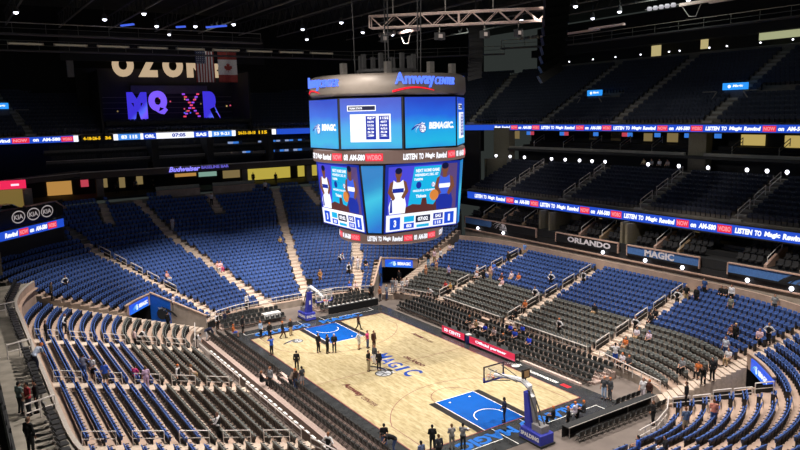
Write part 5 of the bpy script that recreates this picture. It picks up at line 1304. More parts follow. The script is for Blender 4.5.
# ------------------------------------------------------------------ roof
ROOF = mat('roof black', (.030, .034, .030), .9, noise=.3, scale=.3)
b = MB(); b.box((6, 12, 38.2), (130, 130, .4)); struct('ceiling', b, ROOF, 'black roof deck')
b = MB(); b.box((0, 65, 26), (130, .4, 25)); struct('wall_back', b, mat('outer wall black', (.008, .009, .008), .9), 'black outer wall at the far end')
RST = mat('roof steel', (.17, .165, .15), .5, metal=.2); RSTL = mat('roof steel light', (.42, .39, .36), .45, metal=.2)
rb = 0
for i in range(11):
    x = -23+5.9*i; rb += 1
    t = thing('roof_truss', f"long dim roof truss running lengthwise, {nth(rb)} from the left", 'truss', (x, 10, 33.4), 0, 'lengthwise roof trusses')
    q = MB(); q.box((0, 0, 0), (.14, 80, .14)); q.build('bottom_chord', RST, t); q = MB(); q.box((0, 0, 1.6), (.14, 80, .14)); q.build('top_chord', mat('roof steel dark', (.03, .03, .03), .6), t)
    q = MB()
    for j in range(40): q.bar((0, -40+2*j, 0), (0, -39+2*j, 1.6), .06); q.bar((0, -39+2*j, 1.6), (0, -38+2*j, 0), .06)
    q.build('web', mat('roof steel dark', (.03, .03, .03), .6), t)
def catwalk(label, pts, z, lit=RSTL, seg=None):
    t = thing('catwalk', label, 'catwalk', (*pts[0], z), 0, 'roof catwalks')
    o = Vector((*pts[0], 0)); P = [Vector((*p, 0))-o for p in pts]; U = Vector((0, 0, 1))
    q = MB(); r1 = MB(); r2 = MB(); po = MB()
    for a, c in zip(P[:-1], P[1:]):
        q.bar(a, c, 1.2, .14); r1.bar(a+U*1.1, c+U*1.1, .07); r2.bar(a+U*.6, c+U*.6, .05)
        n = max(1, int((c-a).length/3))
        for j in range(n+1): po.bar(a+(c-a)*j/n, a+(c-a)*j/n+U*1.1, .05)
    q.build('catwalk_deck', DARK2, t); r1.build('top_rail', lit, t); r2.build('middle_rail', RST, t); po.build('rail_post', RST, t); return t
catwalk('bright railed catwalk across the roof at the far left', [(-30, 31), (-12, 31), (2, 31)], 30.3)
catwalk('railed catwalk across the far end below the letters', [(-30, 41), (20, 41), (36, 26)], 29.6, RST)
catwalk('long railed catwalk along the right side of the roof', [(34.5, 25), (40, 17), (40, -30)], 30.2, mat('catwalk tan', (.30, .27, .22), .6))
for j in range(9):
    t = thing('light_batten', f"dim light batten under the far catwalk, {nth(j+1)} from the left", 'light fitting', (-22+4.6*j, 40.4, 30.3), 0, 'light battens on the far catwalk')
    q = MB(); q.box((0, 0, 0), (3.6, .3, .28)); q.build('batten_case', mat('batten tan', (.34, .31, .25), .6), t); q = MB(); q.box((0, -.16, -.02), (3.3, .03, .14)); q.build('batten_lens', glow('batten lens', lin('#6e6658'), .7), t)
LB = glow('lamp white', (.85, .88, 1.0), 5)
lamps = [(-23.8, 27.9), (-15.6, 29.6), (-6.2, 40.1), (-9.5, 33.0), (-5.6, 31.5), (-2.3, 28.2), (6.7, 29.3), (12.0, 39.1), (15.0, 29.2), (23.8, 1.8), (32.7, 7.4), (31.2, 2.4), (20, 30), (26, 12), (31, -6), (-13, 24), (8, 22)]
for i, (x, y) in enumerate(lamps):
    t = thing('roof_lamp', f"glowing white roof lamp, {nth(i+1)} in the scatter across the roof", 'roof lamp', (x, y, 32), 0, 'glowing roof lamps')
    q = MB(); q.lathe([(0, -.22), (.16, -.16), (.24, 0), (.2, .1)], 10); q.build('lamp_lens', LB, t, True); q = MB(); q.lathe([(.26, -.02), (.3, .1), (.18, .5), (0, .55)], 10); q.build('lamp_hood', DARK2, t); q = MB(); q.tube([(0, 0, .5), (0, 0, 1.4)], .04, 5); q.build('lamp_bracket', DARK2, t)
    d = cam.location
# bright box truss over the court
a = Vector((1.0, 4.1, 29.0)); c = Vector((12.1, -6.4, 29.0)); dd = (c-a); L = dd.length; dd.normalize(); sd = dd.cross(Vector((0, 0, 1)))
t = thing('box_truss', 'bright aluminium box truss hanging above the video board', 'truss', tuple(a))
ALU = mat('truss aluminium', (.80, .62, .56), .4, metal=.1)
q = MB(); U = Vector((0, 0, 1))
for s in (-.45, .45):
    for h in (0, 1.0): q.tube([sd*s+U*h, dd*L+sd*s+U*h], .065, 6)
q.build('chord', ALU, t); q = MB(); n = 14
for j in range(n):
    x0, x1 = L*j/n, L*(j+1)/n
    for s in (-.45, .45): q.tube([dd*x0+sd*s+U*(0 if j % 2 else 1), dd*x1+sd*s+U*(1 if j % 2 else 0)], .035, 5)
    if j % 2 == 0: q.tube([dd*x0-sd*.45, dd*x0+sd*.45], .035, 5); q.tube([dd*x0-sd*.45+U, dd*x0+sd*.45+U], .035, 5)
q.build('web', ALU, t); q = MB()
for x in (0, L/2, L):
    for s in (-.45, .45): q.tube([dd*x+sd*s, dd*x+sd*s+U], .06, 5)
q.build('end_frame', ALU, t)
for x in (2, 6.5, 10.5):
    q = MB(); q.tube([dd*x+U, dd*x+U*5], .05, 5); q.build('hanging_chain', RSTL, t)
for i, (x, w) in enumerate(((1.2, .5), (6.0, .8), (9.8, .7), (12.6, .6))):
    m = thing('hanging_fixture', f"dark stage light hanging under the bright truss, {nth(i+1)} from the left", 'stage light', tuple(a+dd*x-U*.9), 0, 'stage lights under the truss')
    q = MB(); q.box((0, 0, 0), (w, .5, .6)); q.build('fixture_body', DARK2, m); q = MB(); q.tube([(0, 0, .3), (0, 0, .9)], .05, 5); q.build('fixture_clamp', STEELD, m); q = MB(); q.box((-.1, -.27, 0), (w*.5, .04, .3)); q.build('fixture_lens', glow('dim lens', lin('#a89890'), .8), m)
# line array loudspeakers
for i, (x, y, zt, zb, w, bend) in enumerate(((-1.3, -20, 29.5, 23.7, 1.35, .9), (17.6, 10, 30.6, 25.3, 1.5, .35))):
    t = thing('line_array', ['long curved black loudspeaker array hanging right of the truss', 'black loudspeaker array hanging behind the video board crown'][i], 'loudspeaker', (x, y, zt), 0, 'hanging loudspeaker arrays')
    n = 13
    for j in range(n):
        f = j/(n-1); q = MB(); z = -(zt-zb)*f; off = -bend*1.6*f**2.2
        q.box((0, 0, 0), (w, .7, (zt-zb)/n*1.02)); M_ = Matrix.Translation((off*.84*1.0, -off*.54*0+off*.5, z)) @ Matrix.Rotation(R_(-33), 4, 'Z') @ Matrix.Rotation(-.0-f*f*.55*(1 if i == 0 else .4), 4, 'Y')
        q.xform(M_); q.build('speaker_cabinet', mat('speaker black', (.007, .007, .007), .6), t)
    q = MB(); q.tube([(0, 0, 0), (0, 0, 6)], .06, 5); q.build('hanging_chain', DARK2, t)
# light racks high on the right
for i, (cx, cy, cz) in enumerate(((36.0, -2.5, 32.4), (38, 20, 31.5), (15, 20, 31.0))):
    t = thing('light_rack', ['pale light rack with round lamps at the top right of the roof', 'light rack right of the loudspeaker array', 'small light rack above the video board'][i], 'light rack', (cx, cy, cz), 0, 'light racks in the roof')
    q = MB(); q.box((0, -1.2, 0), (.4, 4.2, .3)); q.build('rack_beam', ALU, t)
    for j in range(5):
        q = MB(); q.lathe([(0, -.18), (.22, -.14), (.3, .05), (.2, .25), (0, .28)], 10); q.xform(Matrix.Translation((-.2, 1.6+.75*j, .05))); q.build('rack_lamp', glow('rack lamp', lin('#c8c4cc'), .7) if i == 0 else RSTL, t, True)
    q = MB(); q.tube([(0, .8, 0), (0, -.2, -1.3), (0, -1.0, -1.4), (0, -1.6, 0)], .05, 5); q.build('rack_frame', RSTL, t); q = MB(); q.box((0, 3.0, .1), (.1, 4.6, .1)); q.build('rack_rail', RST, t)
for i, (x0, y0, x1, y1, z) in enumerate(((36, -5, 36, -9.5, 32.2), (38, 16, 38, 11, 31.4), (34, 9, 34, 4, 31.0))):
    q = MB(); q.bar((x0, y0, z), (x1, y1, z), .35, .25); o = q.build('roof_light_strip', ALU); tag(o, f"pale straight light strip in the roof on the right, {['rightmost', 'middle', 'leftmost'][i]}", 'light fitting', 'pale roof strips')
for i, (x0, y0, x1, y1, z) in enumerate(((-10.9, 44, -9.9, 42, 33.2), (-1.5, 40, .2, 37.5, 33.0), (-4.7, 42, -3.9, 41, 33.1))):
    q = MB(); q.bar((x0, y0, z), (x1, y1, z), .3, .2); o = q.build('roof_light_strip', glow('roof blue', lin('#4a6af0'), .9)); tag(o, f"short blue glowing strip in the roof on the left, {nth(i+1)} from the left", 'light fitting', 'blue roof strips')
PEOPLE = [
    (-7.66, 8.89, 0.03, 110, 'raise', '#2f5fd0', 0, '#1c1d22', 0, '#131316', 'm', '', 'person in bright blue top on the left sideline, hands raised to the face'),
    (-7.42, 4.01, 0.03, 60, 'stand', '#131316', 1, '#131316', 0, '#131316', 'm', '', 'person dressed all in black standing just inside the left sideline'),
    (-8.64, 0.35, 0.03, 100, 'stand', '#44464c', 0, '#b8b4c0', 1, '#131316', 'm', '', 'person in dark tee and pale shorts beside the left courtside chairs'),
    (-3.9, 6.9, 0.03, -70, 'front', '#131316', 1, '#131316', 0, '#131316', 'm', '', 'leftmost of three people in black suits near the far key'),
    (-3.33, 6.2, 0.03, -60, 'phone', '#131316', 1, '#131316', 0, '#131316', 'm', '', 'middle of three people in black suits near the far key'),
    (-2.71, 6.0, 0.03, -120, 'front', '#131316', 1, '#131316', 0, '#e9e6ea', 'm', '', 'white haired person in black suit, rightmost of three near the far key'),
    (-0.44, 5.4, 0.03, -60, 'hips', '#cfd6e2', 0, '#e2dfda', 1, '#131316', 'm', '', 'person in pale tee and white shorts right of the far key'),
    (0.39, 5.22, 0.03, -60, 'stand', '#e8488c', 0, '#4a5f90', 0, '#131316', 'm', '', 'person in pink shirt and blue trousers right of the far key'),
    (0.72, 4.62, 0.03, -80, 'stand', '#4a2a22', 1, '#4a2a22', 0, '#131316', 'm', '', 'person all in maroon brown beside the pink shirted one'),
    (-2.56, 0.09, 0.03, -60, 'front', '#131316', 0, '#b7a88a', 0, '#131316', 'm', '', 'person in black shirt and khaki trousers near centre court'),
    (-1.26, 1.21, 0.03, 200, 'stand', '#44464c', 1, '#e9e6ea', 0, '#7a4a2a', 'm', '', 'person in grey top and white trousers between two others at centre court'),
    (-1.72, -0.23, 0.03, -100, 'stand', '#131316', 1, '#131316', 0, '#131316', 'm', '', 'person in black suit standing at edge of the centre court logo'),
    (2.45, 10.52, 0.03, -40, 'walk', '#4a2a22', 1, '#131316', 0, '#131316', 'd', '', 'person in dark clothes walking near the right edge of far key'),
    (-8.87, -12.52, 0.03, 60, 'stand', '#131316', 0, '#5d6fa0', 0, '#131316', 'm', '', 'person in black tee and blue jeans at near end of left sideline'),
    (-8.66, -13.34, 0.03, 150, 'bend', '#131316', 0, '#4a5f90', 0, '#131316', 'm', '', 'person in black top bending over at near end of left sideline'),
    (-8.25, -15.85, 0.03, 90, 'stand', '#6878a0', 0, '#131316', 0, '#131316', 'd', '', 'black haired person standing below the near arc'),
    (-6.4, -14.47, 0.03, 60, 'front', '#1c1d22', 1, '#1c1d22', 0, '#131316', 'd', '', 'person in dark suit left of the grey tracksuit by near baseline'),
    (-6.92, -15.88, 0.03, 80, 'stand', '#3a3c44', 1, '#1c1d22', 0, '#5a3a22', 'm', '', 'person in charcoal jacket in front of the near baseline'),
    (-5.29, -15.1, 0.03, 70, 'phone', '#a8a4a2', 1, '#9a9694', 0, '#6a4a2a', 'm', '', 'person in light grey tracksuit standing on the near baseline letters'),
    (-4.71, -15.52, 0.03, 30, 'reach', '#8a8c92', 0, '#33363c', 0, '#131316', 'm', '', 'person in grey tee holding a blue and white ball by the baseline'),
    (0.13, -14.11, 0.03, 140, 'front', '#1d2440', 0, '#1d2440', 0, '#131316', 'd', '', 'player in dark navy kit standing in the near blue key'),
    (-6.58, 14.18, 0.03, -60, 'front', '#a9bfe0', 1, '#1c1d22', 0, '#d8763c', 'm', '', 'person in pale blue shirt by the far left baseline'),
    (-6.1, 13.05, 0.03, -80, 'front', '#131316', 1, '#131316', 0, '#d8763c', 'm', '', 'person in black beside the pale blue shirt at far baseline'),
    (-4.88, 12.7, 0.03, -30, 'walk', '#131316', 1, '#4a2a22', 0, '#d8763c', 'm', '', 'person in black jacket and brown trousers on far baseline letters'),
    (-3.85, 13.09, 0.03, -70, 'stand', '#1c1d22', 1, '#b49a72', 0, '#d8763c', 'm', '', 'person in dark jacket and tan trousers on far baseline letters'),
    (-7.45, 16.82, 0.03, -40, 'stand', '#1c1d22', 1, '#131316', 0, '#131316', 'm', '', 'dark dressed person left of the far baseline chairs'),
    (-8.65, 16.13, 0.03, -30, 'sit', '#d8763c', 0, '#2f5fd0', 1, '#d8763c', 'm', '', 'crouching person in orange top and blue shorts at far left corner'),
    (-4.78, 22.48, 0.75, -60, 'stand', '#e9e6ea', 1, '#131316', 0, '#131316', 'm', '', 'person in white shirt by the front railing of the far stand'),
    (-7.57, 20.76, 0.03, -60, 'cross', '#1c1d22', 0, '#131316', 0, '#8a5a30', 'm', '', 'person in dark tee, arms crossed, left of the far chairs'),
    (-9.62, 20.95, 0.75, -60, 'stand', '#e9e6ea', 1, '#131316', 0, '#131316', 'm', '#131316', 'person in white shirt and open black vest before the black drape'),
    (-8.72, 21.25, 0.75, -60, 'stand', '#1d2440', 1, '#131316', 0, '#131316', 'm', '', 'person in navy jacket before the black drape at far left'),
    (-12.52, 23.16, 1.81, -30, 'stand', '#f0dfe4', 1, '#131316', 0, '#131316', 'm', '', 'person in white shirt at the far left tunnel stairs'),
    (-14.32, 18.65, 1.22, 30, 'stand', '#1c1d22', 1, '#131316', 0, '#131316', 'm', '', 'dark dressed person on the stairs left of far left tunnel'),
    (-11.64, 15.23, 0.52, -20, 'bend', '#1d2440', 1, '#e9e6ea', 0, '#131316', 'm', '', 'person in navy and white stooping at head of left courtside rows'),
    (-29.06, -15.24, 6.9, 40, 'stand', '#131316', 1, '#131316', 0, '#6a5040', 'm', '', 'big person in black suit with white sleeve on the left walkway'),
    (-28.66, -10.39, 6.9, 200, 'front', '#a8303a', 0, '#33363e', 0, '#131316', 'm', '', 'person in red tee with white print on the left walkway'),
    (-29.0, -9.84, 6.9, 30, 'stand', '#7f9494', 0, '#44464c', 0, '#131316', 'm', '', 'person in grey green tee left of the red tee on the walkway'),
    (-28.28, -10.21, 6.9, 180, 'stand', '#131316', 1, '#131316', 0, '#131316', 'm', '', 'person in black right of the red tee on the left walkway'),
    (-27.62, -3.35, 6.9, 30, 'lean', '#c4cfe8', 0, '#1d2440', 0, '#d8763c', 'm', '', 'person in pale blue top leaning over the walkway rail'),
    (-25.51, 12.48, 4.04, 0, 'stand', '#131316', 1, '#131316', 0, '#7a5a48', 'm', '', 'usher in black suit with white collar near the far left rows'),
    (-23.74, 15.38, 3.57, -20, 'hips', '#e9e6ea', 1, '#131316', 0, '#6a4a38', 'm', '#131316', 'usher in white shirt and black vest beside far aisle handrail, left stand'),
    (-22.12, 26.14, 4.72, -60, 'hips', '#e9e6ea', 1, '#131316', 0, '#7a5a48', 'm', '#131316', 'usher in white sleeves and black vest atop the far left divider'),
    (-23.72, 23.6, 4.72, -20, 'stand', '#4a4034', 1, '#131316', 0, '#131316', 'm', '', 'dark dressed person at top far corner of the left stand'),
    (-24.23, 3.07, 3.57, 60, 'reach', '#8c90a8', 0, '#5a6a90', 0, '#131316', 'm', '', 'person in grey purple tee reaching out, left stand middle aisle'),
    (-23.66, 2.8, 3.33, 210, 'front', '#e9e6ea', 0, '#131316', 1, '#5a3a28', 'm', '', 'person in white jersey with blue number, left stand middle aisle'),
    (-23.16, 1.17, 3.33, 60, 'stand', '#2f5fd0', 0, '#4c4a48', 1, '#131316', 'm', '', 'person in blue jersey seen from behind, left stand middle aisle'),
    (-20.68, 2.54, 2.63, 40, 'sit', '#e8488c', 0, '#131316', 0, '#131316', 'm', '', 'person in bright pink top beside lavender striped shirt, left stand'),
    (-20.58, 0.61, 2.63, 90, 'stand', '#d9b8d8', 0, '#d9b8d8', 0, '#7a5a3a', 'm', '', 'person in long lavender striped shirt, left stand middle aisle'),
    (-18.83, 12.07, 2.16, 0, 'stand', '#e6c8c8', 1, '#131316', 0, '#131316', 'm', '', 'usher in pale pink shirt near the far aisle, left stand'),
    (-18.19, 12.92, 1.92, 20, 'lean', '#e9e6ea', 1, '#131316', 0, '#7a5038', 'm', '#131316', 'usher in white shirt and black vest leaning, left stand far aisle'),
    (-18.11, 1.48, 1.92, -40, 'stand', '#e9e6ea', 1, '#131316', 0, '#d8763c', 'm', '#131316', 'orange haired usher in black vest, left stand grey rows'),
    (-16.69, 3.36, 1.46, 0, 'sit', '#e4cfc0', 1, '#b49a72', 0, '#8a6040', 'm', '', 'person in pale clothes sitting in the left grey rows'),
    (-18.48, -8.55, 1.92, 150, 'reach', '#e9e6ea', 1, '#131316', 0, '#7a5a48', 'm', '#131316', 'usher in black vest with white sleeve at bottom left grey rows'),
    (-12.81, 14.99, 0.03, -20, 'lean', '#e9e6ea', 1, '#131316', 0, '#131316', 'm', '#131316', 'usher in white shirt by the front left railing, far part'),
    (-12.45, -11.57, 0.03, 30, 'hips', '#e9e6ea', 1, '#131316', 0, '#a06a48', 'm', '#131316', 'usher in white shirt and black vest at bottom courtside left'),
    (-11.79, 1.08, 0.52, 0, 'sit', '#131316', 1, '#44464c', 0, '#a06a48', 'm', '', 'person in black sitting in left courtside chairs, light hair'),
    (-11.34, 0.36, 0.52, 200, 'stand', '#8a8c92', 1, '#44464c', 0, '#a07050', 'm', '', 'person in grey sweater standing among left courtside chairs'),
    (-9.79, -0.07, 0.16, 20, 'lean', '#6a5a50', 1, '#44464c', 0, '#d8763c', 'm', '', 'person in brown grey jacket at the front left chairs'),
    (-9.46, -0.19, 0.16, 120, 'stand', '#3c2a24', 1, '#4a5f90', 0, '#d8763c', 'm', '', 'person in dark brown top and jeans at the front left chairs'),
    (13.73, -12.51, 0.75, 40, 'raise', '#e9e6ea', 0, '#2f5fd0', 1, '#131316', 'm', '', 'person in white tee and blue shorts, arms raised, right stand middle steps'),
    (15.22, -11.89, 1.22, 180, 'sit', '#d8763c', 0, '#b49a72', 1, '#d8763c', 'm', '', 'person in orange beside raised arms person, right stand'),
    (17.0, -12.92, 1.69, 180, 'sit', '#f0d4e4', 0, '#131316', 0, '#2f5fd0', 'm', '', 'person in pale pink top and blue cap sitting in right grey rows'),
    (17.12, -11.7, 1.69, 190, 'sit', '#e6dce8', 0, '#b49a72', 0, '#8a6040', 'm', '', 'person in white top sitting at the edge of right grey rows'),
    (13.5, -13.42, 0.75, 180, 'sit', '#e8e0ea', 0, '#131316', 0, '#d8763c', 'm', '', 'person in white sitting at back of right courtside chairs'),
    (13.44, -14.11, 0.75, 190, 'sit', '#44464c', 0, '#131316', 0, '#d8763c', 'm', '', 'person in grey sitting beside white top at back right chairs'),
    (10.86, -17.5, 0.03, 200, 'walk', '#e9e6ea', 0, '#cfc4cc', 0, '#7a5038', 'm', '', 'person in all white walking at end of right courtside chairs'),
    (10.98, -17.93, 0.03, 180, 'stand', '#4a2a22', 1, '#131316', 0, '#d8763c', 'm', '', 'person in dark brown behind the all white one, right courtside'),
    (8.83, -15.55, 0.03, 200, 'stand', '#44464c', 0, '#a9bfe0', 0, '#d8763c', 'm', '', 'person in grey top and light blue trousers by the near right chairs'),
    (9.04, -15.94, 0.03, 170, 'stand', '#4a4c50', 1, '#44464c', 0, '#d8763c', 'm', '', 'person in charcoal sweater among the near right chairs'),
    (8.13, -20.43, 0.03, 150, 'front', '#131316', 1, '#131316', 0, '#6a4a38', 'm', '', 'person in black standing on open floor near the press table'),
    (6.47, -24.0, 1.28, 60, 'stand', '#5a6e90', 0, '#b7a88a', 1, '#8a5a3a', 'm', '', 'person in slate blue tee and khaki shorts at near right rows'),
    (8.33, -24.72, 1.54, 40, 'stand', '#d88a78', 0, '#4a5f90', 0, '#7a4a30', 'm', '', 'person in salmon top and jeans at near right rows'),
    (2.02, -23.54, 1.02, 120, 'sit', '#2f5fd0', 0, '#131316', 0, '#131316', 'm', '', 'person in blue tee in the first near right seat row'),
    (2.34, -25.18, 1.54, 140, 'sit', '#1c1d22', 1, '#e9e6ea', 0, '#131316', 'm', '', 'person in black jacket sitting low in the near right seats'),
    (13.91, -20.35, 1.46, 200, 'lean', '#131316', 1, '#131316', 0, '#7a5a4a', 'm', '', 'person in black suit and blue tie by the near right tunnel'),
    (10.64, -21.22, 1.02, 120, 'stand', '#131316', 1, '#131316', 0, '#5a4030', 'm', '', 'dark dressed person at foot of the near right stairs'),
    (14.65, -20.59, 1.69, 180, 'stand', '#1c1d22', 1, '#131316', 0, '#131316', 'm', '', 'dark dressed person on the near right stairs'),
    (18.08, -19.45, 2.4, 180, 'stand', '#dfe4f4', 0, '#4a5f90', 0, '#8a5a40', 'm', '', 'person in white tee with blue print atop right grey rows'),
    (17.49, -20.15, 2.16, 180, 'sit', '#e9e6ea', 0, '#b49a72', 0, '#8a6a40', 'm', '', 'person in white sitting by the near right stairs'),
    (14.85, -18.27, 1.46, 180, 'sit', '#8a8c92', 0, '#131316', 0, '#8a5a40', 'm', '', 'person in grey sitting at front of right grey rows near corner'),
    (14.47, -19.0, 1.46, 190, 'sit', '#d8763c', 0, '#131316', 0, '#131316', 'm', '', 'person in rust top at front of right grey rows near corner'),
    (20.12, -19.01, 2.86, 170, 'stand', '#131316', 1, '#131316', 0, '#d8b880', 'm', '', 'blonde person in black among right blue rows'),
    (21.08, -21.11, 3.33, 190, 'hips', '#e9e6ea', 1, '#131316', 0, '#7a5a48', 'm', '#131316', 'usher in white sleeves and black vest, right blue rows near edge'),
    (20.89, -20.34, 3.1, 190, 'sit', '#f0ccd8', 0, '#131316', 0, '#8a5a40', 'm', '', 'person in pale pink top sitting in right blue rows'),
    (21.27, -18.22, 2.86, 180, 'sit', '#8a5a48', 0, '#131316', 0, '#7a3a28', 'm', '', 'auburn haired person sitting low in right blue rows'),
    (26.44, -14.73, 4.28, 190, 'stand', '#e9e6ea', 1, '#131316', 0, '#7a5a48', 'm', '', 'person in white shirt standing near top of right blue rows'),
    (24.43, -15.89, 3.8, 180, 'stand', '#8a8a7c', 0, '#44464c', 0, '#131316', 'm', '', 'person in khaki grey below the white shirt, right blue rows'),
    (26.22, -18.71, 4.28, 200, 'stand', '#8c8f92', 0, '#44464c', 0, '#131316', 'm', '', 'person in grey near top right edge of blue rows'),
    (26.75, -13.48, 4.28, 190, 'sit', '#131316', 1, '#131316', 0, '#131316', 'm', '', 'left of two dark people sitting atop right blue rows'),
    (26.78, -13.94, 4.28, 200, 'sit', '#1c1d22', 1, '#131316', 0, '#131316', 'm', '', 'right of two dark people sitting atop right blue rows'),
    (26.56, -12.01, 4.28, 180, 'stand', '#33528c', 0, '#1c1d22', 0, '#131316', 'm', '', 'person in blue shirt at top of the near right aisle'),
    (23.76, -11.16, 3.57, 190, 'hips', '#e9e6ea', 1, '#131316', 0, '#7a5a48', 'm', '#131316', 'usher in white sleeves and black vest on the near aisle, right stand'),
    (24.82, -11.35, 3.8, 200, 'stand', '#131316', 0, '#b49a72', 0, '#caa870', 'm', '', 'blonde person in black top on the near aisle, right stand'),
    (24.79, -12.39, 3.8, 180, 'stand', '#131316', 1, '#131316', 0, '#131316', 'm', '', 'person in black beside the near aisle, right stand'),
    (33.55, -7.19, 4.6, 180, 'stand', '#c89a98', 0, '#1c1d22', 0, '#131316', 'm', '', 'person in dusty pink at the stair between blue banners'),
    (31.84, -8.92, 4.6, 20, 'stand', '#8a8880', 1, '#8a8c92', 0, '#131316', 'm', '', 'person in grey at the stair between blue banners'),
    (20.14, -11.13, 2.4, 190, 'sit', '#131316', 1, '#131316', 0, '#131316', 'm', '', 'left of two people in black on near aisle steps, right stand'),
    (21.17, -10.98, 2.63, 200, 'sit', '#1c1d22', 1, '#131316', 0, '#131316', 'm', '', 'right of two people in black on near aisle steps, right stand'),
    (18.26, -10.91, 1.92, 190, 'hips', '#e9e6ea', 1, '#131316', 0, '#7a5a48', 'm', '#131316', 'usher in white sleeves and black vest lower on near aisle'),
    (26.33, 11.57, 4.28, 180, 'stand', '#6f9ae0', 0, '#b49a72', 0, '#7a4a30', 'm', '', 'person in sky blue tee at top of far aisle, right stand'),
    (23.79, 11.62, 3.57, 190, 'stand', '#131316', 1, '#131316', 0, '#8a6a50', 'm', '', 'person in black on the far aisle, right stand'),
    (21.6, 11.89, 2.86, 190, 'sit', '#4a7ae0', 0, '#4a7ae0', 1, '#131316', 'm', '', 'person in bright blue sitting by the far aisle, right stand'),
    (21.81, 2.74, 2.86, 200, 'hips', '#e9e6ea', 1, '#131316', 0, '#d8b070', 'm', '#131316', 'blonde usher in white and black in the right blue rows'),
    (20.35, 7.91, 2.63, 190, 'sit', '#f0d8dc', 0, '#b49a72', 0, '#7a4a38', 'm', '', 'person in pale pink sitting in lowest blue row, right stand'),
    (20.35, 6.75, 2.63, 190, 'sit', '#d8763c', 0, '#4a5f90', 0, '#8a5a38', 'm', '', 'person in orange sitting in lowest blue row, right stand'),
    (19.43, 7.54, 2.16, 180, 'sit', '#f2c4cc', 0, '#e9e6ea', 0, '#d8763c', 'm', '', 'person in pink sitting just below the blue rows, right stand'),
    (19.49, 8.6, 2.4, 180, 'sit', '#4a2a22', 0, '#131316', 0, '#d8763c', 'm', '', 'person in brown beside pink top below the blue rows, right stand'),
    (19.91, 10.37, 2.4, 190, 'stand', '#c8a090', 0, '#b7a88a', 0, '#d8763c', 'm', '', 'person in tan beside the far aisle rail, right stand'),
    (19.27, 10.86, 2.16, 180, 'stand', '#131316', 1, '#131316', 0, '#131316', 'm', '', 'person in black beside the far aisle rail, right stand'),
    (19.49, 12.19, 2.4, 170, 'stand', '#e9e6ea', 0, '#d8763c', 1, '#d8763c', 'm', '', 'person in white top with orange shorts, far aisle of right stand'),
    (18.64, 11.97, 2.16, 180, 'sit', '#e0d8e0', 0, '#131316', 0, '#d8763c', 'm', '', 'person in white sitting left of the far aisle, right stand'),
    (23.57, -0.19, 3.33, 190, 'stand', '#d4d0d4', 1, '#131316', 0, '#131316', 'm', '#131316', 'person in pale sleeves and black vest on the middle aisle'),
    (18.55, 1.79, 1.92, 190, 'hips', '#e9e6ea', 1, '#131316', 0, '#7a5a48', 'm', '#131316', 'usher in white sleeves by the middle aisle in right grey rows'),
    (14.88, -5.12, 0.98, 180, 'hips', '#e9e6ea', 1, '#131316', 0, '#d8763c', 'm', '#131316', 'usher in white sleeves amid the right grey rows, middle block'),
    (19.22, -5.55, 2.16, 190, 'sit', '#131316', 1, '#b49a72', 0, '#131316', 'm', '', 'person in black with tan trousers at top of right grey rows'),
    (14.62, 0.75, 0.98, 180, 'sit', '#131316', 1, '#131316', 0, '#131316', 'm', '', 'person in black at foot of the middle aisle, right stand'),
    (16.07, 1.23, 1.46, 190, 'sit', '#d8763c', 0, '#131316', 0, '#d8763c', 'm', '', 'orange clad person at foot of middle aisle, right stand'),
    (19.44, 20.58, 2.86, 200, 'stand', '#f0d0da', 0, '#b49a72', 0, '#8a5a40', 'm', '', 'person in pale pink at top of far right stairs'),
    (20.28, 20.43, 2.86, 180, 'stand', '#e9e6ea', 1, '#131316', 0, '#d8763c', 'm', '', 'person in white shirt at top of far right stairs'),
    (18.49, 20.57, 2.63, 200, 'stand', '#131316', 0, '#8fc0e8', 0, '#7a3a28', 'm', '', 'person in black top and sky blue trousers near far right tunnel'),
    (22.01, 21.14, 3.57, 200, 'sit', '#f0d8e0', 0, '#131316', 0, '#8a5a40', 'm', '', 'person in pale top sitting in top blue rows, far right'),
    (16.49, 18.33, 1.69, 180, 'stand', '#e0a078', 0, '#d8a080', 0, '#d8763c', 'm', '', 'person in peach clothes in the far right grey rows'),
    (17.78, 17.93, 2.16, 180, 'stand', '#d8a890', 0, '#b49a72', 0, '#d8763c', 'm', '', 'person in tan pink clothes in the far right grey rows'),
    (17.94, 15.62, 1.92, 190, 'stand', '#c8b8ec', 0, '#44464c', 0, '#8a5a40', 'm', '', 'person in lavender shirt in the far right grey rows'),
    (12.16, 18.42, 0.75, 200, 'front', '#f0e6e8', 1, '#d8c8c8', 0, '#131316', 'm', '', 'leftmost of the white clad group at the far right tunnel'),
    (12.41, 17.44, 0.75, 190, 'front', '#e9e6ea', 1, '#e2d4d0', 0, '#131316', 'm', '', 'middle of the white clad group at the far right tunnel'),
    (13.19, 17.61, 0.75, 180, 'front', '#f2e8ea', 1, '#dccaca', 0, '#5a3a2a', 'm', '', 'rightmost of the white clad group at the far right tunnel'),
    (13.74, 20.05, 1.22, 200, 'stand', '#1c1d22', 1, '#131316', 0, '#131316', 'm', '', 'dark haired person behind the white clad group, far right tunnel'),
    (13.5, 13.1, 0.75, 190, 'lean', '#e9e6ea', 0, '#131316', 0, '#7a4a30', 'm', '', 'person in white shirt leaning by the right front railing, far part'),
    (15.21, 13.39, 1.22, 180, 'sit', '#d83a3a', 0, '#131316', 0, '#8a3a30', 'm', '', 'person in red sitting in front right grey rows, far part'),
    (15.65, 12.55, 1.22, 180, 'sit', '#d0a050', 0, '#131316', 0, '#8a5a30', 'm', '', 'person in mustard sitting in front right grey rows, far part'),
    (8.41, 21.42, 0.75, -90, 'sit', '#f0d4d8', 0, '#131316', 0, '#d8763c', 'm', '', 'person in pale pink sitting behind chairs right of far hoop'),
    (7.75, 21.73, 0.75, -90, 'sit', '#3a64d8', 0, '#131316', 0, '#d8763c', 'm', '', 'person in blue sitting behind chairs right of far hoop'),
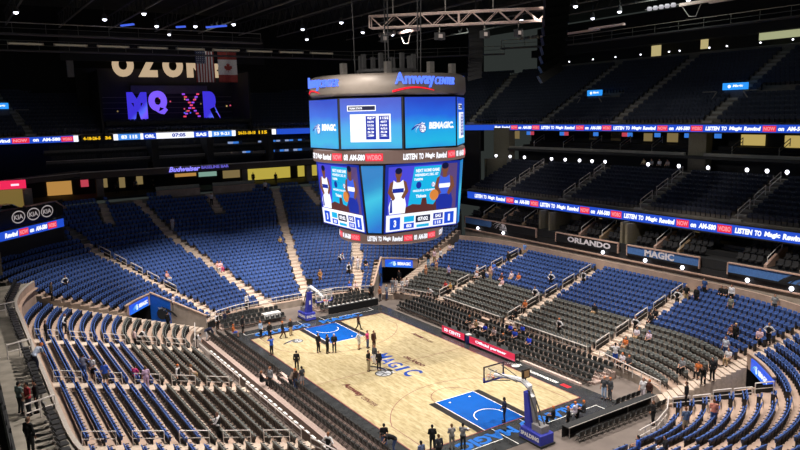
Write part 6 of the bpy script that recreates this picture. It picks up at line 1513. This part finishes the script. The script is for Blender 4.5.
    (9.69, 19.99, 0.03, -100, 'stand', '#1c1d22', 1, '#131316', 0, '#d8763c', 'm', '', 'person in dark jacket at right end of far chairs'),
    (10.02, 18.61, 0.03, -80, 'stand', '#c88a68', 0, '#44464c', 0, '#d8763c', 'm', '', 'person in tan at right end of far chairs'),
    (10.88, 18.49, 0.03, -60, 'stand', '#8c9ab0', 0, '#4a5f90', 0, '#e0c090', 'm', '', 'light haired person in grey blue near far right tunnel'),
    (11.76, 18.49, 0.75, -100, 'stand', '#8a8c92', 0, '#a9bfe0', 0, '#6a4a30', 'm', '', 'person in grey tee and light jeans near far right tunnel'),
    (11.17, 25.62, 2.34, -90, 'stand', '#f4e6ea', 0, '#e9e6ea', 0, '#131316', 'm', '', 'person in white on far stand steps below the video board'),
    (11.91, 25.02, 2.34, -100, 'sit', '#131316', 0, '#b49a72', 0, '#131316', 'm', '', 'person in black and tan sitting right of video board underside'),
    (9.48, 24.96, 1.81, -90, 'stand', '#e9e6ea', 1, '#131316', 0, '#7a5a48', 'm', '#131316', 'usher in black vest on right part of far stand steps'),
    (9.89, 27.86, 2.87, -80, 'lean', '#e9e6ea', 1, '#131316', 0, '#d8763c', 'm', '', 'person in white leaning over blue seats under the video board'),
    (5.46, 24.84, 1.54, -90, 'front', '#b08050', 1, '#b08050', 0, '#c8a8a0', 'm', '', 'person in tan coat standing low in far stand behind hoop'),
    (-4.96, 31.31, 3.4, -80, 'sit', '#f0b8b0', 0, '#e9e6ea', 0, '#d8763c', 'm', '', 'left of two pink clad people sitting in the far stand'),
    (-4.57, 30.6, 3.4, -80, 'sit', '#f6ccd4', 0, '#e8488c', 0, '#a06a48', 'm', '', 'right of two pink clad people sitting in the far stand'),
    (-11.09, 29.12, 3.4, -50, 'sit', '#f0b0a8', 0, '#e9e6ea', 0, '#d8763c', 'm', '', 'person in salmon pink sitting above the far left tunnel'),
    (-7.19, 41.37, 7.4, -80, 'stand', '#e8e0e8', 0, '#e9e6ea', 0, '#131316', 'm', '', 'person in white on upper steps of the far stand, left'),
    (4.92, 34.64, 4.72, -90, 'sit', '#c8a868', 0, '#131316', 0, '#d8b890', 'm', '', 'person in mustard tan sitting mid far stand beside steps'),
    (8.21, 47.36, 10.55, -90, 'stand', '#e9e6ea', 0, '#131316', 0, '#131316', 'm', '', 'person in white at top of the far terrace steps'),
    (-0.45, 45.8, 9.65, -90, 'stand', '#e9e6ea', 0, '#131316', 0, '#131316', 'm', '', 'person with white top on short upper steps of the far terrace'),
    (11.01, 49.87, 11.5, -90, 'stand', '#131316', 1, '#131316', 0, '#131316', 'm', '', 'dark silhouette before the yellow wall, far concourse'),
    (8.44, 52.53, 11.5, -90, 'stand', '#131316', 1, '#131316', 0, '#131316', 'm', '', 'dark silhouette left of the yellow wall, far concourse'),
    (10.92, 0.73, 0.18, 180, 'sit', '#2848e0', 0, '#131316', 0, '#131316', 'm', '', 'person in blue shirt seated behind the long scorers table'),
    (12.13, -1.55, 0.54, 180, 'sit', '#2848e0', 0, '#131316', 0, '#131316', 'm', '', 'person in blue shirt sitting on right courtside, beside middle steps'),
    (11.65, -2.69, 0.36, 190, 'sit', '#3058e8', 0, '#131316', 0, '#d8763c', 'm', '', 'person in blue shirt sitting lower on right courtside chairs'),
    (12.83, -2.44, 0.54, 180, 'sit', '#2a4ed8', 0, '#131316', 0, '#131316', 'm', '', 'person in blue shirt standing out in right back courtside row'),
    (11.33, -4.88, 0.36, 180, 'sit', '#2848e0', 0, '#131316', 0, '#131316', 'm', '', 'rightmost blue shirted person on the right courtside chairs'),
    (11.2, 3.46, 0.36, 180, 'sit', '#1c1d22', 0, '#131316', 0, '#d8763c', 'm', '', 'person in dark top behind the gap between scorers tables'),
    (11.02, 2.21, 0.18, 180, 'sit', '#b49a72', 0, '#131316', 0, '#d8763c', 'm', '', 'person in tan top behind the long scorers table'),
    (10.83, -0.69, 0.18, 180, 'sit', '#e0c8cc', 0, '#131316', 0, '#8a5a40', 'm', '', 'person in pale top behind the long scorers table'),
    (10.36, -2.48, 0.18, 180, 'sit', '#44464c', 0, '#131316', 0, '#d8763c', 'm', '', 'person in grey behind near end of the long scorers table'),
    (2.74, -17.64, 0.03, 120, 'stand', '#131316', 1, '#131316', 0, '#d8763c', 'm', '', 'person in black standing on the near right apron'),
    (4.47, -16.67, 0.03, 100, 'sit', '#e8dcf0', 0, '#e9e6ea', 0, '#d8763c', 'm', '', 'person in white kneeling on near right apron, left one'),
    (5.08, -16.91, 0.03, 110, 'sit', '#44464c', 0, '#131316', 0, '#d8763c', 'm', '', 'person in grey sitting on near right apron beside white'),
    (2.64, -16.33, 0.03, 120, 'sit', '#1c1d22', 0, '#131316', 0, '#d8763c', 'm', '', 'person in dark clothes crouching by the hoop stand'),
    (39.5, 5.0, 14.4, 180, 'sit', '#c8b890', 0, '#1c1d22', 0, '#131316', 'm', '', 'leftmost of four people sitting at the middle deck ledge'),
    (39.5, 3.9, 14.4, 180, 'sit', '#8a8c92', 0, '#1c1d22', 0, '#131316', 'm', '', 'second of four people sitting at the middle deck ledge'),
    (39.5, 2.8, 14.4, 180, 'sit', '#e9e6ea', 0, '#1c1d22', 0, '#5a3a28', 'm', '', 'third of four people sitting at the middle deck ledge'),
    (39.5, 1.7, 14.4, 180, 'sit', '#b8a8a8', 0, '#1c1d22', 0, '#131316', 'm', '', 'rightmost of four people sitting at the middle deck ledge'),
    (-11.2, 53.5, 11.5, -90, 'stand', '#5a5848', 0, '#1c1d22', 0, '#131316', 'm', '', 'person in olive top standing in the far concourse, left'),
    (-8.6, 54.0, 11.5, -90, 'stand', '#8a8c92', 0, '#1c1d22', 0, '#131316', 'm', '', 'person in grey top standing in the far concourse, left of bar sign'),
    (-6.4, 53.0, 11.5, -90, 'front', '#131316', 1, '#1c1d22', 0, '#131316', 'm', '', 'person in black standing below the violet bar sign'),
]
# ------------------------------------------------------------------ people
def capsule(mb, p, q, r0, r1, n=10):
    p = Vector(p); q = Vector(q); d = q-p; L = max(d.length, 1e-5); d /= L
    a = Vector((0, 0, 1)) if abs(d.z) < .9 else Vector((1, 0, 0)); s = d.cross(a).normalized(); t = d.cross(s)
    rings = []
    for i in range(1, 4): th = PI/2*(1-i/3); rings.append((p-d*r0*math.sin(th), r0*math.cos(th)))
    for i in range(0, 3): th = PI/2*i/3; rings.append((q+d*r1*math.sin(th), r1*math.cos(th)))
    o = len(mb.v); mb.v.append(tuple(p-d*r0))
    for c, r in rings:
        for j in range(n): x = 2*PI*j/n; mb.v.append(tuple(c+(s*math.cos(x)+t*math.sin(x))*r))
    mb.v.append(tuple(q+d*r1)); k = len(rings)
    for j in range(n): mb.f.append((o, o+1+(j+1) % n, o+1+j)); mb.m.append(0)
    for i in range(k-1):
        for j in range(n): mb.f.append((o+1+i*n+j, o+1+i*n+(j+1) % n, o+1+(i+1)*n+(j+1) % n, o+1+(i+1)*n+j)); mb.m.append(0)
    e = o+1+k*n
    for j in range(n): mb.f.append((e, o+1+(k-1)*n+j, o+1+(k-1)*n+(j+1) % n)); mb.m.append(0)
def ellipsoid(mb, c, r, M=None, n=12, m=8, cut=None):
    o = len(mb.v); c = Vector(c)
    for i in range(m+1):
        th = PI*i/m
        for j in range(n):
            ph = 2*PI*j/n; v = Vector((r[0]*math.sin(th)*math.cos(ph), r[1]*math.sin(th)*math.sin(ph), r[2]*math.cos(th)))
            mb.v.append(tuple(c+(M @ v if M else v)))
    for i in range(m):
        for j in range(n): mb.f.append((o+i*n+j, o+(i+1)*n+j, o+(i+1)*n+(j+1) % n, o+i*n+(j+1) % n)); mb.m.append(0)
def fuse(mb, name, vox):
    me = mb.mesh(name); ob = D.objects.new(name, me); COL.objects.link(ob)
    r = ob.modifiers.new('fuse', 'REMESH'); r.mode = 'VOXEL'; r.voxel_size = vox; r.use_smooth_shade = True
    s = ob.modifiers.new('smooth', 'SMOOTH'); s.factor = .5; s.iterations = 2
    bpy.context.view_layer.update()
    out = D.meshes.new_from_object(ob.evaluated_get(bpy.context.evaluated_depsgraph_get())); out.name = name
    D.objects.remove(ob); D.meshes.remove(me)
    out.polygons.foreach_set('use_smooth', [True]*len(out.polygons)); out.materials.clear(); return out
V = Vector
def skeleton(pose):
    """joint positions; the figure faces +x and its left is +y"""
    J = dict(pel=V((0, 0, .95)), wai=V((.0, 0, 1.08)), che=V((.0, 0, 1.30)), neck=V((-.01, 0, 1.49)), head=V((.02, 0, 1.63)))
    for s, y in (('L', 1), ('R', -1)):
        J['sh'+s] = V((-.01, y*.185, 1.42)); J['el'+s] = V((-.02, y*.245, 1.14)); J['ha'+s] = V((.05, y*.25, .90))
        J['hi'+s] = V((0, y*.09, .92)); J['kn'+s] = V((.03, y*.11, .50)); J['an'+s] = V((-.01, y*.12, .08)); J['to'+s] = V((.15, y*.14, .04))
    if pose == 'front':
        for s, y in (('L', 1), ('R', -1)): J['el'+s] = V((.02, y*.26, 1.15)); J['ha'+s] = V((.20, y*.05, .98+.02*y))
    elif pose == 'cross':
        for s, y in (('L', 1), ('R', -1)): J['el'+s] = V((.12, y*.24, 1.15)); J['ha'+s] = V((.20, -y*.10, 1.20+.03*y))
    elif pose == 'hips':
        for s, y in (('L', 1), ('R', -1)): J['el'+s] = V((-.08, y*.40, 1.16)); J['ha'+s] = V((.04, y*.19, 1.03))
    elif pose == 'raise':
        for s, y in (('L', 1), ('R', -1)): J['el'+s] = V((.20, y*.30, 1.38)); J['ha'+s] = V((.20, y*.13, 1.60))
    elif pose == 'phone':
        J['elR'] = V((.12, -.25, 1.18)); J['haR'] = V((.22, -.10, 1.36)); J['elL'] = V((.06, .25, 1.14)); J['haL'] = V((.20, .10, 1.08))
    elif pose == 'reach':
        J['elR'] = V((.18, -.28, 1.22)); J['haR'] = V((.42, -.24, 1.20)); J['elL'] = V((.10, .25, 1.14)); J['haL'] = V((.28, .14, 1.08))
    elif pose == 'walk':
        J['knL'] = V((.17, .10, .52)); J['anL'] = V((.26, .11, .10)); J['toL'] = V((.42, .12, .07)); J['knR'] = V((-.04, -.10, .50)); J['anR'] = V((-.26, -.11, .14)); J['toR'] = V((-.14, -.12, .05))
        J['elL'] = V((-.12, .24, 1.16)); J['haL'] = V((-.12, .25, .92)); J['elR'] = V((.06, -.25, 1.15)); J['haR'] = V((.24, -.23, .98))
    elif pose in ('lean', 'bend'):
        b = .30 if pose == 'lean' else .62
        J['pel'] = V((-.10, 0, .93)); J['wai'] = V((-.02+b*.1, 0, 1.05)); J['che'] = V((.08+b*.35, 0, 1.24-b*.18)); J['neck'] = V((.15+b*.62, 0, 1.41-b*.36)); J['head'] = V((.24+b*.72, 0, 1.52-b*.42))
        for s, y in (('L', 1), ('R', -1)):
            J['hi'+s] = V((-.10, y*.09, .90)); J['kn'+s] = V((.03, y*.11, .50)); J['sh'+s] = V((.13+b*.52, y*.18, 1.36-b*.32)); J['el'+s] = J['sh'+s]+V((.06, y*.05, -.28)); J['ha'+s] = J['el'+s]+V((.16, -y*.04, -.18))
    elif pose == 'sit':
        for k in ('pel', 'wai', 'che', 'neck', 'head'): J[k] = J[k]+V((-.02, 0, -.42))
        for s, y in (('L', 1), ('R', -1)):
            J['sh'+s] = J['sh'+s]+V((-.02, 0, -.42)); J['hi'+s] = V((.0, y*.09, .52)); J['kn'+s] = V((.42, y*.13, .54)); J['an'+s] = V((.42, y*.13, .09)); J['to'+s] = V((.58, y*.15, .05))
            J['el'+s] = V((.06, y*.25, .74)); J['ha'+s] = V((.30, y*.13, .66))
    return J
def hand(mb, wrist, d, side):
    d = d.normalized(); lat = d.cross(V((0, 0, 1)))
    if lat.length < .2: lat = V((1, 0, 0))
    lat.normalize(); nrm = lat.cross(d).normalized()
    M = Matrix((lat, d, nrm)).transposed()
    ellipsoid(mb, wrist+d*.055, (.042, .058, .019), M, 10, 6)
    for i, (o, l) in enumerate(((-.030, .068), (-.010, .078), (.010, .072), (.029, .056))):
        a = wrist+d*.09+lat*o; b = a+d*l*.55+lat*o*.15-nrm*.006; c = b+d*l*.42-nrm*.022
        capsule(mb, a, b, .0105, .0095, 6); capsule(mb, b, c, .0095, .008, 6)
    a = wrist+d*.03-lat*side*.034; b = a+d*.035-lat*side*.030-nrm*.008; c = b+d*.032-lat*side*.006-nrm*.012
    capsule(mb, a, b, .013, .0115, 6); capsule(mb, b, c, .0115, .009, 6)
PM = {}
def pose_meshes(pose):
    if pose in PM: return PM[pose]
    J = skeleton(pose); b = MB()
    up = (J['head']-J['neck']).normalized(); fw = V((1, 0, 0)); fw = (fw-up*fw.dot(up)).normalized(); sd = up.cross(fw)
    HM = Matrix((fw, sd, up)).transposed(); h = J['head']
    ellipsoid(b, h+up*.03, (.098, .078, .105), HM, 16, 12); ellipsoid(b, h-up*.055+fw*.018, (.072, .058, .075), HM, 12, 8)
    capsule(b, h+fw*.088-up*.005, h+fw*.112-up*.035, .010, .016, 7); capsule(b, h+fw*.082-up*.075-sd*.018, h+fw*.082-up*.075+sd*.018, .011, .011, 6)
    for s in (-1, 1): ellipsoid(b, h+sd*s*.08-up*.01, (.026, .012, .034), HM, 8, 6); capsule(b, h+fw*.083+sd*s*.018+up*.03, h+fw*.076+sd*s*.045+up*.028, .013, .012, 6)
    capsule(b, J['neck']-up*.06, h-up*.06, .058, .052)
    capsule(b, J['pel'], J['wai'], .135, .125); capsule(b, J['wai'], J['che'], .125, .14); capsule(b, J['che'], J['neck']-up*.08, .135, .07)
    for s, y in (('L', 1), ('R', -1)):
        capsule(b, J['che']+V((0, y*.06, .02)), J['che']+V((0, y*.07, -.08)), .105, .10); capsule(b, (J['shL']+J['shR'])/2, J['sh'+s], .085, .066)
        capsule(b, J['sh'+s], J['el'+s], .054, .040); wr = J['ha'+s]; capsule(b, J['el'+s], wr, .041, .027); hand(b, wr, wr-J['el'+s], y)
        capsule(b, J['pel'], J['hi'+s], .12, .10); capsule(b, J['hi'+s], J['kn'+s], .083, .056); capsule(b, J['kn'+s], J['an'+s], .056, .038); capsule(b, J['an'+s], J['to'+s], .038, .032)
    out = dict(body=fuse(b, 'person', .0105))
    c = MB()          # hair: a cap over the crown, back and temples
    ellipsoid(c, h+up*.045-fw*.018, (.102, .090, .098), HM, 14, 10); ellipsoid(c, h-up*.01-fw*.05, (.062, .080, .085), HM, 12, 8); out['hair'] = fuse(c, 'hair', .014)
    e = MB()
    for s in (-1, 1): ellipsoid(e, h+fw*.092+sd*s*.033+up*.012, (.008, .012, .008), HM, 6, 4)
    capsule(e, h+fw*.094-up*.075-sd*.02, h+fw*.094-up*.075+sd*.02, .004, .004, 5); out['features'] = e.mesh('features')
    for long in (0, 1):
        c = MB(); capsule(c, J['pel']+(J['wai']-J['pel'])*.25, J['wai'], .152, .145); capsule(c, J['wai'], J['che'], .145, .158); capsule(c, J['che'], J['neck']-up*.09, .15, .078)
        for s, y in (('L', 1), ('R', -1)):
            capsule(c, J['che']+V((0, y*.06, .02)), J['che']+V((0, y*.07, -.08)), .118, .115); capsule(c, (J['shL']+J['shR'])/2, J['sh'+s], .095, .080); capsule(c, J['pel'], J['hi'+s]+V((0, 0, .04)), .13, .118)
            if long: capsule(c, J['sh'+s], J['el'+s], .070, .054); capsule(c, J['el'+s], J['el'+s]+(J['ha'+s]-J['el'+s])*.9, .054, .042)
            else: capsule(c, J['sh'+s], J['sh'+s]+(J['el'+s]-J['sh'+s])*.75, .072, .062)
        out['top%d' % long] = fuse(c, ('tee', 'jacket')[long], .018)
        c = MB()
        for s, y in (('L', 1), ('R', -1)):
            capsule(c, J['pel'], J['hi'+s], .138, .120); capsule(c, J['hi'+s], J['kn'+s] if not long else J['hi'+s]+(J['kn'+s]-J['hi'+s])*.85, .108, .075 if not long else .088)
            if not long: capsule(c, J['kn'+s], J['an'+s]+V((0, 0, .03)), .075, .058)
        out['bot%d' % long] = fuse(c, ('trousers', 'shorts')[long], .018)
    c = MB()
    for s in 'LR': capsule(c, J['an'+s]+V((-.03, 0, -.035)), J['to'+s], .050, .045); capsule(c, J['an'+s], J['an'+s]+V((0, 0, -.02)), .05, .05)
    out['shoes'] = fuse(c, 'shoes', .016)
    c = MB(); capsule(c, J['pel']+(J['wai']-J['pel'])*.4, J['wai'], .160, .156); capsule(c, J['wai'], J['che'], .156, .166); capsule(c, J['che'], J['neck']-up*.11, .158, .08)
    for s, y in (('L', 1), ('R', -1)): capsule(c, J['che']+V((0, y*.06, .02)), J['che']+V((0, y*.07, -.08)), .126, .124)
    out['vest'] = fuse(c, 'waistcoat', .018)
    PM[pose] = out; return out
def pm(col):
    if isinstance(col, str) and col.startswith('#'): return mat('cloth '+col, tuple(x*.82 for x in lin(col)), .85, noise=.08, scale=9)
    return col
SKM = {'m': mat('skin light', (.52, .27, .18), .55, noise=.05), 'd': mat('skin dark', (.13, .06, .035), .5, noise=.05)}
FEAT = mat('facial features', (.03, .015, .012), .5)
def part(name, me, m, root):
    o = D.objects.new(name, me); COL.objects.link(o); o.parent = root
    if not me.materials: me.materials.append(m)
    o.material_slots[0].link = 'OBJECT'; o.material_slots[0].material = m; return o
for (x, y, z, face, pose, top, lg, bot, sh, hair, skin, vest, label) in PEOPLE:
    Pm = pose_meshes(pose)
    if 'black drape' in label: x, y, z = x+.5, y-1.3, .03
    if pose == 'sit':
        dx, dy = max(abs(x)-4, 0), max(abs(y)-13, 0); Rr = math.hypot(dx, dy)
        if Rr > 9.6 and z > .6:
            dp = SDEP if abs(y) < dline(abs(x))+.65 else DEP; k = int((Rr-9.5)/dp); f = (9.5+k*dp+.56)/Rr if Rr < 25.5 else 1
            x = math.copysign(4+dx*f, x) if dx > 0 else x; y = math.copysign(13+dy*f, y) if dy > 0 else y
    root = D.objects.new('person', Pm['body']); COL.objects.link(root)
    if not Pm['body'].materials: Pm['body'].materials.append(SKM['m'])
    root.material_slots[0].link = 'OBJECT'; root.material_slots[0].material = SKM[skin]
    root.location = (x, y, z); root.rotation_euler = (0, 0, R_(face)); tag(root, label, 'person')
    k = 1.0 if pose == 'sit' else random.Random(label).uniform(.97, 1.06); root.scale = (k, k, k)
    part('hair', Pm['hair'], pm(hair), root); part('facial_features', Pm['features'], FEAT, root)
    part('jacket' if lg else 'tee_shirt', Pm['top%d' % lg], pm(top), root); part('shorts' if sh else 'trousers', Pm['bot%d' % sh], pm(bot), root); part('shoes', Pm['shoes'], pm('#17171a'), root)
    if vest: part('waistcoat', Pm['vest'], pm(vest), root)
    if 'blue and white ball' in label:
        bl = thing('basketball', 'blue and white ball held by the person in grey tee near the baseline', 'ball', (x+.5, y+.12, z+1.16))
        q = MB(); ellipsoid(q, (0, 0, 0), (.12, .12, .12), None, 16, 10); q.m = [(0 if (i % 16) < 8 else 1) for i in range(len(q.f))]; q.build('ball_cover', [mat('ball blue', (.03, .06, .5), .5), WHITE], bl, True)
    if label.startswith('person in white jersey'):
        q = MB(); text_fit(q, '6', .16, .24, plane_fn((-.168, .08, 1.16), (0, -1, 0), (0, 0, 1), .0), bold=.05); q.build('jersey_number', pm('#2f5fd0'), root)
def spot(name, loc, tgt, e, ang, blend, col=(1, .93, .85), r=.4):
    l = D.lights.new(name, 'SPOT'); l.energy = e; l.spot_size = R_(ang); l.spot_blend = blend; l.color = col; l.shadow_soft_size = r
    o = D.objects.new(name, l); COL.objects.link(o); o.location = loc
    o.rotation_euler = (Vector(tgt)-Vector(loc)).to_track_quat('-Z', 'Y').to_euler(); return o
for sx in (-1, 1):
    for y in (-27, -9, 4, 19):
        spot('flood_lamp', (sx*13, y, 34), (sx*12.5, y, 0), 31000 if y < 15 else 38000, 100 if sx < 0 and y < 3 else 86 if y < 3 else 76 if y < 15 else 70, .55)
for sx in (-1, 1):
    spot('court_lamp', (sx*18, 0, 34), (sx*1, 2, 0), 17000, 50, .8)
for x, y in ((-30, 40), (34, 34), (34, 0), (0, 44), (34, -26)):
    l = D.lights.new('house_fill', 'AREA'); l.energy = 110 if y > 36 else 420; l.shape = 'DISK'; l.size = 6; l.color = (.9, 1, .92)  # unseen fill, added to lift the upper decks out of black
    o = D.objects.new('house_fill', l); COL.objects.link(o); o.location = (x, y, 34)

spot('board_fill', (-26, -36, 35), (2, 0, 22.5), 26000, 26, .5)  # added fill aimed at the video board, with no fixture of its own
spot('board_fill', (-36, -6, 35), (0, 0, 22.5), 15000, 26, .5)  # second added fill, on the board's left side
spot('truss_fill', (2, -7, 36.5), (6.4, -1, 29.5), 1800, 75, .6)  # unseen spot added over the box truss to brighten it
for sx in (-1, 1): spot('end_fill', (sx*8, 10, 34), (sx*6, 29, 2), 52000, 38, .8)  # added fill that brightens the lower rows of the far stand
